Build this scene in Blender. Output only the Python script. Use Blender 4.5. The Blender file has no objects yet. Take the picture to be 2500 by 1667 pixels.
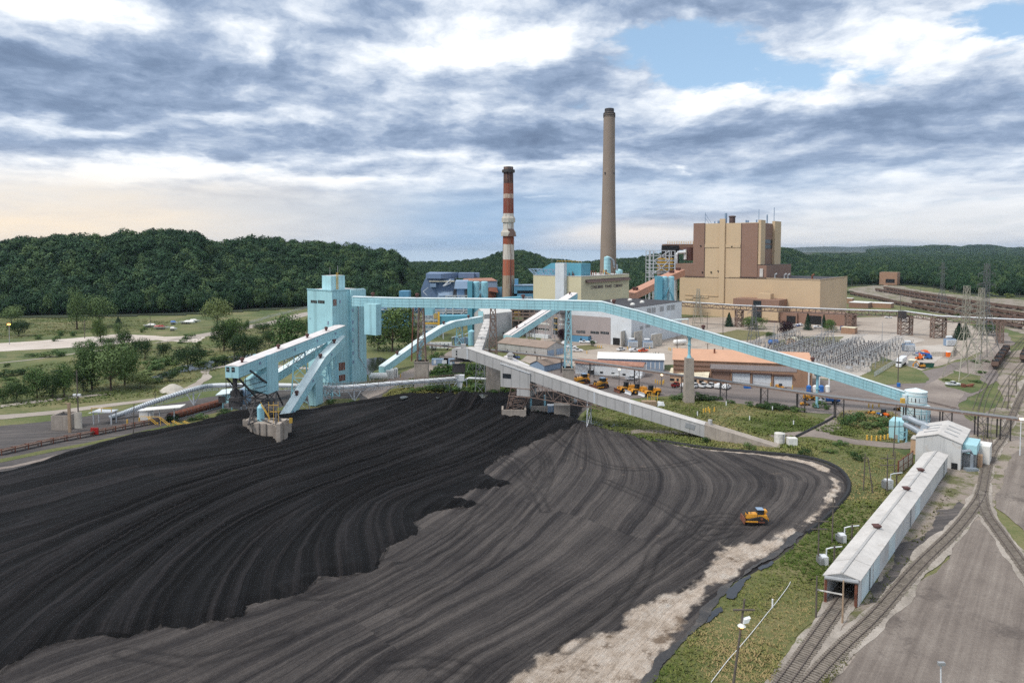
import bpy, math, random
import numpy as np
from mathutils import Vector as V, Matrix
R = math.radians
rng = random.Random(7)
S = bpy.context.scene
COL = S.collection
# ---- camera
F, HC, PY = 1700.0,60.0,703.3          # focal length in photo pixels, camera height in metres, principal row
PITCH = math.atan(F / 30000.0)
cp, sp = math.cos(PITCH), math.sin(PITCH)
cd = bpy.data.cameras.new('camera')
cam = bpy.data.objects.new('camera', cd); COL.objects.link(cam)
cam.location = (0,0, HC); cam.rotation_euler = (math.pi/2 - PITCH, 0,0)
cd.sensor_fit = 'HORIZONTAL'; cd.sensor_width = 36.0; cd.lens = F/2500*36
cd.shift_y = -130.2/2500; cd.clip_start = 1.0; cd.clip_end = 60000
S.camera = cam
S.view_settings.view_transform = 'Standard'; S.view_settings.look = 'None'
S.view_settings.gamma = 1.0; S.view_settings.exposure = 0.40; S.view_settings.use_curve_mapping = False
S.cycles.use_denoising = False; S.cycles.use_adaptive_sampling = False; S.cycles.sample_clamp_indirect = 3.0
S.cycles.volume_step_rate = 4.0; S.cycles.max_bounces = 5; S.cycles.diffuse_bounces = 3; S.cycles.glossy_bounces = 2
S.cycles.volume_bounces = 0; S.cycles.transparent_max_bounces = 4; S.cycles.caustics_reflective = False; S.cycles.caustics_refractive = False
def ray(x, y):
 a = (x-1250)/F; b = (PY-y)/F
 return V((a, cp+b*sp, -sp+b*cp))
def G(x, y, z=0.0):
 d = ray(x, y); t = (z-HC)/d.z
 return V((d.x*t, d.y*t, z))
def D(x, y, depth):
 d = ray(x, y); t = depth/d.y
 return V((d.x*t, depth, HC+d.z*t))
def hz(P, y):
 d = ray(1250, y)
 return HC + P[1]*d.z/d.y
def along(P, d, x):
 a = (x-1250)/F
 t = (a*(P[1]*cp-(P[2]-HC)*sp)-P[0])/(d[0]-a*d[1]*cp)
 return V((P[0]+d[0]*t, P[1]+d[1]*t, P[2]))
def proj(p):
 q = (p[0], p[1], p[2]-HC)
 cz = q[1]*cp-q[2]*sp; cy = q[1]*sp+q[2]*cp
 return 1250+F*q[0]/cz, PY-F*cy/cz
E1 = V((math.sin(R(39)), math.cos(R(39)),0)); E2 = V((-math.cos(R(39)), math.sin(R(39)),0)); UP = V((0,0,1))
z1 = lambda u, v: (500+u/3.408,640+v/3.408)
z2 = lambda u, v: (960+u/3.92,560+v/3.92)
z3 = lambda u, v: (1540+u/4.055,500+v/4.055)
z4 = lambda u, v: (900+u/3.92,700+v/3.92)
z5 = lambda u, v: (1350+u/3.92,800+v/3.92)
z6 = lambda u, v: (1850+u/3.618,700+v/3.618)
z7 = lambda u, v: (1900+u/2.187,950+v/2.187)
z8 = lambda u, v: (u/3.136,680+v/3.136)
zb = lambda u, v: (2050+u/5.227,580+v/5.227)      # rail yard
zc = lambda u, v: (1000+u/7.84,650+v/7.84)        # blue precipitator block
zd = lambda u, v: (1280+u/7.127,600+v/7.127)      # yellow boiler house
ze = lambda u, v: (1550+u/9.8,560+v/9.8)          # scrubber frame
zl = lambda u, v: (530+u/7.84,880+v/7.84)         # stacker head
zs = lambda u, v: (2150+u/5.81,930+v/5.81)        # silo and dump house
zt = lambda u, v: (2150+u/6.72,780+v/6.72)        # pylons
zk = lambda u, v: (1680+u/5.113,1380+v/5.113)     # shed mouth
zw = lambda u, v: (1930+u/7.35,840+v/7.35)        # yard machines
zy = lambda u, v: (1480+u/11.76,880+v/11.76)      # wheel dozers
zh = lambda u, v: (1050+u/7.84,780+v/7.84)        # grey conveyor head
# ---- node helper
class NT:
 def __init__(s, t): s.t = t; s.n = t.nodes; s.l = t.links
 def put(s, sock, v):
  if v is None: return
  if hasattr(v, 'is_output'): s.l.new(v, sock)
  elif hasattr(sock.default_value, '__len__') and not hasattr(v, '__len__'): sock.default_value = (v, v, v, 1)[:len(sock.default_value)]
  elif hasattr(v, '__len__') and len(v) == 3 and len(sock.default_value) == 4: sock.default_value = (*v, 1)
  else: sock.default_value = v
 def m(s, op, a, b=None, c=None, clamp=False):
  n = s.n.new('ShaderNodeMath'); n.operation = op; n.use_clamp = clamp
  for i, v in enumerate((a, b, c)): s.put(n.inputs[i], v)
  return n.outputs[0]
 def vm(s, op, a, b=None):
  n = s.n.new('ShaderNodeVectorMath'); n.operation = op
  s.put(n.inputs[0], a); s.put(n.inputs[1], b)
  return n.outputs[0]
 def mix(s, f, a, b, mode='MIX'):
  n = s.n.new('ShaderNodeMix'); n.data_type = 'RGBA'; n.blend_type = mode; n.clamp_factor = True
  s.put(n.inputs[0], f); s.put(n.inputs[6], a); s.put(n.inputs[7], b)
  return n.outputs[2]
 def noise(s, vec, scale, detail=4, rough=.55, dist=0.0):
  n = s.n.new('ShaderNodeTexNoise'); n.normalize = True
  s.put(n.inputs['Vector'], vec); n.inputs['Scale'].default_value = scale; n.inputs['Detail'].default_value = detail
  n.inputs['Roughness'].default_value = rough; n.inputs['Distortion'].default_value = dist
  return n.outputs[0]
 def ss(s, v, lo, hi):
  n = s.n.new('ShaderNodeMapRange'); n.interpolation_type = 'SMOOTHSTEP'
  s.put(n.inputs[0], v); n.inputs[1].default_value = lo; n.inputs[2].default_value = hi
  return n.outputs[0]
 def ramp(s, f, stops):
  n = s.n.new('ShaderNodeValToRGB'); e = n.color_ramp.elements
  while len(e) < len(stops): e.new(.5)
  for i, (p, c) in enumerate(stops): e[i].position = p; e[i].color = (*c, 1)
  s.put(n.inputs[0], f); return n.outputs[0]
 def sep(s, v):
  n = s.n.new('ShaderNodeSeparateXYZ'); s.put(n.inputs[0], v); return n.outputs
 def comb(s, x, y, z):
  n = s.n.new('ShaderNodeCombineXYZ')
  for i, v in enumerate((x, y, z)): s.put(n.inputs[i], v)
  return n.outputs[0]
# ---- sun and sky
SUN_EL, SUN_AZ = R(52), R(-118)          # azimuth clockwise from +Y: behind the camera, to the left
sl = bpy.data.lights.new('sun', 'SUN'); sl.energy = 2.0; sl.angle = R(14); sl.color = (1.0,.95,.88)
sun = bpy.data.objects.new('sun', sl); COL.objects.link(sun)
sdir = V((math.sin(SUN_AZ)*math.cos(SUN_EL), math.cos(SUN_AZ)*math.cos(SUN_EL), math.sin(SUN_EL)))
sun.rotation_euler = sdir.to_track_quat('Z', 'Y').to_euler(); sun.location = (0,0,400)
W = bpy.data.worlds.new('World'); S.world = W; W.use_nodes = True
def build_sky():
 k = NT(W.node_tree); k.n.clear()
 tc = k.n.new('ShaderNodeTexCoord')
 d = k.vm('NORMALIZE', tc.outputs['Generated'])
 X, Y, Z = k.sep(d)
 az = k.m('ARCTAN2', X, Y); el = k.m('ARCSINE', Z)
 q = k.comb(k.m('MULTIPLY', az, 3.0), k.m('MULTIPLY', k.m('LOGARITHM', k.m('ADD', k.m('MAXIMUM', el, 0.0),.14),2.718),2.64),0.0)
 warp = k.n.new('ShaderNodeTexNoise'); k.put(warp.inputs['Vector'], q); warp.inputs['Scale'].default_value = 1.3; warp.inputs['Detail'].default_value = 6; warp.inputs['Roughness'].default_value = .6
 wv = k.vm('MULTIPLY', k.vm('SUBTRACT', warp.outputs['Color'], (.5,.5,.5)),(.9,.9,0))
 q2 = k.vm('ADD', q, k.vm('MULTIPLY', wv, (.35,.35,0)))
 wx, wy, wz = k.sep(wv)
 azw = k.m('ADD', az, k.m('MULTIPLY', wx, .30)); elw = k.m('ADD', el, k.m('MULTIPLY', wy, .13))
 n1 = k.noise(q2,1.7,10,.60)
 n1b = k.noise(k.vm('ADD', q2,(-.05,.09,0)),1.7,10,.60)
 n2 = k.noise(k.vm('ADD', q2,(3.1,7.7,2.0)),1.25,8,.60)
 n3 = k.noise(k.vm('ADD', q2,(9.1,1.7,5.0)),4.2,8,.60)
 relief = k.m('MULTIPLY', k.m('SUBTRACT', n1, n1b),1.35)
 def azel(x, y):
  r = ray(x, y).normalized(); return math.atan2(r.x, r.y), math.asin(r.z)
 def blob(x, y, rx, ry, amp):
  a0, e0 = azel(x, y)
  u = k.m('DIVIDE', k.m('SUBTRACT', azw, a0), rx/F); v = k.m('DIVIDE', k.m('SUBTRACT', elw, e0), ry/F)
  g = k.m('POWER', 2.718, k.m('MULTIPLY', k.m('ADD', k.m('MULTIPLY', u, u), k.m('MULTIPLY', v, v)),-1.0))
  return k.m('MULTIPLY', g, amp)
 def total(bs, base):
  acc = base
  for b in bs: acc = k.m('ADD', acc, blob(*b))
  return acc
 cover = total(COVER, k.m('ADD', k.m('MULTIPLY', k.m('ADD', k.m('MULTIPLY', n1,.8), k.m('MULTIPLY', n3,.2)),.85), k.m('ADD', k.m('MULTIPLY', k.m('SUBTRACT', n3,.5),.35),.13)))
 shade = total(SHADE, k.m('ADD', k.m('MULTIPLY', k.m('SUBTRACT', n2,.5),.85), k.m('ADD', k.m('MULTIPLY', k.m('SUBTRACT', n3,.5),.50),.565)))
 shade = k.m('ADD', shade, relief)
 shade = k.m('ADD', shade, k.m('MULTIPLY', k.ss(el, R(24), R(50)),.34))
 cloud = k.ramp(shade, [(0.0,(.125,.175,.27)),(.24,(.175,.24,.355)),(.40,(.26,.335,.465)),(.55,(.42,.49,.60)),(.70,(.63,.68,.75)),(.86,(.84,.86,.88)),(1,(.95,.95,.94))])
 sky = k.n.new('ShaderNodeTexSky'); sky.sky_type = 'NISHITA'; sky.sun_disc = False
 sky.sun_elevation = SUN_EL; sky.sun_rotation = SUN_AZ; sky.air_density = 1.0; sky.dust_density = .6; sky.ozone_density = 1.5
 cm = k.ss(cover, .42,.58)
 col = k.mix(cm, k.mix(.35, sky.outputs[0], (4.6,6.9,9.2)), k.mix(1.0, cloud, (10,10,10), 'MULTIPLY'))
 # low air: rain veil in the middle, warm light on both sides
 low = k.m('POWER', 2.718, k.m('MULTIPLY', k.m('MAXIMUM', el, 0.0),-1/R(3.4)))
 for x, y, rx, ry, amp, c in VEIL:
  a0, e0 = azel(x, y)
  u = k.m('DIVIDE', k.m('SUBTRACT', k.m('ADD', az, k.m('MULTIPLY', wx, .12)), a0), rx/F); v = k.m('DIVIDE', k.m('SUBTRACT', k.m('ADD', el, k.m('MULTIPLY', wy, .03)), e0), ry/F)
  g = k.m('POWER', 2.718, k.m('MULTIPLY', k.m('ADD', k.m('POWER', k.m('ABSOLUTE', u),3.0), k.m('POWER', k.m('ABSOLUTE', v),3.0)),-1.0))
  g = k.m('MULTIPLY', g, k.m('ADD', k.m('MULTIPLY', n3,.9), amp-.45), None, True)
  col = k.mix(g, col, tuple(10*i for i in c))
 bg = k.n.new('ShaderNodeBackground'); k.put(bg.inputs[0], col); bg.inputs[1].default_value = .1
 out = k.n.new('ShaderNodeOutputWorld'); k.l.new(bg.outputs[0], out.inputs[0])
# blobs: photo column and row, radii, amount
COVER = [(1640,130,160,60,-.25),(1840,180,170,40,-.20),(1500,85,90,40,-.18),(2420,55,90,40,-.26),(1000,175,60,25,-.1),(2230,90,200,60,.16),(2060,90,120,50,.08),
   (300,180,420,200,.22),(1100,330,700,120,.2),(2100,340,600,100,.22),(1600,15,420,55,.30),(900,60,300,120,.2),(1300,480,1500,90,.15)]
SHADE = [(230,150,240,50,-.20),(430,95,150,40,-.16),(330,245,200,35,-.20),(650,70,90,35,-.16),(60,250,160,50,-.20),(700,170,150,40,-.14),
   (880,240,260,40,-.18),(1090,200,130,35,-.10),(1330,190,230,45,-.14),(1450,340,300,45,-.22),(1900,290,350,50,-.22),(2250,315,330,70,-.20),
   (1150,335,320,28,-.20),(700,330,320,32,-.15),(250,370,350,25,-.17),(1620,15,420,45,-.22),(880,15,200,35,-.12),(2420,190,130,35,-.12),
   (1600,420,500,30,-.12),(2200,420,350,25,-.14),(900,400,300,20,-.10),
   (180,40,170,40,.34),(620,120,70,50,.28),(90,110,90,20,.26),(1150,90,160,70,.34),(1330,95,110,55,.30),(980,130,130,40,.2),(530,290,150,24,.28),(760,300,120,25,.18),
   (250,320,230,18,.24),(640,230,90,22,.22),(2250,105,220,60,.34),(2060,200,240,35,.22),(1720,240,200,22,.18),(1250,400,200,22,.28),(1500,400,200,20,.16),
   (300,430,500,36,.26),(700,420,260,22,.20),(1670,412,18,9,.3),(2330,490,300,50,.26),(1312,496,16,7,.3),(1900,480,260,35,.18),(1250,260,200,20,.12)]
VEIL = [(1130,555,330,90,.85,(.25,.385,.56)),(1750,470,560,55,.40,(.34,.45,.60)),(250,520,560,85,.88,(.70,.645,.575)),(700,540,260,60,.60,(.49,.535,.59)),(-100,565,480,50,.85,(.82,.69,.53)),
  (1600,582,250,32,1.1,(.70,.665,.635)),(2150,572,420,48,.88,(.65,.645,.635)),(2300,500,300,50,.5,(.56,.585,.62))]
build_sky()
# ---- materials
M = {}
def new_mat(name):
 m = bpy.data.materials.new(name); m.use_nodes = True; M[name] = m
 k = NT(m.node_tree); k.n.clear()
 b = k.n.new('ShaderNodeBsdfPrincipled'); o = k.n.new('ShaderNodeOutputMaterial'); k.l.new(b.outputs[0], o.inputs[0])
 return m, k, b
def bump(k, b, h, strength=.4, dist=.1):
 n = k.n.new('ShaderNodeBump'); n.inputs['Strength'].default_value = strength; n.inputs['Distance'].default_value = dist
 k.put(n.inputs['Height'], h); k.l.new(n.outputs[0], b.inputs['Normal'])
def mat(name, c, rough=.7, metal=0.0, var=.14, scale=.35, streak=.0, stain=None, stain_amt=.5, ribs=0.0, bmp=0.0, fine=0.0):
 """painted or mineral surface: broad uneven tone, downward streaks, stains of another colour, shallow vertical ribs"""
 m, k, b = new_mat(name)
 tc = k.n.new('ShaderNodeTexCoord'); P = tc.outputs['Object']
 n = k.noise(P, scale, 5,.6)
 lo = tuple(i*(1-var) for i in c); hi = tuple(min(1, i*(1+var)) for i in c)
 col = k.mix(k.ss(n, .3,.7), lo, hi)
 if fine:
  nf = k.noise(P, 7.0,4,.7); col = k.mix(fine, col, k.mix(1.0, col, k.ramp(nf, [(.3,(.55,.55,.55)),(.7,(1.3,1.3,1.3))]), 'MULTIPLY'))
 if streak:
  ns = k.noise(k.vm('MULTIPLY', P, (1,1,.06)),1.4,4,.65)
  col = k.mix(k.m('MULTIPLY', k.ss(ns, .50,.72), streak), col, tuple(i*.55 for i in c))
 if stain:
  nn = k.noise(k.vm('ADD', P, (31,17,5)), scale*2.3,6,.68)
  col = k.mix(k.m('MULTIPLY', k.ss(nn, .56,.68), stain_amt), col, stain)
 if ribs:
  x, y, z = k.sep(P)
  w = k.m('SINE', k.m('MULTIPLY', k.m('ADD', x, y),6.283/ribs))
  col = k.mix(k.ss(w, .80,1.0), col, k.mix(1.0, col, (.80,.80,.80), 'MULTIPLY'))
 k.put(b.inputs['Base Color'], col); b.inputs['Roughness'].default_value = rough; b.inputs['Metallic'].default_value = metal
 if bmp: bump(k, b, k.noise(P, 3.0,5,.65), bmp, .15)
 return m
def lamp_mat(name, c, e):
 m, k, b = new_mat(name); b.inputs['Base Color'].default_value = (*c, 1)
 b.inputs['Emission Color'].default_value = (*c, 1); b.inputs['Emission Strength'].default_value = e
 return m
cyan = mat('cyan_siding', (.375,.635,.69),.55,0,.08,.12,.30,(.30,.40,.42),.35,2.4)
mat('cyan_roof', (.62,.72,.74),.6,0,.1,.2,0,(.42,.38,.34),.35)
mat('pale_roof', (.66,.62,.61),.7,0,.1,.2,0,(.45,.40,.37),.4)
mat('cyan_trim', (.31,.545,.61),.6)
mat('teal', (.11,.34,.44),.55,0,.08,.15,.2)
mat('teal_light', (.27,.53,.62),.5,0,.08,.2,.15)
mat('slate_blue', (.145,.21,.33),.6,0,.08,.1,.15)
mat('slate_light', (.24,.33,.45),.6,0,.08,.1,.2)
mat('mid_blue', (.10,.27,.43),.55,0,.1,.2,.1)
mat('shed_wall', (.57,.57,.56),.7,0,.08,.15,.45,(.42,.32,.24),.35)
mat('grey_cladding', (.42,.41,.40),.75,0,.08,.2,.16, None, .5,1.6,0,.25)
mat('grey_roof', (.55,.525,.50),.8,0,.10,.3,.25,(.38,.33,.28),.4,0,0,.2)
mat('concrete', (.36,.31,.265),.9,0,.14,.3,.5,(.20,.17,.14),.5,0,.3,.3)
mat('concrete_light', (.50,.46,.40),.9,0,.12,.3,.25, None, .5,0,.2,.3)
mat('yellow_wall', (.62,.555,.37),.75,0,.05,.05,.10)
mat('tan_wall', (.555,.415,.265),.75,0,.04,.03,.05)
mat('brown_wall', (.25,.148,.108),.75,0,.05,.04,.08)
mat('brown_dark', (.10,.06,.05),.7)
mat('white_wall', (.64,.67,.70),.65,0,.06,.1,.3,(.45,.36,.28),.25)
mat('offwhite', (.72,.70,.66),.6,0,.06,.3,.2)
mat('taupe_wall', (.36,.31,.30),.7,0,.05,.1,.2)
mat('dark_roof', (.045,.043,.05),.9,0,.15,.2,0,(.10,.09,.09),.4)
mat('tan_roof', (.27,.205,.165),.85,0,.12,.3,0,(.36,.29,.24),.4)
mat('orange_roof', (.55,.315,.205),.8,0,.06,.15,0,(.47,.26,.17),.4)
mat('garage_wall', (.33,.195,.125),.8,0,.1,.3,.2)
mat('rusty_roof', (.33,.16,.11),.85,0,.2,.5,0,(.50,.42,.36),.6)
mat('metal_white', (.66,.68,.70),.5,0,.05,.3,.2)
mat('steel', (.36,.37,.38),.55,.4,.1,1.0)
mat('steel_pale', (.55,.57,.60),.55,.2,.1,1.0,0,(.30,.14,.08),.5)
mat('steel_mid', (.17,.175,.185),.6,.2,.1,1.0,0,(.30,.28,.26),.5)
mat('steel_dark', (.055,.05,.05),.7,.2,.2,1.0)
mat('rust', (.17,.06,.035),.9,0,.3,1.2,0,(.30,.20,.15),.5)
mat('rust_vent', (.10,.045,.04),.85,0,.2,1.5)
mat('rust_steel', (.22,.15,.12),.85,0,.2,.8,0,(.42,.44,.45),.55)
mat('duct', (.30,.34,.38),.5,.3,.08,.5)
mat('glass_dark', (.025,.03,.035),.15,0,.1,2)
mat('black_gap', (.012,.012,.013),.9)
mat('rubber', (.018,.018,.018),.9)
mat('cat_yellow', (.66,.30,.03),.5,0,.1,1.5,0,(.20,.11,.05),.45)
mat('safety_yellow', (.70,.42,.06),.6,0,.1,1)
mat('truck_white', (.78,.79,.80),.3,0,.03,.5)
mat('truck_red', (.30,.015,.015),.3); mat('truck_blue', (.02,.07,.30),.3); mat('truck_orange', (.75,.10,.02),.35); mat('truck_grey', (.3,.31,.33),.3)
mat('tank_white', (.78,.77,.74),.45,0,.08,.5,.3)
mat('tank_worn', (.58,.56,.52),.7,0,.2,1.2,.5,(.28,.26,.24),.6)
mat('blue_plastic', (.02,.13,.42),.5); mat('green_bin', (.02,.10,.07),.6); mat('orange_plastic', (.85,.17,.02),.5)
mat('wood_pole', (.115,.095,.08),.9,0,.2,2.0)
mat('timber', (.34,.24,.16),.9,0,.2,1.2)
mat('bark', (.085,.06,.042),.95,0,.2,1.5)
mat('lettering', (.10,.06,.07),.7)
mat('coal_load', (.016,.016,.019),.95,0,.3,1.0,0, None, 0,0,.5)
mat('railcar', (.155,.10,.078),.85,0,.16,.3,.4,(.08,.05,.045),.5)
mat('rail', (.14,.11,.095),.6,.3,.2,1); mat('tie', (.19,.165,.14),.95,0,.3,1.5)
mat('stack_concrete', (.27,.212,.172),.9,0,.06,.06,.22, None, .5,0,.1)
mat('salmon', (.48,.25,.17),.7,0,.06,.1,.1)
mat('cream_roof', (.70,.64,.48),.7,0,.08,.4)
mat('peach', (.55,.36,.23),.8)
mat('silt_black', (.018,.018,.02),.8,0,.2,1)
mat('insulator', (.09,.07,.07),.4)
lamp_mat('lamp_orange', (1.0,.35,.06),6.0); lamp_mat('lamp_warm', (1.0,.72,.4),3.5)
# ---- mesh builder
class MB:
 def __init__(s): s.v = []; s.f = []; s.m = []
 def add(s, vs, fs, m=0):
  n = len(s.v); s.v += [tuple(p) for p in vs]; s.f += [tuple(n+i for i in f) for f in fs]; s.m += [m]*len(fs); return s
 def hexa(s, b, t, m=0, mt=None):
  n = len(b); s.add(list(b)+list(t), [tuple(range(n))[::-1]]+[(i, (i+1) % n, n+(i+1) % n, n+i) for i in range(n)], m)
  k = len(s.v)-n; s.f.append(tuple(range(k, k+n))); s.m.append(m if mt is None else mt); return s
 def prism(s, pts, a, b, m=0, mt=None):
  pts = [(p[0], p[1]) for p in pts]
  ar = sum(pts[i][0]*pts[(i+1) % len(pts)][1]-pts[(i+1) % len(pts)][0]*pts[i][1] for i in range(len(pts)))
  if ar < 0: pts = pts[::-1]
  return s.hexa([(*p, a) for p in pts], [(*p, b) for p in pts], m, mt)
 def rect(s, C, d1, l1, d2, l2, a, b, m=0, mt=None):
  C = V((C[0], C[1], 0)); d1 = V(d1); d2 = V(d2)
  return s.prism([C, C+d1*l1, C+d1*l1+d2*l2, C+d2*l2], a, b, m, mt)
 def box(s, c, sz, rz=0, m=0):
  x, y, z = sz[0]/2, sz[1]/2, sz[2]/2; cr, sr = math.cos(rz), math.sin(rz)
  P = [(c[0]+a*x*cr-b*y*sr, c[1]+a*x*sr+b*y*cr) for a, b in ((-1,-1),(1,-1),(1,1),(-1,1))]
  return s.hexa([(*p, c[2]-z) for p in P], [(*p, c[2]+z) for p in P], m)
 def bar(s, p, q, w, h=None, m=0):
  p, q = V(p), V(q); d = q-p
  if d.length < 1e-6: return s
  d.normalize(); h = h or w
  r = d.cross(UP) if abs(d.z) < .99 else V((1,0,0)); r.normalize(); u = r.cross(d)
  o = [r*(a*w/2)+u*(b*h/2) for a, b in ((-1,-1),(1,-1),(1,1),(-1,1))]
  return s.add([p+i for i in o]+[q+i for i in o], [(0,1,2,3),(7,6,5,4),(0,4,5,1),(1,5,6,2),(2,6,7,3),(3,7,4,0)], m)
 def tube(s, p, q, r, n=8, r2=None, m=0):
  p, q = V(p), V(q); d = (q-p).normalized(); r2 = r if r2 is None else r2
  a = d.cross(UP) if abs(d.z) < .99 else V((1,0,0)); a.normalize(); b = d.cross(a)
  c = [a*math.cos(6.2832*i/n)+b*math.sin(6.2832*i/n) for i in range(n)]
  return s.add([p+i*r for i in c]+[q+i*r2 for i in c], [(i, (i+1) % n, n+(i+1) % n, n+i) for i in range(n)]+[tuple(range(n))[::-1], tuple(range(n, 2*n))], m)
 def path(s, pts, r, n=8, m=0):
  pts = [V(p) for p in pts]; k = len(pts); vs = []
  for i, p in enumerate(pts):
   d = (pts[min(i+1, k-1)]-pts[max(i-1,0)]).normalized()
   a = d.cross(UP) if abs(d.z) < .99 else V((1,0,0)); a.normalize(); b = d.cross(a)
   vs += [p+(a*math.cos(6.2832*j/n)+b*math.sin(6.2832*j/n))*r for j in range(n)]
  fs = [(i*n+j, i*n+(j+1) % n, (i+1)*n+(j+1) % n, (i+1)*n+j) for i in range(k-1) for j in range(n)]
  return s.add(vs, fs+[tuple(range(n))[::-1], tuple(range((k-1)*n, k*n))], m)
 def lathe(s, c, prof, n=24, m=0):
  vs = [(c[0]+r*math.cos(6.2832*j/n), c[1]+r*math.sin(6.2832*j/n), c[2]+z) for r, z in prof for j in range(n)]
  k = len(prof); fs = [(i*n+j, i*n+(j+1) % n, (i+1)*n+(j+1) % n, (i+1)*n+j) for i in range(k-1) for j in range(n)]
  return s.add(vs, fs+[tuple(range(n))[::-1], tuple(range((k-1)*n, k*n))], m)
 def wall(s, P, d, x0, x1, za, zb, out, m=0, th=.12):
  """slab on a vertical wall: P wall point, d wall direction, from x0 to x1 along it, proud by th"""
  P = V((P[0], P[1], 0)); d = V(d); o = V(out)
  return s.prism([P+d*x0, P+d*x1, P+d*x1+o*th, P+d*x0+o*th], za, zb, m)
 def truss(s, a0, a1, b0, b1, n, w=.18, m=0):
  a0, a1, b0, b1 = V(a0), V(a1), V(b0), V(b1); s.bar(a0, a1, w, m=m); s.bar(b0, b1, w, m=m)
  for i in range(n+1):
   t = i/n; s.bar(a0.lerp(a1, t), b0.lerp(b1, t), w*.8, m=m)
   if i < n:
    p, q = (a0.lerp(a1, t), b0.lerp(b1, t+1/n)) if i % 2 == 0 else (b0.lerp(b1, t), a0.lerp(a1, t+1/n))
    s.bar(p, q, w*.75, m=m)
  return s
 def tower(s, base, top, n, w=.18, m=0, x=True):
  """four-legged lattice: base and top are lists of four points"""
  base = [V(p) for p in base]; top = [V(p) for p in top]
  for i in range(4): s.bar(base[i], top[i], w*1.3, m=m)
  for j in range(n):
   t0, t1 = j/n, (j+1)/n
   for i in range(4):
    a, b = i, (i+1) % 4
    s.bar(base[a].lerp(top[a], t0), base[b].lerp(top[b], t1), w*.7, m=m)
    if x: s.bar(base[b].lerp(top[b], t0), base[a].lerp(top[a], t1), w*.7, m=m)
    s.bar(base[a].lerp(top[a], t1), base[b].lerp(top[b], t1), w*.8, m=m)
  return s
 def build(s, name, mats, parent=None, smooth=False):
  off = V(parent.get('_o', (0,0,0))) if parent is not None else V((0,0,0))
  me = bpy.data.meshes.new(name)
  if parent is not None: vs = [(p[0]-off[0], p[1]-off[1], p[2]-off[2]) for p in s.v]
  else: vs = s.v
  me.from_pydata(vs, [], s.f)
  ms = mats if isinstance(mats, (list, tuple)) else [mats]
  for x in ms: me.materials.append(M[x] if isinstance(x, str) else x)
  if len(ms) > 1: me.polygons.foreach_set('material_index', s.m)
  if smooth: me.polygons.foreach_set('use_smooth', [True]*len(me.polygons))
  o = bpy.data.objects.new(name, me); COL.objects.link(o)
  if parent is not None: o.parent = parent; o['_o'] = tuple(off)
  return o
def tag(o, label=None, cat=None, group=None, kind=None):
 if label: o['label'] = label
 if cat: o['category'] = cat
 if group: o['group'] = group
 if kind: o['kind'] = kind
 return o
def thing(name, label, cat, loc=(0,0,0), group=None):
 o = bpy.data.objects.new(name, None); COL.objects.link(o); o.empty_display_size = .5
 o.location = (loc[0], loc[1], loc[2] if len(loc) > 2 else 0); o['_o'] = tuple(o.location)
 return tag(o, label, cat, group)
def struct(o): o['kind'] = 'structure'; return o
CH = {}
def kids(o): return [c for c in COL.objects if c.parent == o]
def copy_tree(o, parent=None, ch=None):
 c = o.copy(); COL.objects.link(c); c.parent = parent
 for x in (CH.setdefault(o.name, kids(o))): copy_tree(x, c)
 return c
def place(proto, first, P, rz, label, group=None, scale=1.0):
 """the prototype itself the first time, copies of it and its parts afterwards"""
 o = proto if first else copy_tree(proto)
 o.location = (P[0], P[1], P[2] if len(P) > 2 else 0); o.rotation_euler = (0,0, rz); o.scale = (scale,)*3
 tag(o, label, None, group); return o
def heading(d): return math.atan2(d[1], d[0])
# irregular outline for ground sheets
def fractal(pts, rough=.12, minlen=1.2, seed=1):
 r = random.Random(seed); pts = [V((p[0], p[1], 0)) for p in pts]
 for _ in range(7):
  out = []; n = len(pts); done = True
  for i in range(n):
   a, b = pts[i], pts[(i+1) % n]; out.append(a); L = (b-a).length
   if L > minlen:
    done = False; q = V((-(b-a).y, (b-a).x, 0)).normalized(); out.append((a+b)/2+q*r.uniform(-1,1)*L*rough)
  pts = out
  if done or len(pts) > 1500: break
 return pts
def sheet(name, pts, z, material, rough=.1, minlen=1.5, seed=1):
 import mathutils.geometry as mg
 pts = fractal(pts, rough, minlen, seed) if rough else [V((p[0], p[1], 0)) for p in pts]
 poly = [V((p.x, p.y, z)) for p in pts]
 tris = mg.tessellate_polygon([poly])
 me = bpy.data.meshes.new(name)
 me.from_pydata([tuple(p) for p in poly], [], [tuple(t) if (poly[t[1]]-poly[t[0]]).cross(poly[t[2]]-poly[t[0]]).z > 0 else tuple(t)[::-1] for t in tris])
 me.materials.append(M[material]); o = bpy.data.objects.new(name, me); COL.objects.link(o); o['kind'] = 'structure'
 return o
def px(*pts): return [G(x, y) for x, y in pts]
def ribbon(name, pts, width, z, material, seed=3, rough=.05):
 """road along a line of ground points"""
 P = [V((p[0], p[1], 0)) for p in pts]; L, Rr = [], []
 for i, p in enumerate(P):
  d = (P[min(i+1, len(P)-1)]-P[max(i-1,0)]).normalized(); n = V((-d.y, d.x, 0)); w = width[i] if hasattr(width, '__len__') else width
  L.append(p+n*w/2); Rr.append(p-n*w/2)
 return sheet(name, L+Rr[::-1], z, material, rough, 2.0, seed)
def smooth_line(pts, n=8):
 """Catmull-Rom through points"""
 P = [V(p) for p in pts]; out = []
 for i in range(len(P)-1):
  a, b, c, d = P[max(i-1,0)], P[i], P[i+1], P[min(i+2, len(P)-1)]
  for j in range(n):
   t = j/n; out.append(.5*((2*b)+(c-a)*t+(2*a-5*b+4*c-d)*t*t+(3*b-a-3*c+d)*t**3))
 return out+[P[-1]]
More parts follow.
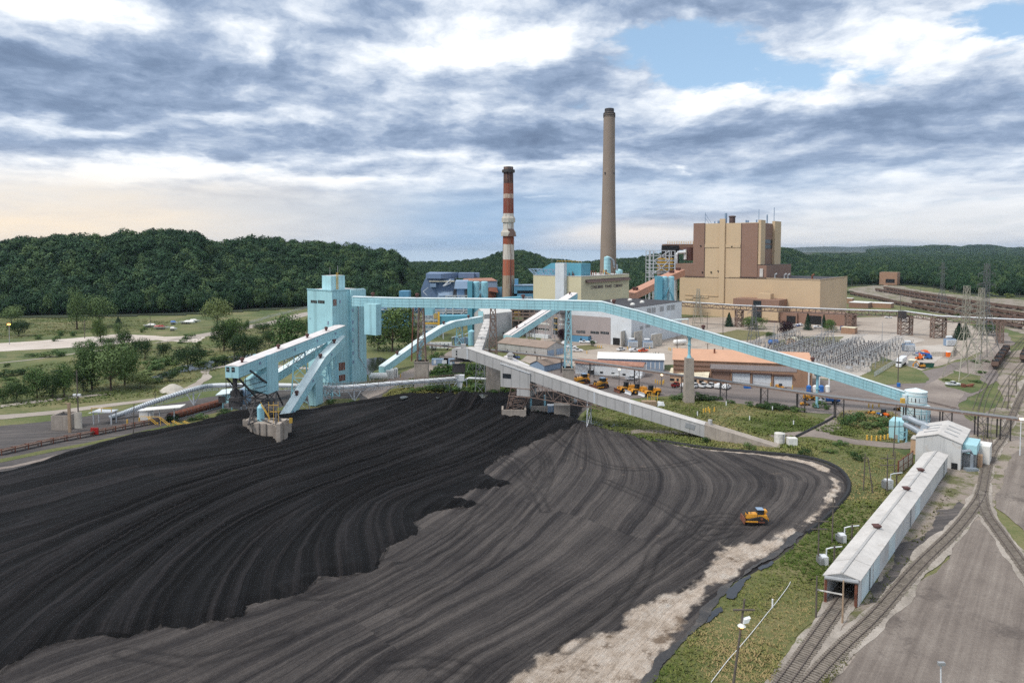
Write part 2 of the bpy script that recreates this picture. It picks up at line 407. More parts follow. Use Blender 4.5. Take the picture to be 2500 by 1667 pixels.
# ---- ground materials
def ground_mat(name, stops, scale=.05, fine=1.5, ang=None, along_amt=.5, patch=None, patch_lo=.52, patch_hi=.62, bmp=.5, rough=.95, patch_scale=.12):
 m, k, b = new_mat(name); tc = k.n.new('ShaderNodeTexCoord'); P = tc.outputs['Object']
 n = k.m('ADD', k.m('MULTIPLY', k.noise(P, scale, 6,.62),.62), k.m('MULTIPLY', k.noise(P, fine, 6,.7),.38))
 if ang is not None:
  mp = k.n.new('ShaderNodeMapping'); k.put(mp.inputs[0], P); mp.inputs[2].default_value = (0,0,-ang); mp.inputs[3].default_value = (1,1,1)
  q = k.vm('MULTIPLY', mp.outputs[0], (.018,.75,1))
  n = k.m('ADD', k.m('MULTIPLY', n, 1-along_amt), k.m('MULTIPLY', k.noise(q, 1.0,5,.66), along_amt))
 n = k.ss(n, .26,.74)
 col = k.ramp(n, stops)
 if patch:
  pn = k.m('ADD', k.m('MULTIPLY', k.noise(k.vm('ADD', P, (50,9,3)), patch_scale, 7,.66),.75), k.m('MULTIPLY', k.noise(P, fine*.8,5,.7),.25))
  col = k.mix(k.ss(pn, patch_lo, patch_hi), col, k.mix(k.noise(P, fine*1.3,4,.7), tuple(i*.6 for i in patch), tuple(i*1.35 for i in patch)))
 k.put(b.inputs['Base Color'], col); b.inputs['Roughness'].default_value = rough
 if bmp: bump(k, b, k.noise(P, fine*1.5,6,.7), bmp, .35)
 return m
TRK = math.pi/2-R(39)
ground_mat('m_meadow', [(.0,(.050,.072,.018)),(.35,(.092,.116,.032)),(.7,(.165,.155,.065)),(1,(.25,.20,.115))], .035,.9, patch=(.06,.09,.022), patch_scale=.02, patch_lo=.5, patch_hi=.6)
ground_mat('m_grass', [(.0,(.050,.066,.016)),(.4,(.095,.112,.030)),(.7,(.15,.142,.052)),(1,(.23,.19,.10))], .05,1.1, bmp=.9)
ground_mat('m_lawn', [(.0,(.10,.105,.035)),(1,(.19,.165,.075))], .06,1.5)
ground_mat('m_scrub', [(.0,(.19,.155,.13)),(.5,(.27,.225,.19)),(1,(.36,.31,.27))], .05,1.2, patch=(.115,.115,.045), patch_lo=.47, patch_hi=.58)
ground_mat('m_dirt', [(.0,(.155,.125,.108)),(.5,(.235,.195,.17)),(1,(.34,.29,.25))], .04,1.2)
ground_mat('m_road', [(.0,(.105,.085,.073)),(.4,(.185,.153,.131)),(.7,(.25,.212,.182)),(1,(.39,.345,.30))], .06,2.0, TRK, .42, bmp=.8, patch=(.12,.098,.085), patch_lo=.54, patch_hi=.66, patch_scale=.09)
ground_mat('m_lane', [(.0,(.26,.22,.19)),(1,(.44,.39,.34))], .05,1.2, bmp=.2)
ground_mat('m_yard', [(.0,(.26,.215,.18)),(.5,(.36,.305,.255)),(1,(.45,.395,.335))], .03,.9, bmp=.1, patch=(.20,.17,.15), patch_lo=.54, patch_hi=.66, patch_scale=.05)
ground_mat('m_dark_yard', [(.0,(.115,.095,.088)),(.5,(.185,.155,.142)),(1,(.27,.235,.215))], .03,.8, R(-15),.4, bmp=.2)
ground_mat('m_sandflat', [(.0,(.40,.34,.29)),(.5,(.52,.455,.40)),(1,(.62,.56,.50))], .04,1.0, bmp=.2, patch=(.17,.155,.075), patch_lo=.60, patch_hi=.68)
ground_mat('m_coaldust', [(.0,(.028,.026,.028)),(.5,(.072,.064,.062)),(1,(.17,.145,.13))], .03,.8, R(12),.55, bmp=.3)
ground_mat('m_ballast', [(.0,(.17,.145,.125)),(.5,(.33,.29,.25)),(1,(.48,.43,.38))], .12,2.5, bmp=.6, patch=(.10,.105,.035), patch_lo=.55, patch_hi=.64)
ground_mat('m_gravel', [(.0,(.36,.32,.28)),(1,(.50,.455,.41))], .06,2.0, bmp=.3)
ground_mat('m_mud', [(.0,(.015,.015,.018)),(.6,(.05,.045,.042)),(1,(.12,.10,.085))], .15,2.0, bmp=.4, rough=.5)
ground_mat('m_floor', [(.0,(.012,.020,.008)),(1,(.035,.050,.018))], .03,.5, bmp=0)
def water_mat(name, c, rough, sc):
 m, k, b = new_mat(name); tc = k.n.new('ShaderNodeTexCoord')
 b.inputs['Base Color'].default_value = (*c, 1); b.inputs['Roughness'].default_value = rough
 bump(k, b, k.noise(tc.outputs['Object'], sc, 3,.6),.12,.2)
water_mat('m_lake', (.30,.385,.47),.45,.002); water_mat('m_pond', (.02,.025,.018),.08,.6); water_mat('m_ditch', (.02,.023,.03),.07,.8)
# ---- ground sheet, lake, hills
def big_ground():
 me = bpy.data.meshes.new('ground'); s = 30000
 me.from_pydata([(-s, -300,0),(s, -300,0),(s, s, 0),(-s, s, 0)], [], [(0,1,2,3)]); me.materials.append(M['m_meadow'])
 o = bpy.data.objects.new('ground', me); COL.objects.link(o); struct(o)
big_ground()
LK = [(-2600,1250),(-900,1650),(-500,2100),(-150,2330),(150,2330),(420,2480),(760,2900),(1250,4200),(2100,6800),(5200,9000),(9000,12000),(20000,14000),(29000,29000),(-29000,29000),(-29000,1000)]
sheet('lake', LK, .3, 'm_lake', .04,40,5)
EDGE = [(-500,600,850,590),(0,612,850,590),(100,618,860,579),(250,625,860,574),(430,640,870,564),(482,650,880,572),(515,660,1000,596),(600,680,1000,587),(700,705,1020,589),
  (800,720,1020,595),(900,740,1000,605),(955,755,980,616),(990,765,960,648),(1050,770,1000,659),(1400,770,1000,659),(1650,800,1000,659),(1900,950,1200,655),(2080,1110,1400,650),(2160,1150,1400,650),
  (2240,1125,1400,650),(2350,930,1300,650),(2450,860,1300,650),(2900,840,1300,650)]
ea = np.array(EDGE, float)
def edge_of(x): return np.interp(x, ea[:, 0], ea[:, 1])
def hill_h(X, Y):
 x = 1250+F*X/Y*1.0016
 e = np.interp(x, ea[:, 0], ea[:, 1]); rd = np.interp(x, ea[:, 0], ea[:, 2]); yt = np.interp(x, ea[:, 0], ea[:, 3])
 h = np.maximum(0,60+(607-yt)*rd/F-20); h = np.where(x > 1010,0, h)
 t = np.clip((Y-e-5)/(rd-e),0,1); up = t*t*(3-2*t)*.75+t*.25
 dn = np.clip((Y-rd)/500,0,1)
 z = h*up*(1-dn*dn*(3-2*dn))
 hm = z*0
 for px_, dep, w, dd, hh in HILLS: hm = np.maximum(hm, hh*np.exp(-np.abs((x-px_)/w)**2.6-np.abs((Y-dep)/dd)**2.2))
 z = z+hm
 z = z+np.where(x > 1750, np.clip((Y-2500)/3500,0,1)*24,0)
 return z
HILLS = [(1258,1650,85,260,38),(1185,1700,80,250,17),(1345,1750,80,250,16),(1560,2050,110,230,12),(1640,2050,90,250,30),(1908,2300,62,300,42),(1985,2350,70,300,16),(1760,2050,120,300,26),
   (2290,6200,80,600,46),(2395,6200,70,600,50),(2220,6300,100,600,28),(2480,6400,110,600,26),(2050,6900,130,500,6)]
def build_hills():
 xs = np.linspace(-350,2850,321); ys = 560*np.power(7600/560, np.linspace(0,1,150))
 gx, gy = np.meshgrid(xs, ys); Y = gy; X = (gx-1250)/F*Y/1.0016
 Z = hill_h(X, Y)-.6
 h, w = Z.shape; me = bpy.data.meshes.new('hills')
 idx = np.arange(h*w).reshape(h, w)
 keep = (edge_of(gx) < gy+20) & ((gx > 1850) | (gy < 2330))
 fs = [(idx[i, j], idx[i, j+1], idx[i+1, j+1], idx[i+1, j]) for i in range(h-1) for j in range(w-1) if keep[i, j]]
 # forest floor lies a little above the base ground
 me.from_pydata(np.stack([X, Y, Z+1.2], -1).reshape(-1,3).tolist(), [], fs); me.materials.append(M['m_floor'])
 o = bpy.data.objects.new('hills', me); COL.objects.link(o); struct(o)
build_hills()
# far blue shore beyond the bay
def far_shore():
 b = MB(); pts = [(1700,20),(1800,30),(1880,55),(1960,80),(2010,100),(2060,105),(2110,95),(2150,115),(2200,128),(2260,118),(2330,90),(2420,70),(2500,40)]
 P = [(D(x, 607,15000).x, z) for x, z in pts]
 P = [(p.x, p.z) for p in smooth_line([(a, 0, z) for a, z in P], 6)]
 vs = []; n = len(P)
 for x, z in P: z2 = z+rng.uniform(-5,5); vs += [(x, 14600,0),(x, 15000, z2*.9),(x, 15500, z2),(x, 16500,0)]
 b.add(vs, [(4*i+j, 4*i+4+j, 4*i+5+j, 4*i+1+j) for i in range(n-1) for j in range(3)])
 struct(b.build('hills', 'm_floor'))
far_shore()
# ---- coal yard (one terrain mesh: black pile, graded coal, sandy rim)
COAL = [(-260,1200),(0,1160),(160,1108),(330,1063),(480,1033),(590,1004),(700,1012),(760,1006),(830,990),(900,983),(1000,967),(1130,966),(1240,962),(1330,955),(1420,960),(1440,985),
  (1410,1010),(1400,1024),(1430,1034),(1500,1052),(1560,1064),(1640,1082),(1740,1099),(1840,1106),(1930,1114),(2000,1127),(2044,1146),(2066,1172),(2068,1200),(2045,1232),(2000,1275),(1962,1303),
  (1930,1340),(1880,1372),(1815,1405),(1770,1432),(1730,1480),(1690,1530),(1640,1590),(1560,1690),(1480,1790),(-400,1790)]
BLACK = [(-260,1200),(0,1160),(160,1108),(330,1063),(480,1033),(590,1004),(700,1010),(830,988),(1000,966),(1240,961),(1420,958),(1440,985),(1415,1012),(1420,1034),(1395,1052),(1340,1066),(1300,1086),(1262,1104),(1225,1124),(1192,1148),
   (1186,1166),(1230,1176),(1256,1184),(1225,1194),(1165,1200),(1112,1220),(1150,1226),(1176,1234),(1150,1246),(1095,1252),(1052,1262),(1018,1284),(1032,1297),(1008,1318),(960,1342),(940,1368),(925,1402),(870,1412),(795,1428),(780,1440),(700,1472),
   (608,1492),(606,1516),(530,1530),(455,1550),(400,1541),(330,1560),(250,1566),(170,1583),(95,1598),(55,1624),(0,1660),(-260,1780)]
SAND = [(1640,1088),(1740,1098),(1930,1116),(2000,1130),(2040,1150),(2062,1178),(2062,1202),(2035,1235),(1990,1275),(1950,1305),(1880,1368),(1810,1402),(1765,1432),(1725,1480),(1685,1530),(1635,1590),(1555,1690),(1480,1790),
  (1120,1790),(1215,1680),(1290,1608),(1420,1560),(1500,1528),(1580,1472),(1660,1432),(1722,1385),(1760,1332),(1850,1330),(1905,1300),(1960,1262),(2002,1220),(2020,1188),(2005,1158),(1960,1136),(1860,1118),(1740,1104),(1640,1092)]
FLOW = [[(-200,1215),(0,1172),(300,1088),(560,1036),(760,1012),(1000,975)],
  [(-200,1270),(0,1232),(300,1165),(600,1118),(760,1080),(900,1036),(1020,985)],
  [(-200,1370),(0,1325),(250,1250),(500,1170),(750,1108),(930,1040),(1050,990)],
  [(-100,1500),(0,1440),(200,1335),(450,1222),(700,1140),(950,1050),(1090,990)],
  [(-100,1640),(0,1560),(150,1440),(350,1310),(550,1210),(800,1130),(1010,1055),(1140,1000)],
  [(0,1700),(90,1600),(230,1480),(400,1350),(600,1230),(850,1140),(1050,1065),(1180,1005)],
  [(150,1700),(250,1560),(330,1450),(480,1320),(680,1220),(900,1140),(1090,1075),(1220,1008)],
  [(380,1650),(440,1540),(490,1440),(600,1320),(750,1235),(930,1165),(1120,1090),(1260,1015)],
  [(600,1600),(630,1490),(660,1390),(740,1300),(830,1230),(970,1170),(1140,1110),(1290,1025)],
  [(810,1520),(795,1420),(790,1340),(830,1270),(920,1210),(1050,1165),(1180,1118),(1320,1035)],
  [(960,1420),(945,1350),(930,1290),(960,1240),(1080,1188),(1200,1138),(1350,1045)],
  [(-100,1790),(200,1668),(500,1560),(800,1450),(1000,1350),(1150,1250),(1250,1160),(1375,1055)],
  [(300,1770),(560,1640),(850,1500),(1080,1380),(1240,1250),(1330,1160),(1400,1062)],
  [(640,1770),(800,1640),(1050,1500),(1280,1370),(1410,1250),(1480,1150),(1450,1072)],
  [(860,1790),(980,1640),(1220,1510),(1440,1370),(1560,1250),(1600,1160),(1540,1085)],
  [(1050,1790),(1180,1640),(1400,1510),(1600,1370),(1710,1260),(1730,1175),(1640,1098)],
  [(1220,1750),(1380,1580),(1580,1440),(1740,1330),(1810,1250),(1860,1180),(1770,1115)],
  [(1500,1640),(1660,1470),(1820,1370),(1930,1290),(1990,1220),(2000,1165),(1880,1122)]]
def inside(px_, py_, poly):
 c = np.zeros(px_.shape, bool); n = len(poly)
 for i in range(n):
  x0, y0 = poly[i]; x1, y1 = poly[(i+1) % n]
  if y0 == y1: continue
  c ^= ((y0 > py_) != (y1 > py_)) & (px_ < (x1-x0)*(py_-y0)/(y1-y0)+x0)
 return c
def dist_line(X, Y, P, closed=False):
 d = np.full(X.shape, 1e9); n = len(P)
 for i in range(n if closed else n-1):
  ax, ay = P[i][:2]; bx, by = P[(i+1) % n][:2]; L = (bx-ax)**2+(by-ay)**2+1e-9
  t = np.clip(((X-ax)*(bx-ax)+(Y-ay)*(by-ay))/L, 0,1)
  d = np.minimum(d, np.hypot(X-ax-t*(bx-ax), Y-ay-t*(by-ay)))
 return d
def vnoise(x, y, seed):
 """smooth value noise with numpy"""
 r = np.random.RandomState(seed); T = r.rand(256,256)
 xi = np.floor(x).astype(int); yi = np.floor(y).astype(int); fx = x-xi; fy = y-yi
 fx = fx*fx*(3-2*fx); fy = fy*fy*(3-2*fy); g = lambda a, b: T[a % 256, b % 256]
 return (g(xi, yi)*(1-fx)+g(xi+1, yi)*fx)*(1-fy)+(g(xi, yi+1)*(1-fx)+g(xi+1, yi+1)*fx)*fy
def fbm(x, y, seed, o=4):
 a, s, t = 1., 0., 0.
 for i in range(o): s = s+a*vnoise(x*2**i, y*2**i, seed+i); t += a; a *= .5
 return s/t
MOUNDS = [(575,1082,9,3.4),(540,1070,9,2.2),(620,1094,6,1.4),(1130,1000,9,5.0),(1165,1004,6,3.0),(770,1432,3,1.4),(950,1384,2.5,.8)]
TYRES = [[(960,1480),(1100,1400),(1230,1290),(1310,1190),(1330,1130),(1290,1085)], [(1000,1500),(1160,1400),(1270,1280),(1340,1170),(1330,1110)], [(1180,1100),(1260,1130),(1310,1190),(1335,1170)], [(1080,1080),(1200,1120),(1290,1180),(1330,1250)], [(1850,1282),(1770,1262),(1700,1272),(1685,1300),(1720,1320),(1800,1305)], [(1480,1180),(1600,1230),(1700,1285),(1830,1290)], [(1380,1590),(1500,1500),(1570,1420),(1620,1330),(1760,1280)], [(760,1012),(900,1062),(1050,1100),(1180,1118)], [(900,1000),(1000,1040),(1090,1090)], [(940,1636),(1040,1622),(1150,1640)], [(700,1446),(800,1462),(950,1400),(1100,1330),(1180,1240)], [(850,1022),(960,1002),(1080,1030),(1200,1090)], [(300,1600),(450,1620),(560,1600),(700,1560)], [(930,1010),(1010,1070),(1060,1130)], [(1340,1060),(1450,1130),(1560,1150),(1700,1130)]]
def build_coal():
 sp_ = .42; xs = np.arange(-165,118, sp_); ys = np.arange(86,292, sp_); X, Y = np.meshgrid(xs, ys)
 W2 = lambda poly: [tuple(G(x, y))[:2] for x, y in poly]
 cw, bw, sw = W2(COAL), [tuple(p)[:2] for p in fractal(W2(BLACK),.10,1.0,4)], [tuple(p)[:2] for p in fractal(W2(SAND),.08,1.5,6)]
 ci = inside(X, Y, cw); cdn = dist_line(X, Y, cw, True); cs = np.where(ci, cdn, -cdn)
 near = cs > -6
 sel = lambda a: a[near]
 x, y = X[near], Y[near]
 def signed(poly):
  i = inside(x, y, poly); d = dist_line(x, y, poly, True); return np.where(i, d, -d)
 bs, ss_ = signed(bw), signed(sw)
 n1 = fbm(x*.16, y*.16,11); n2 = fbm(x*.6, y*.6,21)
 def lanes(guides):
  """count of guide lines passed plus the fraction of the way to the next: constant along the dozer lanes"""
  D_, C_ = [], []
  for g in guides:
   w = [V((*q, 0)) for q in W2(g)]; w = smooth_line(w, 6); w = [w[0]+(w[0]-w[1]).normalized()*160]+w+[w[-1]+(w[-1]-w[-2]).normalized()*90]
   bd = np.full(x.shape, 1e9); sg = np.zeros(x.shape)
   for p, q in zip(w[:-1], w[1:]):
    L = (q-p).length_squared+1e-9; t = np.clip(((x-p.x)*(q.x-p.x)+(y-p.y)*(q.y-p.y))/L, 0,1); d = np.hypot(x-p.x-t*(q.x-p.x), y-p.y-t*(q.y-p.y)); m_ = d < bd; bd = np.where(m_, d, bd); sg = np.where(m_, (q.x-p.x)*(y-p.y)-(q.y-p.y)*(x-p.x), sg)
   D_.append(bd); C_.append(sg < 0)
  D_ = np.stack(D_); kk = np.stack(C_).sum(0); n_ = len(guides); lo = np.clip(kk-1,0, n_-1); hi = np.clip(kk, 0, n_-1)
  dl = np.take_along_axis(D_, lo[None], 0)[0]; dh = np.take_along_axis(D_, hi[None], 0)[0]
  return np.where(kk == 0,-dh/14, np.where(kk == n_, n_-1+dl/14, kk-1+dl/(dl+dh+1e-6)))
 black = np.clip((bs+(n2-.5)*1.6)/1.0,0,1)
 s = np.where(bs > .5, lanes(FLOW[:11]), lanes(FLOW[11:])+20)
 sw1 = s*9.0+(n1-.5)*.4
 pr = np.where(bs > .5,1-np.abs(2*vnoise(sw1*.62,(x+y)*.014,31)-1)**.8, fbm(sw1,(x+y)*.012,31,3)); pr2 = fbm(sw1*2.2,(x-y)*.02,41,3)
 sand = np.clip((ss_+(n1-.5)*3.5+(n2-.5)*2)/2.2,0,1)
 toe = np.clip((bs+.6)/4.2,0,1); toe = toe*toe*(3-2*toe)
 z = .45+toe*1.15+np.clip(bs/40,0,1)*.5
 z += (pr-.5)*(1.0*black+.5*(1-black))*(1-.7*sand)+(pr2-.5)*(.5*black+.3*(1-black))+(n2-.5)*.18+(n1-.5)*.5
 z -= sand*.1
 mark = np.zeros(x.shape)
 for tk in TYRES:
  d = dist_line(x, y, [tuple(p)[:2] for p in smooth_line([(*q, 0) for q in W2(tk)], 6)]); mark = np.maximum(mark, np.exp(-((np.abs(d)-1.15)/.42)**2))
 mark = mark*(.35+.9*n1); z -= mark*.12
 for mx, my, r, h in MOUNDS:
  p = G(mx, my); q = np.hypot(x-p.x, y-p.y)/r; z += h*np.clip(1-q, 0,1)**1.1
 c = cs[near]; z = np.where(c > 0, z*np.clip(c/3,.3,1)+.03,.15+c*.12)
 fig = np.full(X.shape, -1); fig[near] = np.arange(near.sum())
 a, b, c2, d = fig[:-1, :-1], fig[:-1,1:], fig[1:, 1:], fig[1:, :-1]
 ok = (a >= 0) & (b >= 0) & (c2 >= 0) & (d >= 0)
 fs = np.stack([a[ok], b[ok], c2[ok], d[ok]], -1)
 me = bpy.data.meshes.new('coal_yard'); me.from_pydata(np.stack([x, y, z], -1).tolist(), [], fs.tolist())
 for nm, arr in (('black', black),('sand', sand),('lane', sw1),('lit_tread', pr*.65+pr2*.35),('mark', mark)):  # ridge highlights and groove shade painted into the coal colour with track tone
  at = me.attributes.new(nm, 'FLOAT', 'POINT'); at.data.foreach_set('value', arr.astype(np.float32))
 me.polygons.foreach_set('use_smooth', [True]*len(me.polygons))
 m, k, bb = new_mat('m_coal'); tc = k.n.new('ShaderNodeTexCoord'); P = tc.outputs['Object']
 def att(nm): q = k.n.new('ShaderNodeAttribute'); q.attribute_name = nm; return q.outputs['Fac']
 bl, sa, ln, tr = att('black'), att('sand'), att('lane'), att('lit_tread')
 fine = k.noise(P, 1.6,8,.75); broad = k.noise(P, .045,5,.6); mid = k.noise(P, .35,6,.65)
 bl = k.ss(k.m('ADD', bl, k.m('MULTIPLY', k.m('SUBTRACT', k.m('ADD', k.m('MULTIPLY', mid, .6), k.m('MULTIPLY', fine, .4)),.5),1.1)),.42,.58); x_, y_, z_ = k.sep(P); drag = k.noise(k.comb(k.m('MULTIPLY', k.m('SUBTRACT', x_, k.m('MULTIPLY', y_, .8)),.55), k.m('MULTIPLY', k.m('ADD', k.m('MULTIPLY', x_, .8), y_),.20),0),1.0,6,.7); sa = k.ss(k.m('ADD', sa, k.m('MULTIPLY', k.m('SUBTRACT', k.m('ADD', k.m('MULTIPLY', drag, .7), k.m('MULTIPLY', fine, .3)),.5),1.6)),.2,.8)
 x_, y_, z_ = k.sep(P)
 sn = k.noise(k.comb(k.m('MULTIPLY', ln, 3.2), k.m('MULTIPLY', k.m('ADD', x_, y_),.02),0),1.0,5,.7)
 wn = k.n.new('ShaderNodeTexWhiteNoise'); wn.noise_dimensions = '2D'; k.put(wn.inputs['Vector'], k.comb(k.m('FLOOR', k.m('ADD', k.m('MULTIPLY', ln, 1.15), k.m('MULTIPLY', mid, .25))), k.m('FLOOR', k.m('MULTIPLY', k.m('ADD', x_, y_),.012)),0))
 st = k.m('ADD', k.m('ADD', k.m('MULTIPLY', tr, .5), k.m('MULTIPLY', sn, .5)), k.m('MULTIPLY', k.m('SUBTRACT', wn.outputs[0], .5),.16))
 grey = k.ramp(k.ss(k.m('ADD', k.m('MULTIPLY', st, .6), k.m('ADD', k.m('MULTIPLY', broad, .25), k.m('MULTIPLY', fine, .15))),.30,.68), [(0,(.016,.0145,.016)),(.3,(.040,.035,.035)),(.65,(.080,.070,.066)),(1,(.135,.117,.107))])
 grey = k.mix(k.m('MULTIPLY', k.ss(k.m('ADD', k.m('MULTIPLY', mid, .5), k.m('MULTIPLY', k.noise(P, .03,6,.6),.5)),.60,.70),.6), grey, (.30,.23,.18))
 blk = k.ramp(k.ss(k.m('ADD', k.m('MULTIPLY', st, .75), k.m('MULTIPLY', fine, .25)),.32,.70), [(0,(.0018,.0018,.0024)),(.4,(.0040,.0039,.0047)),(.7,(.0095,.0087,.0097)),(1,(.024,.021,.022))])
 sandc = k.ramp(k.ss(k.m('ADD', k.m('ADD', k.m('MULTIPLY', drag, .25), k.m('MULTIPLY', mid, .25)), k.m('ADD', k.m('MULTIPLY', broad, .25), k.m('MULTIPLY', fine, .25))),.32,.66), [(0,(.24,.185,.145)),(.3,(.40,.32,.25)),(.6,(.55,.46,.38)),(1,(.66,.60,.53))])
 sandc = k.mix(k.m('MULTIPLY', k.ss(k.noise(P, .12,8,.72),.54,.63),.85), sandc, k.mix(fine, (.04,.036,.034),(.30,.20,.125)))
 col = k.mix(bl, k.mix(sa, grey, sandc), blk)
 col = k.mix(k.m('MULTIPLY', att('mark'),.75), col, (.018,.016,.017))
 k.put(bb.inputs['Base Color'], col); bb.inputs['Roughness'].default_value = .92; bb.inputs['Specular IOR Level'].default_value = .25
 bump(k, bb, k.m('ADD', k.m('MULTIPLY', fine, .7), k.m('MULTIPLY', sn, 1.6)),1.0,.5)
 me.materials.append(m); o = bpy.data.objects.new('coal_yard', me); COL.objects.link(o); struct(o)
build_coal()
# ---- plant ground
sheet('grass_verge', px((1480,1790),(1640,1592),(1735,1482),(1775,1434),(1885,1374),(1966,1305),(2048,1234),(2072,1200),(2070,1170),(2044,1142),(1990,1122),(1840,1102),(1640,1078),(1500,1048),(1420,1026),(1440,990),(1500,985),(1560,975),(1660,968),(1800,985),(1950,1003),(2030,1030),(1990,1052),(1960,1062),
  (2030,1072),(2180,1094),(2250,1130),(2240,1180),(2120,1330),(2010,1475),(1940,1560),(1830,1790)),.10, 'm_grass', .06,2.0,11)
sheet('grass_field', px((1990,1052),(2030,1030),(2060,1000),(2180,1005),(2260,1060),(2200,1082),(2110,1076),(2040,1064)),.11, 'm_grass', .06,2.0,12)
sheet('grass_mound', px((920,975),(960,945),(1060,905),(1130,885),(1250,905),(1290,950),(1240,964),(1130,966),(1000,968)),.12, 'm_grass', .06,2.0,13)
sheet('concrete_yard', px((1270,880),(1330,815),(1480,800),(1640,775),(1850,775),(2080,775),(2240,770),(2420,805),(2440,850),(2330,880),(2250,905),(2110,925),(1950,925),(1700,890),(1500,895),(1330,905)),.06, 'm_yard', .05,3.0,14)
sheet('dirt_yard', px((1240,960),(1260,905),(1330,890),(1500,900),(1640,905),(1960,925),(2110,930),(2260,905),(2400,870),(2430,900),(2390,960),(2340,985),(2350,1010),(2400,1060),(2260,1062),(2200,1040),(2060,1012),(1950,1006),(1800,988),(1650,966),(1560,972),(1440,980),(1400,956)),.09, 'm_dark_yard', .05,3.0,15)
sheet('gravel_pad', px((2112,926),(2190,850),(2330,838),(2330,862),(2240,905)),.13, 'm_gravel', .04,2,16)
sheet('switchyard_gravel', px((1850,880),(1990,820),(2190,815),(2260,830),(2187,857),(2113,925),(1990,905)),.12, 'm_gravel', .02,3,17)
ribbon('dirt_road', px((2240,1010),(2300,960),(2360,915),(2420,868),(2455,838),(2440,812)), [15,15,14,12,10,10], .14, 'm_dirt', 18)
ribbon('dirt_road', px((1985,1062),(2030,1040),(2055,1018),(2070,1000)),7,.15, 'm_dirt', 19)
ribbon('dirt_road', px((1890,1068),(1960,1060),(2020,1066),(2090,1080),(2200,1090),(2240,1085)),6,.155, 'm_dirt', 20)
ribbon('dirt_road', px((1480,1065),(1560,1052),(1640,1056),(1700,1066)),4,.15, 'm_dirt', 21)
sheet('rail_bed', px((2240,1180),(2260,1110),(2350,1040),(2440,940),(2500,850),(2620,840),(2700,1150),(2480,1160),(2440,1200),(2400,1260),(2120,1560),(1960,1790),(1800,1790),(2020,1478),(2090,1486),(2316,1152)),.08, 'm_scrub', .05,2.0,22)
sheet('coal_spill', px((2120,1475),(2170,1400),(2280,1290),(2340,1220),(2370,1240),(2280,1350),(2180,1455)),.115, 'm_coaldust', .12,1.5,23)
sheet('gravel_road', px((1960,1790),(2060,1640),(2200,1470),(2330,1330),(2395,1268),(2420,1262),(2470,1330),(2560,1460),(2700,1640),(2700,1790)),.12, 'm_road', .05,2.0,24)
sheet('gravel_road', px((2440,1200),(2450,1150),(2520,1080),(2700,1080),(2700,1480),(2540,1330),(2470,1270),(2430,1240)),.125, 'm_road', .05,2.0,25)
sheet('sand_flat', px((-80,862),(0,838),(150,828),(300,815),(400,822),(500,818),(480,836),(380,830),(270,842),(150,850),(0,858)),.07, 'm_sandflat', .07,3,26)
sheet('dirt_road', px((370,838),(450,822),(560,804),(650,787),(720,767),(800,753),(860,748),(840,754),(740,773),(660,794),(560,812),(430,832)),.075, 'm_lane', .04,3,27)
ribbon('dirt_road', px((-60,892),(60,880),(190,862),(330,846)),3.2,.08, 'm_lane', 28)
ribbon('dirt_road', px((-60,1000),(60,984),(180,970),(270,962)), [5,5,4,2], .09, 'm_lane', 29)
ribbon('dirt_road', px((-60,1023),(100,1010),(260,990),(400,972),(470,945),(505,922),(500,905),(545,895),(620,890),(760,900)), [7,7,6,6,5,4.5,4.5,4.5,4.5,4], .095, 'm_lane', 30)
sheet('coal_dust_yard', px((-120,1090),(0,1040),(200,1018),(420,985),(560,962),(760,945),(900,935),(1000,925),(1050,905),(1120,920),(1010,970),(900,985),(700,1012),(590,1006),(480,1036),(330,1066),(160,1110),(0,1162),(-160,1200)),.085, 'm_coaldust', .06,2.0,31)
ribbon('grass_bank', px((-60,1135),(100,1105),(260,1075),(400,1045),(500,1020),(580,1000)), [4,4,4,4,6,5], .13, 'm_grass', 32)
ribbon('concrete_apron', px((-60,1152),(30,1140),(100,1124),(145,1112)),2.2,.14, 'm_dirt', 33)
sheet('grass_strip', px((860,985),(700,1004),(660,1000),(760,980),(880,972)),.13, 'm_grass', .1,1.5,34)
sheet('dirt_track', px((880,960),(950,925),(1050,885),(1120,850),(1200,855),(1130,885),(1050,905),(960,945),(900,975)),.14, 'm_dirt', .06,2,35)
sheet('pond', px((850,905),(870,880),(930,872),(950,885),(915,905),(880,920)),.10, 'm_pond', .08,2,36)
sheet('pond', px((365,925),(430,895),(540,872),(640,862),(660,872),(560,890),(430,912),(380,930)),.07, 'm_pond', .1,2,37)
sheet('pond', px((1418,1028),(1440,1026),(1475,1034),(1530,1040),(1500,1044),(1440,1036)),.17, 'm_ditch', .1,.8,38)
sheet('ditch_mud', px((1962,1304),(1940,1330),(1888,1366),(1825,1402),(1785,1432),(1750,1478),(1715,1528),(1655,1585),(1580,1690),(1566,1690),(1640,1580),(1700,1516),(1733,1468),(1758,1436),(1818,1398),(1878,1357),(1943,1300)),.30, 'm_mud', .09,.6,39)
sheet('ditch_water', px((1772,1462),(1778,1440),(1800,1424),(1828,1406),(1834,1410),(1816,1428),(1806,1446),(1790,1466)),.34, 'm_ditch', .10,.6,46); sheet('ditch_water', px((1745,1490),(1760,1484),(1766,1494),(1735,1520),(1722,1526)),.34, 'm_ditch', .1,.6,47); sheet('ditch_water', px((1850,1392),(1884,1372),(1890,1376),(1858,1396)),.34, 'm_ditch', .1,.6,48)
for (x, y, w, h) in ((985,985,15,2.5),(1178,981,22,3),(1402,991,14,4),(1068,985,8,1.2)):
 p = G(x, y); sheet('puddle', [(p.x+w*.09*math.cos(t)*(1+.3*math.sin(3*t)), p.y+h*1.2*math.sin(t)) for t in np.linspace(0,6.2,14)], 2.3 if x > 1000 else 2.4, 'm_pond', .1,.5,40)
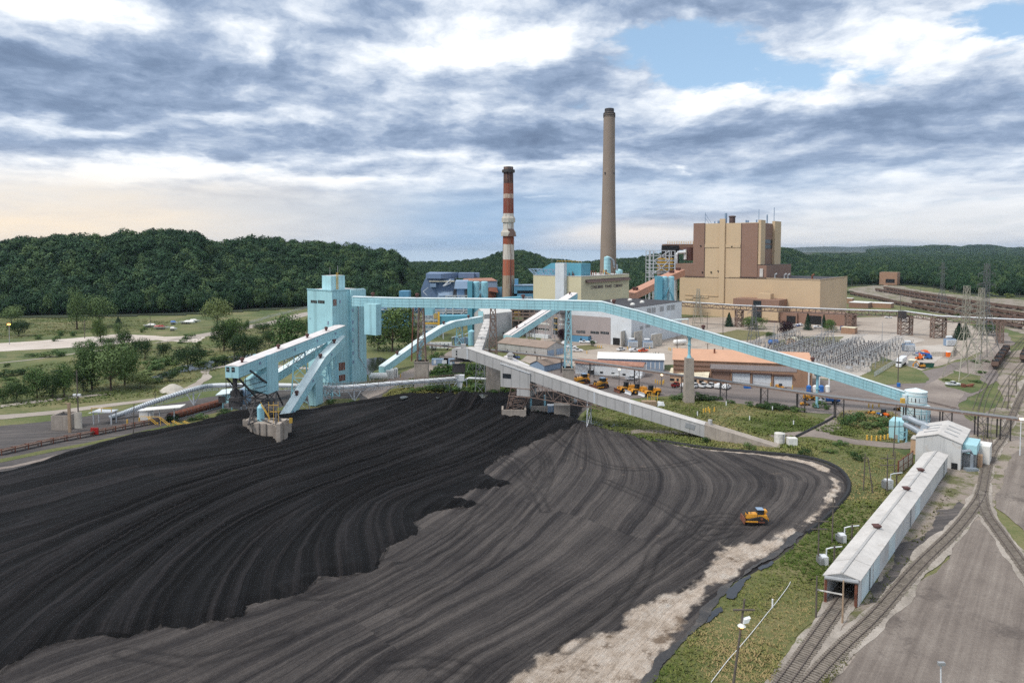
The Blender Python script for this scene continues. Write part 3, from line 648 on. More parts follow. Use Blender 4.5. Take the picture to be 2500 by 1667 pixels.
sheet('lawn', px((1880,835),(1950,822),(2060,822),(2050,838),(1960,850),(1890,850)),.13, 'm_lawn', .05,2,41)
sheet('lawn', px((1395,846),(1440,842),(1475,850),(1430,856)),.13, 'm_lawn', .05,1,42)
sheet('lawn', px((1720,818),(1800,805),(1890,812),(1840,830),(1760,832)),.13, 'm_lawn', .05,2,43)
sheet('lawn', px((2080,925),(2150,868),(2250,905),(2260,935),(2160,940)),.135, 'm_meadow', .06,1.5,44)
sheet('lawn', px((2290,925),(2330,905),(2400,920),(2420,945),(2370,960),(2310,945)),.145, 'm_meadow', .08,1.5,45)
# ---- conveyor galleries
def perp(d, side): return V((-d.y, d.x, 0)).normalized()*side
def gallery(name, label, pts, h, w, side, wall='cyan_siding', roof='cyan_roof', trim='cyan_trim', seams=True, over=.12):
 """box gallery: pts are the top edge of the side one sees (column, row, depth), the roof runs back from it to `side` of its course"""
 P = [D(*p) for p in pts]; n = len(P); lat = []
 for i in range(n):
  d = (P[min(i+1, n-1)]-P[max(i-1,0)]); lat.append(perp(d, side))
 root = thing(name, label, 'conveyor', (P[0].x, P[0].y, 0))
 b = MB(); vs = []
 for p, l in zip(P, lat): vs += [p, p-UP*h, p+l*w-UP*h, p+l*w]
 fs = []
 for i in range(n-1):
  for j in range(4): fs.append((4*i+j, 4*i+(j+1) % 4,4*i+4+(j+1) % 4,4*i+4+j))
 b.add(vs, fs+[(0,3,2,1),(4*n-4,4*n-3,4*n-2,4*n-1)])
 if seams:
  for i in range(n-1):
   for f in (.04,.33,.66,.97):
    a, c = P[i]-UP*h*f-lat[i]*.02, P[i+1]-UP*h*f-lat[i+1]*.02
    b.bar(a, c, .07,.10 if f < .9 else .2,1)
   L = (P[i+1]-P[i]).length; k = int(L//15)
   for j in range(k+1):
    q = P[i].lerp(P[i+1], (j+.5)/(k+1)); b.bar(q-lat[i]*.01, q-UP*h-lat[i]*.01,.07,.07,1)
 b.build('wall', [wall, trim], root)
 r = MB(); vs = []
 for p, l in zip(P, lat): vs += [p-l*over+UP*.02, p+l*(w+over)+UP*.02, p+l*(w+over)+UP*.2, p+l*w*.5+UP*.45, p-l*over+UP*.2]
 fs = [(5*i+j, 5*i+(j+1) % 5,5*i+5+(j+1) % 5,5*i+5+j) for i in range(n-1) for j in range(5)]
 r.add(vs, fs+[(0,4,3,2,1), tuple(range(5*n-5,5*n))]); r.build('roof', roof, root)
 return root, P, lat
def at_frac(P, f):
 L = [(P[i+1]-P[i]).length for i in range(len(P)-1)]; t = f*sum(L)
 for i, l in enumerate(L):
  if t <= l or i == len(L)-1: return P[i].lerp(P[i+1], t/l), i
  t -= l
def vents(root, P, lat, w, fr, material='rust_vent', s=1.0, pos=.5):
 s *= .85
 for f in fr:
  p, i = at_frac(P, f); q = p+lat[i]*w*pos+UP*.3
  v = MB(); v.tube(q, q+UP*.9*s, .55*s, 12); v.tube(q+UP*.9*s, q+UP*1.15*s, .55*s, 12,.95*s); v.tube(q+UP*1.15*s, q+UP*2.0*s, .95*s, 14); v.tube(q+UP*2.0*s, q+UP*2.25*s, .95*s, 14,.5*s)
  v.build('roof_vent', material, root)
def gwin(root, P, lat, h, fr, drop=.42, w=1.0, hh=.9):
 for f in fr:
  p, i = at_frac(P, f); d = (P[i+1]-P[i]).normalized(); q = p-UP*h*drop-lat[i]*.05
  b = MB(); b.bar(q-d*w/2, q+d*w/2,.12, hh, 0); b.bar(q-d*w/2-lat[i]*.05-UP*hh*.1, q+d*w/2-lat[i]*.05-UP*hh*.1,.06,.06,1)
  b.build('window', ['slate_blue', 'metal_white'], root)
def bent(root, top, d, half, wide, zb, material, w=.35, brace=3, off=V((0,0,0))):
 """braced two-legged support under a gallery"""
 l = perp(V(d),1); b = MB()
 a0, a1 = top+l*half, top-l*half; c0 = V((top.x, top.y, zb))+l*wide+off; c1 = V((top.x, top.y, zb))-l*wide+off
 b.bar(a0, c0, w, m=0); b.bar(a1, c1, w, m=0)
 for i in range(brace):
  t0, t1 = i/brace, (i+1)/brace
  b.bar(a0.lerp(c0, t0), a1.lerp(c1, t1), w*.5); b.bar(a1.lerp(c1, t0), a0.lerp(c0, t1), w*.5); b.bar(a0.lerp(c0, t1), a1.lerp(c1, t1), w*.5)
 return b.build('support_leg', material, root)
# long blue gallery from transfer tower to silo
d_at = lambda x: 1/(.003344+4.67e-7*(x-859))
LG = [(859,725.5, d_at(859)),(960,728.6, d_at(960)),(1200,731, d_at(1200)),(1385,735, d_at(1385)),(1468,737.5, d_at(1468)),(1560,761, d_at(1560)),(1850,848, d_at(1850)),(2012,895, d_at(2012)),(2222,962.5, d_at(2222))]
root, P, lat = gallery('conveyor_gallery', 'longest pale blue gallery running level from the transfer tower then sloping down to the silo', LG, 3.8,3.4,1)
vents(root, P, lat, 3.4, [.335,.13,.04,.50,.66,.845], 'rust_vent', 1.0)
for x, base, half, wide, ztp in ((1025,958,1.4,2.4,12.5),(1202,965,1.4,2.4,13),(1388,972,1.3,1.9,12)):
 q = D(x, 607, d_at(x)); i = 1; f = [p for p in P]
 top = None
 for a, c in zip(P[:-1], P[1:]):
  if a.x <= q.x <= c.x or c.x >= q.x and top is None: top = a.lerp(c, (q.x-a.x)/(c.x-a.x))
 d = V((.99,-.1,0)); c = V((top.x, top.y, top.z-3.8))+perp(d, 1)*1.7
 b = MB()
 bs = [V((c.x, c.y, ztp))+V((sx*wide*.75, sy*1.7,0)) for sx, sy in ((-1,-1),(1,-1),(1,1),(-1,1))]
 tp = [c+V((sx*half*.7, sy*1.6,0)) for sx, sy in ((-1,-1),(1,-1),(1,1),(-1,1))]
 b.tower(bs, tp, 5,.30); b.build('support_tower', 'cyan_trim' if x > 1300 else 'rust_steel', root)
 if x == 1025:
  m = MB(); m.bar(bs[0]-V((2.2,0,0)), tp[0]-V((2.2,0,0)),.5); m.build('support_leg', 'rust', root)
 k = MB(); hw = 2.9 if x < 1300 else 2.2
 k.prism([c+V((a*hw, e*2.0,0)) for a, e in ((-1,-1),(1,-1),(1,1),(-1,1))], -.5, ztp); k.box((c.x, c.y, ztp-.3),(hw*2+.4,4.4,.6),0); k.build('concrete_pier', 'concrete', root)
for x, ytop, ped in ((1688,869, True),(2008,0, False)):
 q = D(x, 607, d_at(x)); top = None
 for a, c in zip(P[:-1], P[1:]):
  if a.x <= q.x <= c.x: top = a.lerp(c, (q.x-a.x)/(c.x-a.x))
 c = V((top.x, top.y, 0))+perp(V((1,-.12,0)),1)*1.7
 ztp = 17.5 if ped else .3
 b = MB(); b.tube((c.x, c.y, ztp),(c.x, c.y, top.z-3.4),.55 if ped else .5,10); b.box((c.x, c.y, top.z-3.9),(1.4,2.4,1.0)); b.tube((c.x, c.y, ztp),(c.x, c.y, ztp+1.2),.95,10,.6)
 b.box((c.x, c.y, (top.z-4+ztp)*.5+1),(1.3,1.3,.3)); b.build('support_leg', 'teal_light', root)
 if ped:
  k = MB(); k.hexa([(c.x+sx*1.9, c.y+sy*2,-.5) for sx, sy in ((-1,-1),(1,-1),(1,1),(-1,1))], [(c.x+sx*1.45, c.y+sy*1.6, ztp) for sx, sy in ((-1,-1),(1,-1),(1,1),(-1,1))]); k.build('concrete_pier', 'concrete', root)
# drop chute hanging under its tower end
p0, _ = at_frac(P, .058); q0 = D(*z1(1325,355),292); q1 = D(*z1(1423,365),288)
b = MB(); dd = (q1-q0); dd.z = 0; zb_ = hz(q0, z1(0,600)[1]); b.rect((q0.x, q0.y), dd.normalized(), dd.length, perp(dd, 1),3.0, zb_, q0.z+.5); b.build('chute', 'cyan_siding', root)
# ---- blue transfer tower
T0 = G(*z1(1070,1040)); ztop = hz(T0, z1(0,238)[1]); TL = (along(T0, E2, z1(865,0)[0])-T0).length; TR = (along(T0, E1, z1(1212,0)[0])-T0).length; TT = (along(T0, E1, z1(1333,0)[0])-T0).length
tw = thing('transfer_tower', 'tall pale blue clad transfer tower with flat roof where the coal galleries meet', 'tower', (T0.x, T0.y, 0))
b = MB(); b.rect(T0, E1, TT, E2, TL, 0, ztop, 0,1); b.rect(T0+E1*TR-E2*1.3, E1, TT-TR, E2,1.3,0, ztop-.02,0,1)
b.build('wall', ['cyan_siding', 'pale_roof'], tw)
b = MB()
for a, c, d_, l in ((T0, E2, E1, TL),(T0, E1, E2, TT)):
 b.bar(V((a.x, a.y, ztop+.1))-d_*.1, V((a.x, a.y, ztop+.1))+c*l-d_*.1,.35,.5)
b.build('parapet', 'cyan_trim', tw)
ph = T0+E2*(TL*.30)+E1*3.5
b = MB(); b.rect(ph, E1,7.5, E2,6.5, ztop, ztop+6.2,0,1); b.build('penthouse', ['cyan_siding', 'pale_roof'], tw)
b = MB(); q = ph+E1*2.8-E2*.25
for s_ in (0,.8): b.bar(V((q.x, q.y, ztop))+E1*s_, V((q.x, q.y, ztop+7.6))+E1*s_, .16)
for i in range(14): b.bar(V((q.x, q.y, ztop+.4+i*.5)), V((q.x, q.y, ztop+.4+i*.5))+E1*.8,.12)
b.build('ladder', 'safety_yellow', tw)
for (u, hh) in ((1.0,10),(5.2,10.5)): q = ph+E1*u+E2*2; b = MB(); b.tube((q.x, q.y, ztop+6),(q.x, q.y, ztop+hh),.09,5); b.build('antenna', 'steel', tw)
def tall(u, v, face):      # a point of the tower face under pixel z1(u, v)
 Q = along(T0, face, z1(u, v)[0]); return (Q-T0).length, hz(Q, z1(u, v)[1])
for (u0, u1, v0, v1, face, nrm, mt) in ((893,945,315,342, E2,-E1, 'glass_dark'),(953,1008,316,345, E2,-E1, 'glass_dark'),(880,888,462,473, E2,-E1, 'slate_blue'),(1078,1106,310,362, E1,-E2, 'rust'),(1130,1142,315,341, E1,-E2, 'slate_blue'),
          (1117,1168,838,895, E1,-E2, 'rust'),(1117,1168,940,982, E1,-E2, 'rust'),(1029,1040,490,520, E2,-E1, 'slate_blue')):
 a, zt_ = tall(u0, v0, face); c, zb_ = tall(u1, v1, face); w_ = MB(); w_.wall(T0, face, min(a, c), max(a, c), min(zt_, zb_), max(zt_, zb_), nrm, 0,.08)
 for i in range(1,4): x_ = a+(c-a)*i/4; w_.wall(T0, face, x_-.025, x_+.025, min(zt_, zb_), max(zt_, zb_), nrm, 1,.12)
 w_.build('window', [mt, 'metal_white'], tw)
for v in (398,497,558,652,752,828):
 a, zc_ = tall(1222, v, E1); w_ = MB(); w_.wall(T0-E2*1.3, E1, a-.4, a+.4, zc_-.7, zc_+.7,-E2,0,.1); w_.build('window', 'slate_light', tw)
b = MB(); a, _ = tall(1268,400, E1); q = T0+E1*a-E2*1.5; b.path([(q.x, q.y, ztop-6),(q.x, q.y, 12),(q.x+3.5, q.y+1,5),(q.x+5, q.y, 1)], .2,6); b.build('downpipe', 'steel', tw)
# ---- inclined galleries at the tower
root, P, lat = gallery('conveyor_gallery', 'pale blue upper gallery climbing from the overhanging end house to the transfer tower', [(*z1(280,870),225),(*z1(1170,530),296)], 3.8,5.0,1, roof='pale_roof')
vents(root, P, lat, 5, [.06,.35,.62,.82], 'rust_vent', .9,.35)
gwin(root, P, lat, 3.8, [.16,.46,.68,.88])
for u in (182,226): q = along(V((P[0].x, P[0].y, 20.6)), lat[0], z1(u+10,0)[0]); b = MB(); dn = (P[1]-P[0]); dn.z = 0; dn.normalize(); b.bar(q-lat[0]*.55-dn*.06, q+lat[0]*.55-dn*.06,.15,1.5,0); b.bar(q-lat[0]*.5-dn*.12, q+lat[0]*.5-dn*.12,.06,.1,1); b.build('window', ['glass_dark', 'metal_white'], root)
# surge house under it
Ad = (P[1]-P[0]); Ad.z = 0; Ad.normalize(); A0 = P[0]
def along_g(x): return (along(V((A0.x, A0.y, 20)), Ad, x)-V((A0.x, A0.y, 20))).length
s0, s1 = along_g(z1(512,0)[0]), along_g(z1(605,0)[0])
zt0 = at_frac(P, s0/((P[1]-P[0]).xy.length))[0].z; q = A0+Ad*s0; zb_ = hz(q, z1(0,1098)[1])
b = MB(); b.rect(q-lat[0]*.25, Ad, s1-s0, lat[0], 5.6, zb_, zt0+.3); qa = A0+Ad*(s0-5.5)
b.hexa([qa+lat[0]*1-UP*(qa.z-zb_-2.5), q+lat[0]*.05-UP*(q.z-zb_), q+lat[0]*5-UP*(q.z-zb_), qa+lat[0]*5-UP*(qa.z-zb_-2.5)], [qa+lat[0]*1-UP*(qa.z-zb_-6), q+lat[0]*.05-UP*(q.z-zb_-7.5), q+lat[0]*5-UP*(q.z-zb_-7.5), qa+lat[0]*5-UP*(qa.z-zb_-6)])
b.build('surge_hopper', 'cyan_siding', root)
# dark lattice legs on their concrete base
BC = G(*zl(880,1470),2.0); bz = 6.0
legs = MB(); tops = [q+lat[0]*.2+Ad*6, q+lat[0]*.2-Ad*6, q+lat[0]*5.2-Ad*6, q+lat[0]*5.2+Ad*6]; tops = [V((t.x, t.y, zb_)) for t in tops]
bx = G(*zl(600,1220)); feet = [G(*zl(1125,1235), bz), G(*zl(595,1225), bz), G(*zl(720,1170), bz), G(*zl(1225,1165), bz)]
legs.tower(feet, tops, 3,.34)
legs.bar(P[0]-UP*3.8, tops[1]+UP*.3,.5); legs.bar(P[0]+lat[0]*4.6-UP*3.8, tops[2]+UP*.3,.4)
legs.bar(P[0]+Ad*6-UP*2.2, tops[0]+UP*.3,.5); legs.bar(tops[0], tops[0]+Ad*4-UP*6,.4)
for i in range(5): legs.bar((P[0]-UP*3.8).lerp(tops[1], i/5),(P[0]+Ad*6-UP*2.2).lerp(tops[0], (i+.5)/5),.16)
legs.build('support_tower', 'steel_dark', root)
b = MB()
ea_, eb_ = P[0]-UP*3.8, P[0]+lat[0]*4.8-UP*3.8
for a in (ea_, eb_, ea_+Ad*3.5, eb_+Ad*3.5): b.bar(a, a-UP*7.5,.16)
for k_ in (3.0,7.4): b.bar(ea_-UP*k_, eb_-UP*k_, .2,.3); b.bar(ea_+Ad*3.5-UP*k_, eb_+Ad*3.5-UP*k_, .2,.3); b.bar(ea_-UP*k_, ea_+Ad*3.5-UP*k_, .2,.3)
b.bar(ea_-UP*7.4, eb_, .12); b.bar(ea_, eb_-UP*7.4,.12); m_ = (ea_+eb_)/2+Ad*1.5
b.tube(m_-UP*.2, m_-UP*6.5,.8,8,.55); b.box(tuple(m_-UP*8.2),(3.6,2.6,3.0)); b.build('head_chute', 'steel_dark', root)
# under-gallery truss
b = MB()
for o_ in (.2,4.8):
 t0, i0 = at_frac(P, .36); t1, _ = at_frac(P, .74); b.truss(t0+lat[0]*o_-UP*3.9, t1+lat[0]*o_-UP*3.9, t0+lat[0]*o_-UP*7.4, t1+lat[0]*o_-UP*4.6,10,.16)
b.build('truss', 'steel', root)
for f, wd in ((.56,4.2),(.79,4.6)):
 t_, _ = at_frac(P, f); bent(root, t_+lat[0]*2.5-UP*3.9, Ad, 2.2, wd, 0, 'teal_light', .42,4)
# concrete base
cb = thing('concrete_footing', 'weathered concrete footing ring with buttresses half sunk in black coal', 'foundation', (BC.x, BC.y, 0))
ring = [zl(525,1380), zl(660,1440), zl(1058,1470), zl(1195,1530), zl(1285,1490), zl(1310,1400)]; R0 = [G(*r, 2.0) for r in ring]; back = [R0[5]+V((1,3,0)), R0[0]+V((0.5,4.5,0))]
b = MB(); b.prism([p.xy for p in R0+back], 0, bz); b.build('footing', 'concrete', cb)
b = MB()
for i in range(3):
 for f in (.0,.33,.66): p = R0[i].lerp(R0[i+1], f); b.box((p.x, p.y-.15, bz/2),(.7,.7, bz+.5))
b.box((R0[3].x, R0[3].y+.6, bz/2+.5),(1.2,3.2, bz+1.6)); b.box((R0[4].x, R0[4].y+.6, bz/2+.5),(.9,3.0, bz+2.4)); b.build('buttress', 'concrete', cb)
b = MB(); g0 = R0[4]+V((1.2,1.2, bz-.8)); b.bar(g0, g0+V((.9,.4,0)),.2,1.6); b.build('hazard_board', 'safety_yellow', cb)
tk = thing('bin_stair', 'pale blue bin with yellow stair inside the dark lattice legs of the stacker', 'bin', (BC.x-.5, BC.y+5,0))
b = MB(); b.tube((BC.x-2.4, BC.y+5, bz-1),(BC.x-2.4, BC.y+5, bz+4.2),1.1,12); b.tube((BC.x-2.4, BC.y+5, bz+4.2),(BC.x-2.4, BC.y+5, bz+5.2),1.1,12,.3); b.build('bin', 'teal_light', tk)
b = MB(); b.bar((BC.x-1.5, BC.y+3, bz+5.5),(BC.x+1.2, BC.y+3, bz+1),.4,.2); b.bar((BC.x-1.5, BC.y+2.5, bz+6.5),(BC.x+1.2, BC.y+2.5, bz+2),.1); b.box((BC.x+2.6, BC.y+3.4, bz+3.2),(3.2,.15,.15)); b.box((BC.x+2.6, BC.y+2.2, bz+5.5),(3.0,.15,.15))
for sx in (-1.5,0,1.5): b.bar((BC.x+2.6+sx, BC.y+2.2, bz),(BC.x+2.6+sx, BC.y+2.2, bz+6.6),.1)
b.build('stair', 'safety_yellow', tk)
# lower reclaim gallery, wide pale roof
root, P, lat = gallery('conveyor_gallery', 'pale blue reclaim gallery rising steeply from the coal to the tower, wide roof seen', [(*z1(672,1312),240.5),(*z1(1000,795),268),(*z1(1168,616),293)], 3.6,3.4,1)
vents(root, P, lat, 3.4, [.20,.55,.83], 'rust_vent', .95,.45)
gwin(root, P, lat, 3.6, [.1,.38,.7])
Ld = (P[1]-P[0]); Ld.z = 0; Ld.normalize()
t_, _ = at_frac(P, .42); c = V((t_.x, t_.y, 0)); b = MB(); b.rect(c+lat[0]*.1, Ld, 5.5, lat[0], 3.2,.5, t_.z-2.0); b.build('chute', 'cyan_siding', root)
t_, _ = at_frac(P, .30); bent(root, t_+lat[0]*1.7-UP*3.7, Ld, 1.7,2.4,0, 'steel_pale', .25,2)
t_, _ = at_frac(P, .62); bent(root, t_+lat[0]*1.7-UP*3.7, Ld, 1.7,3.4,0, 'teal_light', .36,4)
t_, _ = at_frac(P, .78); bent(root, t_+lat[0]*1.7-UP*3.7, Ld, 1.7,3.4,0, 'teal_light', .36,4)
# hidden third gallery behind
root, P, lat = gallery('conveyor_gallery', 'blue gallery passing behind the lattice legs, third into the transfer tower', [(*z1(345,1065),262),(*z1(640,905),280),(*z1(1038,655),303)], 3.4,3.0,1)
# blue gallery up to the grey crusher house
root, P, lat = gallery('conveyor_gallery', 'pale blue bent gallery rising from the ground to the grey crusher house', [(938,896,334),(1035,826,362),(1082,797,377),(1112,785,386),(1179,773.5,410)], 3.4,3.4,1)
vents(root, P, lat, 3.4, [.14,.60,.86], 'rust_vent', 1.0)
for f, sp2 in ((.35,0),(.76,3.4)):
 t_, i_ = at_frac(P, f); d = P[-1]-P[0]
 if sp2: bent(root, t_+lat[0]*1.7-UP*3.5, d, 1.6, sp2,0, 'teal_light', .5,3)
 else: b = MB(); c = t_+lat[0]*1.6; b.box((c.x, c.y, (c.z-3.4)/2),(2.0,2.0, c.z-3.4)); b.build('support_leg', 'teal_light', root)
# gallery from crusher house into the yellow boiler house
root, P, lat = gallery('conveyor_gallery', 'pale blue gallery with broad pinkish roof climbing into the yellow boiler house', [(*z4(1368,470),418),(*z4(2000,62),462)], 3.9,7.0,1, roof='pale_roof')
vents(root, P, lat, 7, [.14,.95], 'rust_vent', .9,.6); vents(root, P, lat, 7, [.22,.93], 'metal_white', .6,.3)
gwin(root, P, lat, 3.9, [.17,.5])
b = MB(); t0, _ = at_frac(P, 0); t1, _ = at_frac(P, .62); b.bar(t0+lat[0]*1.6+UP*.5, t1+lat[0]*1.6+UP*.5,.4); b.build('cable_tray', 'steel', root)
for f in (.33,.62,.72):
 t_, _ = at_frac(P, f); bent(root, t_+lat[0]*3.5-UP*4, P[1]-P[0], 2.6,4.6,0, 'steel_pale', .34,3)
# ---- long grey gallery and its hopper house
root, P, lat = gallery('conveyor_gallery', 'long grey gallery sloping down to a concrete ramp at the edge of the coal', [(*z4(940,592),250),(1470,964,229),(*z5(1450,935),216)], 3.8,4.2,1, 'grey_cladding', 'grey_roof', 'grey_cladding', False)
Gd = P[1]-P[0]; Gd.z = 0; Gd.normalize()
for f in (.003,.575,.72): t_, i_ = at_frac(P, f); b = MB(); b.bar(t_-lat[0]*.03+UP*.1, t_-lat[0]*.03-UP*3.8,.6,.08); b.build('joint_strip', 'metal_white', root)
b = MB(); h0 = P[0]; c0 = D(*z4(795,597),254)
b.hexa([h0-UP*3.8, h0+lat[0]*4.4-UP*3.8, c0+lat[0]*4.4-UP*2.6, c0-UP*2.9], [h0+UP*.2, h0+lat[0]*4.4+UP*.2, c0+lat[0]*4.4+UP*.1, c0+UP*.1]); b.build('head_house', 'grey_cladding', root)
b = MB(); q = c0.lerp(h0,.6)+lat[0]*2+UP*.3; b.box((q.x, q.y, q.z+.6),(1.8,1.8,1.2)); b.build('roof_vent', 'grey_cladding', root)
for dz in (-.9,-1.9): b = MB(); q = c0.lerp(h0,.28)-lat[0]*.05+UP*dz; b.bar(q, q+Gd*1.5,.1,.6); b.build('window', 'glass_dark', root)
b = MB(); c = c0.lerp(h0,.55)-UP*5.2+lat[0]*2
b.box(tuple(c+UP*.6),(9,3.5,.4)); b.box(tuple(c+UP*1.3+V((-1,0,0))),(3,2.2,1.6)); b.box(tuple(c+UP*1.2+V((2.5,0,0))),(2,2.2,1.4)); b.box(tuple(c-UP*2.2+V((-1.4,0,0))),(4.6,2.5,3.0)); b.build('discharge_chute', 'steel_dark', root)
b = MB(); g0 = h0-UP*3.8+Gd*1.5
for sx, dx in ((-1,-3.5),(1,12)):
 f_ = G(*zh(690 if dx < 0 else 840,1035),3.0); b.bar(g0-UP*.5, f_, .16); b.bar(g0+lat[0]*4+Gd*2, f_+lat[0]*3+Gd*4,.14)
b.build('support_leg', 'steel_pale', root)
# hopper house
f0 = (along(P[0], Gd, z4(1265,0)[0])-P[0]).xy.length; f1 = (along(P[0], Gd, z4(1548,0)[0])-P[0]).xy.length
LT = (P[1]-P[0]).xy.length; Za = lambda f: P[0].z+(P[1].z-P[0].z)*f/LT
qa, qb = P[0]+Gd*f0-lat[0]*.35, P[0]+Gd*f1-lat[0]*.35; zf = hz(qa, z4(0,955)[1]); zg = hz(qb, z4(0,1052)[1])
b = MB(); la = lat[0]*6
b.hexa([V((p.x, p.y, zf)) for p in (qa, qb, qb+la, qa+la)], [V((qa.x, qa.y, Za(f0)-1.0)), V((qb.x, qb.y, Za(f1)-1.0)), V((qb.x, qb.y, Za(f1)-1.0))+la, V((qa.x, qa.y, Za(f0)-1.0))+la])
qm = P[0]+Gd*(f1-5.0)-lat[0]*.37; b.hexa([V((p.x, p.y, zg)) for p in (qm, qb-lat[0]*.02, qb+la, qm+la)], [V((p.x, p.y, zf-.01)) for p in (qm, qb-lat[0]*.02, qb+la, qm+la)]); b.build('hopper_house', 'grey_cladding', root)
b = MB(); b.bar(V((qa.x, qa.y, Za(f0)-1.0))-lat[0]*.1, V((qb.x, qb.y, Za(f1)-1.0))-lat[0]*.1,.3,.25); b.build('flashing', 'metal_white', root)
b = MB(); w0 = qa+Gd*.9-lat[0]*.06; b.bar(V((w0.x, w0.y, zf+4)), V((w0.x, w0.y, zf+4))+Gd*3.2,.1,1.6); b.build('window', 'glass_dark', root)
b = MB(); w0 = P[0]+Gd*(LT*.53); w0 = at_frac(P, .55)[0]+lat[0]*2.0+UP*.4; q = P[0]+Gd*(f0-1)+lat[0]*4.5; q.z = Za(f0-1); b.hexa([q, q+Gd*9-UP*3.0, q+Gd*9+lat[0]*3-UP*3.0, q+lat[0]*3], [q+UP*.5, q+Gd*9-UP*2.6, q+Gd*9+lat[0]*3-UP*2.6, q+lat[0]*3+UP*.5]); b.build('lean_to_roof', 'pale_roof', root)
b = MB(); q2 = q+Gd*2.6-UP*.2; b.box((q2.x, q2.y, q2.z+.7),(2,1.6,1.4)); b.hexa([(q2.x-1.3, q2.y-1, q2.z+1.4),(q2.x+1.3, q2.y-1, q2.z+1.4),(q2.x+1.3, q2.y+1, q2.z+1.4),(q2.x-1.3, q2.y+1, q2.z+1.4)], [(q2.x-.5, q2.y-.6, q2.z+2.2),(q2.x+.5, q2.y-.6, q2.z+2.2),(q2.x+.5, q2.y+.6, q2.z+2.2),(q2.x-.5, q2.y+.6, q2.z+2.2)]); b.build('roof_vent', 'grey_cladding', root)
b = MB(); hb = G(*z4(1320,1240)); hb2 = G(*z4(1455,1250)); bs = [hb, hb2, hb2+V((1.5,6,0)), hb+V((1.5,6,0))]; bs = [V((p.x, p.y, 2.2)) for p in bs]; m0 = qa+Gd*4.2; m1 = qa+Gd*11.5
b.tower(bs, [V((p.x, p.y, zf)) for p in (m0, m1, m1+la, m0+la)], 4,.26); b.build('support_tower', 'rust_steel', root)
b = MB(); e0 = V((qa.x, qa.y, zg-.3))+Gd*3; e1 = P[0]+Gd*(LT+0); e1 = V((e1.x, e1.y, Za(LT)-4.4))
for o_ in (0,4.2): b.truss(V((qb.x, qb.y, zg+4.6))+lat[0]*o_, V((e1.x, e1.y, e1.z+.2))+lat[0]*o_, V((qb.x, qb.y, zg-.2))+lat[0]*o_, V((e1.x, e1.y, e1.z-.5))+lat[0]*o_, 9,.2)
b.bar(e0, V((qb.x, qb.y, zg-.3)),.25); b.build('truss', 'rust_steel', root)
for u in (1555,1690): c = G(*z4(u, 1240)); b = MB(); b.box((c.x, c.y+3,3.5),(.7,.9,7)); b.build('support_leg', 'teal_light', root)
t_, _ = at_frac(P, .545); bent(root, t_+lat[0]*2.1-UP*3.9, Gd, 1.9,2.4,0, 'steel_pale', .28,2)
b = MB(); l0, _ = at_frac(P, .93); q = l0-lat[0]*.06-UP*1.6; b.bar(q, q+(P[2]-P[1]).normalized()*3,.12,1.5); b.build('louvre', 'steel', root)
b = MB(); r0 = P[2]; r1 = G(*z5(2170,1158)); w4 = lat[2]*4.4
b.hexa([V((r0.x, r0.y, -.3)), V((r1.x, r1.y, -.3)), V((r1.x, r1.y, -.3))+w4, V((r0.x, r0.y, -.3))+w4], [r0+UP*.25, r1+UP*.25, r1+w4+UP*.25, r0+w4+UP*.25]); b.build('concrete_ramp', 'concrete', root)
b = MB(); q = r0+w4*.45+UP*.2; b.tube(q+V((1.5,0,-.6)), q+V((1.5,0,1.2)),.7,10); b.build('roof_vent', 'grey_cladding', root)
# concrete pocket and small cabinet at its foot
cpk = G(*z4(1390,1285)); b = MB(); b.box((cpk.x, cpk.y, 2.0),(8.4,.6,4.0)); b.box((cpk.x-4, cpk.y+3,2.0),(.6,6,4)); b.box((cpk.x+4, cpk.y+3,2.0),(.6,6,4)); b.box((cpk.x+9, cpk.y+6,2.2),(6,.6,3.4))
b.box((cpk.x+17, cpk.y+4,2.6),(5.5,4,5)); tag(b.build('concrete_pocket', 'concrete'), 'low concrete pocket walls under the grey hopper house legs', 'wall')
cb2 = G(*z4(1750,1245)); t = thing('equipment_cabinet', 'pale steel cabinet beside the concrete pocket under the grey gallery', 'cabinet', cb2); b = MB(); b.box((cb2.x, cb2.y+1,2.6),(3,2.4,3.2)); b.build('housing', 'metal_white', t); b = MB(); b.box((cb2.x-.7, cb2.y-.25,2.6),(1.2,.1,2.6)); b.box((cb2.x+.7, cb2.y-.25,2.6),(1.2,.1,2.6)); b.build('door', 'slate_light', t)
# ---- grey gallery up to the crusher house
root, P, lat = gallery('conveyor_gallery', 'narrow grey gallery climbing away from the head house to the crusher house', [(*zh(975,612),252),(*zh(1040,430),285),(*zh(1162,0),372)], 2.8,3.3,1, 'grey_cladding', 'grey_roof', 'grey_cladding', False)
vents(root, P, lat, 3.3, [.32,.62], 'grey_cladding', .6)
for i in range(1,9): t_, i_ = at_frac(P, i/9); b = MB(); b.bar(t_-lat[0]*.1+UP*.28, t_+lat[0]*3.4+UP*.28,.12,.5); b.build('roof_rib', 'grey_cladding', root)
for f in (.25,.6): t_, i_ = at_frac(P, f); bent(root, t_+lat[0]*1.6-UP*2.9, P[-1]-P[0], 1.4,2.2,0, 'steel', .25,4)
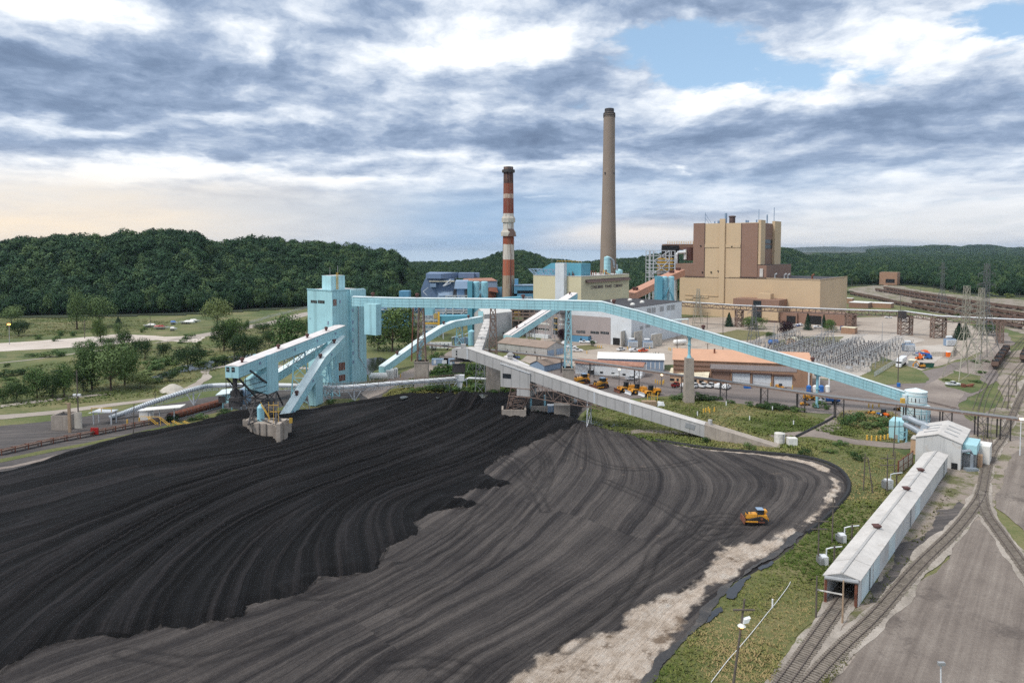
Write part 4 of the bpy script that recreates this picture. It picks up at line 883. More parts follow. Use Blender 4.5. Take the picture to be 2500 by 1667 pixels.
# ---- buildings
def face_pt(C, d, x, y): Q = along(C, d, x); return (Q-C).length, hz(Q, y)
def building(name, label, C, l1, l2, h, wall, roofm, cat='building', z0=0.0):
 """box with corner C nearest to the camera, l1 along E1 (right), l2 along E2 (left)"""
 t = thing(name, label, cat, (C.x, C.y, z0)); b = MB(); b.rect(C, E1, l1, E2, l2, z0, h-.25); b.build('wall', wall, t)
 r = MB(); r.rect(C-E1*.15-E2*.15, E1, l1+.3, E2, l2+.3, h-.25, h); r.build('roof', roofm, t); return t
def windows(t, C, face, nrm, rects, zfun, material='glass_dark', name='window', th=.1, bars=2):
 for (u0, u1, v0, v1) in rects:
  a, zt_ = face_pt(C, face, *zfun(u0, v0)); c, zb_ = face_pt(C, face, *zfun(u1, v1)); x0, x1 = min(a, c), max(a, c); lo, hi = min(zt_, zb_), max(zt_, zb_)
  b = MB(); b.wall(C, face, x0, x1, lo, hi, nrm, 0, th)
  for i in range(1, bars+1): x = x0+(x1-x0)*i/(bars+1); b.wall(C, face, x-.06, x+.06, lo, hi, nrm, 1, th+.04)
  b.build(name, [material, 'steel_pale'], t)
def gable(name, label, C, l1, l2, eave, ridge, wall, roofm, axis, over=.4, cat='building', slab=.22):
 """gabled shed; ridge runs along E1 or E2"""
 t = thing(name, label, cat, (C.x, C.y, 0)); b = MB(); C = V((C.x, C.y, 0))
 A, La, B, Lb = (E1, l1, E2, l2) if axis == 1 else (E2, l2, E1, l1)
 c = [C, C+A*La, C+A*La+B*Lb, C+B*Lb]; r0, r1 = C+B*Lb/2, C+A*La+B*Lb/2
 v = c+[p+UP*eave for p in c]+[r0+UP*ridge, r1+UP*ridge]
 b.add(v, [(0,1,5,4),(1,2,6,9,5),(2,3,7,6),(3,0,4,8,7),(3,2,1,0)]); b.build('wall', wall, t)
 r = MB(); sl_ = (ridge-eave)/(Lb/2); e = eave-sl_*over
 for s_, side in ((0,-1),(1,1)):
  base = C+B*(Lb*s_)+B*side*over
  a0, a1 = base-A*over+UP*e, base+A*(La+over)+UP*e; b0, b1 = r0-A*over+UP*ridge, r1+A*over+UP*ridge
  r.hexa([a0+UP*.03, a1+UP*.03, b1+UP*.03, b0+UP*.03], [a0+UP*slab, a1+UP*slab, b1+UP*slab, b0+UP*slab])
 r.build('roof', roofm, t); return t
# yellow boiler house with lettering
YC = D(1419,674.8,480); yh = YC.z; YC.z = 0; y1 = (along(V((YC.x, YC.y, yh)), E1,1536)-V((YC.x, YC.y, yh))).length; y2 = (along(V((YC.x, YC.y, yh)), E2,1302)-V((YC.x, YC.y, yh))).length
yb = building('boiler_house', 'pale yellow boiler house with dark lettering and a white stair tower', YC, y1, y2, yh, 'yellow_wall', 'grey_roof')
a, zt_ = face_pt(YC, E2, *zd(585,300)); c, _ = face_pt(YC, E2, *zd(735,300)); b = MB(); b.wall(YC, E2, min(a, c), max(a, c),8, zt_, -E1,0,3.6); b.build('stair_tower', 'white_wall', yb)
a, zt_ = face_pt(YC, E1, *zd(1058,590)); c, zt2 = face_pt(YC, E1, *zd(1808,545)); zlo = hz(YC+E1*a, zd(0,642)[1])
b = MB(); q0, q1 = YC+E1*a, YC+E1*c; o = -E2
b.add([V((q0.x, q0.y, zt_)), V((q1.x, q1.y, zt_)), V((q1.x, q1.y, zlo)), V((q0.x, q0.y, zlo)), V((q0.x, q0.y, zlo))+o*2.4, V((q1.x, q1.y, zlo))+o*2.4], [(0,1,2,3),(3,2,5,4),(0,4,5,1),(0,3,4),(1,5,2)]); b.build('canopy', 'brown_dark', yb)
def lettering(parent, word, xa, xb, ya, yb_):
 a, z_ = face_pt(YC, E1, *zd(xa, ya)); c, _ = face_pt(YC, E1, *zd(xb, yb_)); cu = bpy.data.curves.new('lettering', 'FONT'); cu.body = word; cu.size = 1; cu.extrude = .05; cu.align_x = 'LEFT'; cu.offset = .008
 tmp = bpy.data.objects.new('tmp', cu); COL.objects.link(tmp); bpy.context.view_layer.update()
 me = bpy.data.meshes.new_from_object(tmp.evaluated_get(bpy.context.evaluated_depsgraph_get())); bpy.data.objects.remove(tmp)
 xs = [v.co.x for v in me.vertices]; ys = [v.co.y for v in me.vertices]; sx = (c-a)/(max(xs)-min(xs)); sy = 2.15/(max(ys)-min(ys))
 for v in me.vertices:
  p = V((YC.x, YC.y, z_))+E1*(a+(v.co.x-min(xs))*sx)-E2*(.12+v.co.z)+UP*(v.co.y*sy); v.co = p-V(parent.location)
 me.materials.append(M['lettering']); o = bpy.data.objects.new('lettering', me); COL.objects.link(o); o.parent = parent; return o
lettering(yb, 'CONSUMERS', 1150,1365,752,738); lettering(yb, 'POWER', 1400,1515,735,727); lettering(yb, 'COMPANY', 1548,1703,725,712)
b = MB(); r0 = YC+E2*2+E1*2
rr = random.Random(3)
for i in range(26): q = YC+E1*rr.uniform(2, y1-12)+E2*rr.uniform(1,14); b.tube((q.x, q.y, yh),(q.x, q.y, yh+rr.uniform(1.5,4)),.28,6)
b.build('roof_pipe', 'rust', yb)
b = MB()
for i in range(22): q = YC+E1*(y1*i/21)-V((0,0,0)); b.bar((q.x, q.y, yh),(q.x, q.y, yh+1.2),.12)
q = YC+E1*y1; b.bar((YC.x, YC.y, yh+1.2),(q.x, q.y, yh+1.2),.12); b.build('handrail', 'rust', yb)
b = MB(); a, _ = face_pt(YC, E2, *zd(75,400)); c, _ = face_pt(YC, E2, *zd(580,400)); p0, p1 = YC+E2*a, YC+E2*c; zz = hz(p0, zd(0,405)[1])
b.truss(V((p0.x, p0.y, zz)), V((p1.x, p1.y, zz)), V((p0.x, p0.y, yh+.4))-E2*5, V((p1.x, p1.y, yh+.4)),7,.55)
b.truss(V((p0.x, p0.y, zz))+E1*9, V((p1.x, p1.y, zz))+E1*9, V((p0.x, p0.y, yh+.4))+E1*9-E2*5, V((p1.x, p1.y, yh+.4))+E1*9,7,.5)
for t_ in (0,.33,.66,1): q = V((p0.x, p0.y, zz)).lerp(V((p1.x, p1.y, zz)), t_); b.bar(q, q+E1*9,.5)
b.build('roof_frame', 'slate_light', yb)
b = MB(); q = YC+E2*4+E1*6; zp = hz(q, zd(0,310)[1]); b.rect(q, E1,12, E2, y2*.62, yh, zp); q2 = q+E2*y2*.62
b.hexa([V((p.x, p.y, yh)) for p in (q2, q2+E1*12, q2+E1*12+E2*14, q2+E2*14)], [V((q2.x, q2.y, zp)), V((q2.x, q2.y, zp))+E1*12, V((q2.x, q2.y, yh+1.5))+E1*12+E2*14, V((q2.x, q2.y, yh+1.5))+E2*14]); b.build('penthouse', 'teal', yb)
b = MB(); 
for i in range(9): p = q+E2*(y2*.5*i/8); b.bar((p.x, p.y, zp),(p.x, p.y, zp+1.6),.14)
pe = q+E2*y2*.5; b.bar((q.x, q.y, zp+1.6),(pe.x, pe.y, zp+1.6),.2); b.build('handrail', 'safety_yellow', yb)
for u in (476,563,650,706): p, _ = face_pt(q, E2, *zd(u, 250)); w_ = q+E2*p; b = MB(); b.bar((w_.x, w_.y, zp),(w_.x, w_.y, zp+5),.12); b.box((w_.x, w_.y, zp+5),(.7,.7,.5)); b.build('roof_light', 'metal_white', yb)
def rsilo(u, v0, v1, rad, label):
 a, _ = face_pt(V((YC.x, YC.y, yh)), E1, *zd(u, v1)); q = YC+E1*a+E2*5; zt_ = hz(q, zd(0, v0)[1]); t = thing('roof_silo', label, 'silo', (q.x, q.y, yh))
 b = MB(); b.lathe((q.x, q.y, yh), [(rad*.9,0),(rad, .3),(rad, zt_-yh-rad*.35),(.3, zt_-yh)], 20); b.build('shell', 'cyan_siding', t, False); b = MB(); k_ = 2 if zt_-yh < 8 else 4
 for i in range(k_): z_ = yh+(zt_-yh)*(i+1)/(k_+1); b.lathe((q.x, q.y, z_), [(rad+.02,0),(rad+.1,0),(rad+.1,.3),(rad+.02,.3)], 20)
 b.build('band', 'cyan_trim', t); return q, zt_, t
q, zt_, t = rsilo(1545,180,485,2.5, 'tall pale blue silo with hooked duct on the yellow building roof')
b = MB(); q1 = q+V((1.4,-1.5,0)); b.path([(q1.x-1, q1.y, zt_-2),(q1.x+1, q1.y, zt_-1.5),(q1.x+3, q1.y, zt_-3.5),(q1.x+3.6, q1.y, zt_-7),(q1.x+3.8, q1.y, yh+5)], .7,10); b.path([(q1.x+5.6, q1.y, zt_-6),(q1.x+5.8, q1.y, yh+3)], .6,10); b.build('duct', 'duct', t)
b = MB(); b.path([(q.x-2.6, q.y-2, zt_-10),(q.x-3.4, q.y-2, zt_-14),(q.x-3, q.y-3, yh+2.5),(q.x+1.5, q.y-4, yh)], .3,6); b.build('stair', 'safety_yellow', t)
rsilo(1750,405,487,2.6, 'squat pale blue tank on the right end of the yellow building roof')
# white turbine hall in front of it
WC = G(1541,846); wh = hz(WC, 751); w1 = (along(V((WC.x, WC.y, wh)), E1,1664.5)-V((WC.x, WC.y, wh))).length; w2 = (along(V((WC.x, WC.y, wh)), E2,1392)-V((WC.x, WC.y, wh))).length
wb = building('turbine_hall', 'white clad turbine hall with black flat roof and taupe lower cladding', WC, w1, w2, wh, 'white_wall', 'dark_roof')
a, zt_ = face_pt(WC, E2, *zd(1500,1250)); b = MB(); b.wall(WC, E2, a, w2,0, zt_, -E1,0,.15); b.build('cladding', 'taupe_wall', wb)
windows(wb, WC, E2,-E1, [(1755,1792,965,992),(1798,1838,966,994),(1890,1968,972,1000),(1985,2065,975,1004)], z2, th=.3, bars=4)
windows(wb, WC, E1,-E2, [(158,196,1026,1070),(204,242,1020,1064),(285,322,1008,1052),(353,388,998,1042),(394,430,992,1036),(90,122,1202,1228),(145,190,1190,1210)], z3, 'steel', bars=3)
a, zt_ = face_pt(WC, E2, *z5(575,95)); c, _ = face_pt(WC, E2, *z5(640,95)); b = MB(); b.wall(WC, E2, min(a, c), max(a, c),0, zt_, -E1,0,.2); b.build('door', 'black_gap', wb)
for (f, g) in ((.25,.2),(.55,.3),(.72,.65),(.5,.75)):
 q = WC+E1*(w1*f)+E2*(w2*g); b = MB(); b.lathe((q.x, q.y, wh), [(1.6,0),(1.6,.8),(.6,1.5)], 12); b.build('roof_vent', 'offwhite', wb)
# grey office block left of it
OC = WC+E2*w2; oh = hz(OC, zd(0,1205)[1]); ol = (along(V((OC.x, OC.y, oh)), E2, z4(1478,0)[0])-V((OC.x, OC.y, oh))).length
ob = building('office_block', 'grey office block with strip windows and yellow stairwell panels', OC+E1*1.0+E2*.3,18, ol, oh+.5, 'taupe_wall', 'dark_roof')
OCf = OC+E1*1.0+E2*.3
windows(ob, OCf, E2,-E1, [(1620,1730,340,366),(1600,1720,395,422),(1825,1890,298,325),(1825,1895,350,372)], z4, 'offwhite', bars=4)
windows(ob, OCf, E2,-E1, [(1590,1725,392,418)], z4, bars=6, th=.16)
windows(ob, OCf, E2,-E1, [(1768,1806,300,455)], z4, 'glass_dark', th=.2, bars=1)
windows(ob, OCf, E2,-E1, [(1766,1808,296,304),(1766,1808,346,356),(1766,1808,402,412)], z4, 'safety_yellow', 'spandrel_panel', .3,0)
a, zt_ = face_pt(OCf, E2, *z4(1535,440)); c, _ = face_pt(OCf, E2, *z4(1740,440)); b = MB(); b.wall(OCf, E2, min(a, c), max(a, c),0, zt_, -E1,0,3); b.build('ground_floor_wing', 'white_wall', ob)
# low buildings
C = G(*z2(1865,1088)); t = building('hut', 'low bright blue hut with tan flat roof in front of the taupe wall', C, (along(C, E1, z2(1955,0)[0])-C).length, (along(C, E2, z2(1700,0)[0])-C).length, 4.6, 'mid_blue', 'tan_roof')
windows(t, C, E2,-E1, [(1790,1805,1040,1060)], z2, bars=0)
C = G(*z2(1470,1221)); t = gable('garage', 'taupe roofed grey garage with two pale roller doors in its gable', C, (along(C, E1, z2(1638,0)[0])-C).length, (along(C, E2, z2(1000,0)[0])-C).length, 4.9,7.4, 'grey_cladding', 'tan_roof', 2)
windows(t, C, E1,-E2, [(1476,1536,1162,1215),(1562,1624,1145,1206)], z2, 'slate_light', 'roller_door', .12,0)
windows(t, C, E2,-E1, [(1090,1100,1150,1160),(1180,1190,1160,1170),(1270,1280,1165,1175),(1350,1362,1170,1182)], z2, bars=0)
C = G(*z2(1445,1366)); gable('shed', 'small blue grey gabled shed with tan roof beside the pipe rack', C, (along(C, E1, z2(1640,0)[0])-C).length, (along(C, E2, z2(1310,0)[0])-C).length, 3.2,5.2, 'slate_light', 'tan_roof', 1)
# long white-roofed store and rusty-roofed shed: their long sides face the camera
def long_shed(name, label, A, B, depth, eave, ridge, wall, roofm):
 A, B = V((A.x, A.y, 0)), V((B.x, B.y, 0)); d = (B-A).normalized(); n = perp(d, 1); L = (B-A).length; t = thing(name, label, 'building', (A.x, A.y, 0)); b = MB()
 c = [A, B, B+n*depth, A+n*depth]; b.add(c+[p+UP*eave for p in c]+[A+n*depth/2+UP*ridge, B+n*depth/2+UP*ridge], [(0,1,5,4),(1,2,6,9,5),(2,3,7,6),(3,0,4,8,7),(3,2,1,0)]); b.build('wall', wall, t)
 r = MB(); o = .5; sl_ = (ridge-eave)/(depth/2)
 for s_ in (0,1):
  e0 = A+n*(-o if s_ == 0 else depth+o)-d*o+UP*(eave-sl_*o); e1 = e0+d*(L+2*o); r0 = A+n*depth/2-d*o+UP*ridge; r1 = r0+d*(L+2*o)
  r.hexa([p+UP*.03 for p in (e0, e1, r1, r0)], [p+UP*.25 for p in (e0, e1, r1, r0)])
 r.build('roof', roofm, t); return t, A, d, n, L
def on_wall(t, A, d, n, rects, zf, material, name='window', th=.1, bars=0):
 for (u0, u1, v0, v1) in rects:
  Q0 = along(A, d, zf(u0, v0)[0]); Q1 = along(A, d, zf(u1, v0)[0]); b = MB(); lo, hi = hz(Q0, zf(u0, v1)[1]), hz(Q0, zf(u0, v0)[1])
  b.wall(A, d, (Q0-A).dot(d),(Q1-A).dot(d), max(.05, lo), hi, -n, 0, th)
  for i in range(1, bars+1): x = (Q0-A).dot(d)+(Q1-Q0).dot(d)*i/(bars+1); b.wall(A, d, x-.08, x+.08, max(.05, lo), hi, -n, 1, th+.05)
  b.build(name, [material, 'garage_wall'], t)
t, A, d, n, L = long_shed('warehouse', 'long pale blue warehouse with bright white metal roof', G(*z5(430,400)), G(*z5(1062,418)),17,5.6,7.4, 'slate_light', 'offwhite')
on_wall(t, A, d, n, [(x, x+10,330,395) for x in range(720,1060,42)], z5, 'metal_white', 'wall_panel', .06)
t, A, d, n, L = long_shed('shed', 'long grey white shed under a rusty red metal roof', G(*z5(215,440)), G(*z5(855,480)),9,5.2,6.4, 'white_wall', 'rusty_roof')
on_wall(t, A, d, n, [(335,390,405,440),(450,478,418,434),(560,590,428,446),(665,695,438,455)], z5, 'glass_dark', 'window', .1)
on_wall(t, A, d, n, [(805,850,450,488)], z5, 'metal_white', 'door', 1.6)
t, A, d, n, L = long_shed('vehicle_garage', 'big tan maintenance garage with orange roof and large roller doors', G(*z5(1150,520)), G(*z6(480,895)),24,10.2,13.5, 'garage_wall', 'orange_roof')
on_wall(t, A, d, n, [(1715,1885,432,525),(1910,2085,446,550),(2112,2288,462,590)], z5, 'white_wall', 'roller_door', .12)
on_wall(t, A, d, n, [(1520,1690,418,505)], z5, 'brown_wall', 'roller_door', .12)
on_wall(t, A, d, n, [(1510,1700,400,412),(1705,1892,412,424),(1900,2092,426,438),(2100,2295,440,452)], z5, 'brown_dark', 'door_hood', 1.2)
on_wall(t, A, d, n, [(1700,1708,400,530),(1893,1903,415,550),(2090,2104,430,575),(1500,1512,395,500)], z5, 'garage_wall', 'pilaster', .7)
on_wall(t, A, d, n, [(442,464,780,860)], z6, 'brown_dark', 'door', .12)
on_wall(t, A, d, n, [(1150,1500,375,392),(1150,1500,330,352)], z5, 'brown_wall', 'cornice', .5)
on_wall(t, A, d, n, [(1500,2330,345,392)], z5, 'taupe_wall', 'clerestory', .15)
b = MB(); q = A+d*(L*.31)+n*8; b.tube((q.x, q.y, 12),(q.x, q.y, 14.6),.4,8); b.build('roof_vent', 'rust', t)
t, A, d, n, L = long_shed('office_wing', 'low cream office with pale yellow roof in front of the tan garage', G(*z5(1120,520)), G(*z5(1475,548)),9,3.4,5.6, 'peach', 'cream_roof')
on_wall(t, A, d, n, [(1120,1162,482,506),(1182,1203,485,510),(1238,1262,488,515),(1398,1442,500,528),(1345,1375,492,540)], z5, 'glass_dark', 'window', .1)
# ---- tan and brown boiler house
BC3 = V((0,0,0)); q = D(2004.9,607,560); BC3 = V((q.x, q.y, 0)); hh = hz(BC3,684.2); CT = V((BC3.x, BC3.y, hh))
b2 = (along(CT, E2,1659.6)-CT).length; b1 = (along(CT, E1,2069)-CT).length
bh = building('power_block', 'huge tan and brown boiler house with low turbine hall on its right', BC3, b1, b2, hh, 'tan_wall', 'dark_roof')
def be(u, v): return face_pt(CT, E2, *z3(u, v))       # distance left of the corner, height
def panel(u0, u1, v0, v1, m, name, th, o=-E1):
 a, zt_ = be(u0, v0); c, zb_ = be(u1, v1); zt_ = hz(BC3+E2*(a+c)/2, z3(0, v0)[1]); zb_ = hz(BC3+E2*(a+c)/2, z3(0, v1)[1])
 b = MB(); b.wall(BC3, E2, min(a, c), max(a, c), zb_, zt_, o, 0, th); b.build(name, m, bh); return min(a, c), max(a, c), zb_, zt_
tl, _ = be(615,183); tr_, _ = be(1248,183); tz = hz(BC3+E2*(tl+tr_)/2, z3(0,183)[1]); kb = BC3+E2*tr_; dep = (along(V((kb.x, kb.y, tz)), E1, z3(1462,0)[0])-V((kb.x, kb.y, tz))).length
b = MB(); b.rect(kb, E1, dep, E2, tl-tr_, hh-.5, tz, 0,1); b.build('boiler_tower', ['tan_wall', 'dark_roof'], bh)
panel(615,724,183,715, 'brown_wall', 'cladding', .25); panel(1092,1249,183,722, 'brown_wall', 'cladding', .25)
panel(724,730,183,716, 'brown_dark', 'trim_strip', .4); panel(1085,1092,183,722, 'brown_dark', 'trim_strip', .4)
a0, a1, zb_, zt_ = panel(445,616,583,714, 'brown_wall', 'cladding', .25)
b = MB(); q = BC3+E2*a0; b.rect(q, E1,30, E2, a1-a0, hh-.3, zt_); b.build('annex_wall', 'brown_wall', bh)
panel(540,730,706,716, 'brown_dark', 'trim_strip', .45); panel(1080,1340,714,722, 'brown_dark', 'trim_strip', .45)
panel(878,930,140,972, 'tan_wall', 'pilaster', 1.6)
panel(730,874,392,422, 'tan_wall', 'louvre_band', .5); panel(930,1080,392,422, 'tan_wall', 'louvre_band', .5); panel(990,1004,408,420, 'black_gap', 'opening', .6)
for u0, u1, v0, v1 in ((543,617,917,934),(620,696,900,917),(700,773,904,921),(540,868,893,899)): panel(u0, u1, v0, v1, 'tan_wall', 'louvre_band', .6)
for u, v in ((690,408),(711,668),(796,667),(866,657)): panel(u-6, u+6, v-6, v+6, 'black_gap', 'opening', .8)
panel(540,1450,1135,1160, 'brown_dark', 'base_strip', .3)
# right face of the tower
def rf(u): return (along(V((kb.x, kb.y, tz)), E1, z3(u, 0)[0])-V((kb.x, kb.y, tz))).length
def rp(u0, u1, v0, v1, m, name, th):
 a, c = rf(u0), rf(u1); b = MB(); Q = kb+E1*(a+c)/2; b.wall(kb, E1, a, c, hz(Q, z3(0, v1)[1]), hz(Q, z3(0, v0)[1]),-E2,0, th); b.build(name, m, bh)
rp(1249,1262,183,590, 'brown_dark', 'trim_strip', .3); rp(1262,1306,152,590, 'tan_wall', 'pilaster', 2.5); rp(1306,1400,186,590, 'brown_wall', 'cladding', .4); rp(1400,1462,165,590, 'tan_wall', 'pilaster', 2.5)
rp(1310,1398,345,384, 'glass_dark', 'window_band', .7); rp(1310,1398,396,434, 'glass_dark', 'window_band', .7)
# brown upper terrace block to the right of the tower
ua, _ = be(1340,720); ub, _ = be(1200,600); zt_ = hz(BC3+E2*(ua+ub)/2, z3(0,598)[1]); q = BC3+E2*ua+E1*.3; ln = (along(V((q.x, q.y, zt_)), E1, z3(1588,0)[0])-V((q.x, q.y, zt_))).length
b = MB(); b.rect(q, E1, ln, E2, tr_-ua+.3, hh-.4, zt_, 0,1); b.build('terrace_block', ['brown_wall', 'dark_roof'], bh)
panel(1277,1309,632,714, 'grey_roof', 'louvre_band', .7)
b = MB(); q = kb+E2*((be(955,180)[0])-tr_)+E1*9; zq = hz(q, z3(0,108)[1]); b.lathe((q.x, q.y, tz), [(2.6,0),(2.6, zq-tz-1.5),(3.2, zq-tz-1.2),(3.0, zq-tz-.3),(1, zq-tz)], 14); b.build('roof_stack', 'brown_dark', bh)
for u, r_, h_ in ((835,1.3,2.5),(795,.6,2.2),(905,1.2,9),(1107,.8,2.5),(1125,.8,2.2),(1210,.7,2.6),(1357,.7,3.0),(1425,.35,10),(1275,.3,7)):
 q = kb+E2*(be(min(u, 1240),180)[0]-tr_)+E1*(6 if u < 1240 else rf(u)); b = MB(); b.tube((q.x, q.y, tz-.1),(q.x, q.y, tz+h_+(4.5 if u > 1240 else 0)), r_*.9,8); b.build('roof_vent', 'slate_light', bh)
b = MB(); q = kb+E2*(be(705,180)[0]-tr_)+E1*5; b.bar((q.x, q.y, tz),(q.x, q.y, tz+10),.4); b.bar((q.x, q.y, tz+9),(q.x+6, q.y, tz),.25); b.bar((q.x, q.y, tz+5),(q.x+4, q.y, tz),.25); b.build('roof_davit', 'slate_light', bh)
for u, v in ((1405,690),(1500,700),(1535,690),(1775,705)):
 q = along(CT, E2, z3(u, 0)[0])+E1*6; b = MB(); b.path([(q.x, q.y, hh),(q.x, q.y, hh+3.4),(q.x+1.5, q.y, hh+4.4)], .8,8); b.build('roof_vent', 'rust' if u > 1700 else 'steel', bh)
b = MB(); b.rect(BC3+E1*.0-E2*.0, E1, b1, E2,.5, hh, hh+.7); b.rect(BC3, E1,.5, E2, b2*.62, hh, hh+.7); b.build('parapet', 'tan_wall', bh)
# entrance annex
AC = G(*z3(1455,1168)); az_ = hz(AC, z3(0,945)[1]); al = (along(V((AC.x, AC.y, az_)), E2, z3(1030,0)[0])-V((AC.x, AC.y, az_))).length; ar = 22
an = building('entrance_block', 'brown topped tan office block in front of the boiler house, dark glazed centre', AC, ar, al, az_-5.5, 'tan_wall', 'dark_roof')
b = MB(); b.rect(AC-E1*1.0-E2*1.0, E1, ar+2, E2, al+2, az_-5.5, az_); b.build('fascia', 'brown_wall', an)
b = MB(); b.rect(AC+E1*8+E2*al*.25, E1,8, E2, al*.3, az_, az_+4.5); b.build('penthouse', 'tan_wall', an)
A3 = V((AC.x, AC.y, az_))
a, _ = face_pt(A3, E2, *z3(1218,945)); c, _ = face_pt(A3, E2, *z3(1296,945)); b = MB(); b.wall(AC, E2, min(a, c), max(a, c),.5, az_-1,-E1,0,1.3); b.build('glazing', 'glass_dark', an)
b = MB(); b.wall(AC, E2,0, al, 0,1.6,-E1,0,.2); b.build('base_strip', 'brown_dark', an)
b = MB(); q = AC+E1*3-E2*14; b.rect(q, E1,20, E2,13.8,0,8.5); b.rect(q+E1*2, E1,16, E2,-40,0,9.5); b.build('brown_wing', 'brown_wall', an)
b = MB(); b.wall(q+E1*2, E2,-18,-8,0,7,-E1,0,.2); b.wall(q, E2,1,8,0,6,-E1,0,.2); b.build('gate', 'black_gap', an)
# scrubber frame and flue gas plant left of it
SF = D(ze(345,0)[0], 607,640); zf_t = D(*ze(345,512),640).z; sx_ = lambda u, d=640: D(ze(u, 0)[0], 607, d).x; sz_ = lambda v, d=640: D(*ze(0, v), d).z
sc = thing('scrubber', 'open white lattice steel frame with cross bracing beside the brown boiler house', 'scaffold', (SF.x, 640,0))
b = MB()
xs_ = [345,445,825,960]; zs_ = [512,632,748,832,918,1005,1050,1145]
for u in xs_:
 for d_ in (640,655): b.bar((sx_(u), d_, 0),(sx_(u), d_, sz_(512)),.9 if u != 345 else .6)
for v in zs_:
 for d_ in (640,655): b.bar((sx_(345), d_, sz_(v)),(sx_(960), d_, sz_(v)),.55)
 for u in xs_: b.bar((sx_(u),640, sz_(v)),(sx_(u),655, sz_(v)),.5)
for (u0, v0, u1, v1) in ((450,520,820,745),(820,520,460,745),(460,750,640,925),(640,925,820,745),(640,925,450,1050),(640,925,820,1050),(345,1150,445,1050),(445,1150,345,1050)): b.bar((sx_(u0),639.6, sz_(v0)),(sx_(u1),639.6, sz_(v1)),.7)
b.build('frame', 'steel_pale', sc)
b = MB()
for v in (832,918,1005): b.box(((sx_(640)+sx_(960))/2,650, sz_(v)+.8),(sx_(960)-sx_(640),8,.4))
for v in (748,832,918,1005): b.box(((sx_(560)+sx_(960))/2,646, sz_(v)+1.6),(sx_(960)-sx_(560),.2,1.1))
b.build('walkway', 'safety_yellow', sc)
ab = thing('absorber', 'dark brown flue gas ducting behind the lattice frame with yellow rail on top', 'duct', (sx_(1050,665),665,0))
b = MB(); d_ = 668; b.box(((sx_(720, d_)+sx_(1400, d_))/2, d_+6,(sz_(352, d_)+sz_(500, d_))/2),(sx_(1400, d_)-sx_(720, d_),14, sz_(352, d_)-sz_(500, d_))); b.hexa([(sx_(560, d_), d_, 0),(sx_(1000, d_), d_, 0),(sx_(1000, d_), d_+12,0),(sx_(560, d_), d_+12,0)], [(sx_(620, d_), d_, sz_(690, d_)),(sx_(900, d_), d_, sz_(560, d_)),(sx_(900, d_), d_+12, sz_(560, d_)),(sx_(620, d_), d_+12, sz_(690, d_))]); b.build('duct', 'brown_wall', ab)
b = MB(); b.box((sx_(830, d_), d_-3, sz_(760, d_)),(16,4,30)); b.build('recess', 'black_gap', ab)
b = MB(); zt_ = sz_(352, d_)
for i in range(12): x = sx_(780, d_)+(sx_(1390, d_)-sx_(780, d_))*i/11; b.bar((x, d_, zt_),(x, d_, zt_+2.6),.3)
for k_ in (1.3,2.6): b.bar((sx_(780, d_), d_, zt_+k_),(sx_(1390, d_), d_, zt_+k_),.25)
b.build('handrail', 'safety_yellow', ab)
b = MB(); d_ = 652; b.tube((sx_(1290, d_), d_, sz_(745, d_)),(sx_(1290, d_), d_, sz_(430, d_)),4.8,14); b.build('vessel', 'rust_vent', ab)
b = MB(); b.path([(sx_(965, d_), d_-5,0),(sx_(965, d_), d_-5, sz_(600, d_)),(sx_(1000, d_), d_-5, sz_(555, d_)),(sx_(1180, d_), d_-5, sz_(550, d_))], 1.4,8); b.path([(sx_(1180, d_), d_-4, sz_(480, d_)),(sx_(1180, d_), d_-4, sz_(720, d_))], 1.5,8); b.build('pipe', 'metal_white', ab)
# salmon conveyor into the brown block
root, P, lat = gallery('conveyor_gallery', 'salmon brown gallery climbing to the left side of the brown boiler house', [(1462,707,500),(*ze(0,1530),540),(*ze(860,1110),590),(*ze(1195,968),612)], 5.4,9.0,1, 'salmon', 'salmon', 'brown_wall', False)
for f in (.42,.70,.88,.97):
 t_, i_ = at_frac(P, f)
 for k_ in (.35,.6): q = t_+lat[i_]*9*k_; v = MB(); v.tube(q, q+UP*1.4,.8,10,1.4); v.tube(q+UP*1.4, q+UP*2.6,1.4,10); v.build('roof_vent', 'rust_vent', root)
for f in (.3,.6,.8): t_, i_ = at_frac(P, f); bent(root, t_+lat[i_]*4.5-UP*5.5, P[-1]-P[0], 3.5,5,0, 'steel_pale', .6,3)
# twin spiral-stair silos (right and left pair)
def twin_silo(label, x0, xm, x1, y0, y1, depth):
 p = D(x0, y0, depth); t = thing('twin_silo', label, 'silo', (p.x, depth, 0)); zt_ = p.z; xa, xb, xc = p.x, D(xm, y0, depth).x, D(x1, y0, depth).x
 b = MB(); b.box(((xa+xb)/2, depth+3, zt_/2),(xb-xa, 9, zt_)); b.build('stair_slab', 'teal', t)
 r = (xc-xb)/4*.94
 for i in (0,1):
  cx = xb+(xc-xb)*(.25+.5*i); b = MB(); b.lathe((cx, depth+3,0), [(r, 0),(r, zt_-.8),(r*.75, zt_)], 20); s = b.build('silo', 'teal_light', t)
  b = MB(); dirn = 1 if i == 0 else -1
  b.path([(cx+(r+.35)*math.sin(a), depth+3-(r+.35)*math.cos(a), zt_*(1-.62*(j/26))-2) for j, a in enumerate([dirn*(2.2-4.4*j/26) for j in range(27)])], .55,6); b.build('spiral_stair', 'teal', s)
 b = MB(); b.truss((xb+(xc-xb)*.5-.7, depth-1,0),(xb+(xc-xb)*.5-.7, depth-1, zt_),(xb+(xc-xb)*.5+.7, depth-1,0),(xb+(xc-xb)*.5+.7, depth-1, zt_),12,.2); b.build('ladder', 'steel', t)
twin_silo('teal twin silos with spiral stairs left of the tan boiler house', *[ze(u, 0)[0] for u in (520,655,970)], ze(0,1125)[1], 0,520)
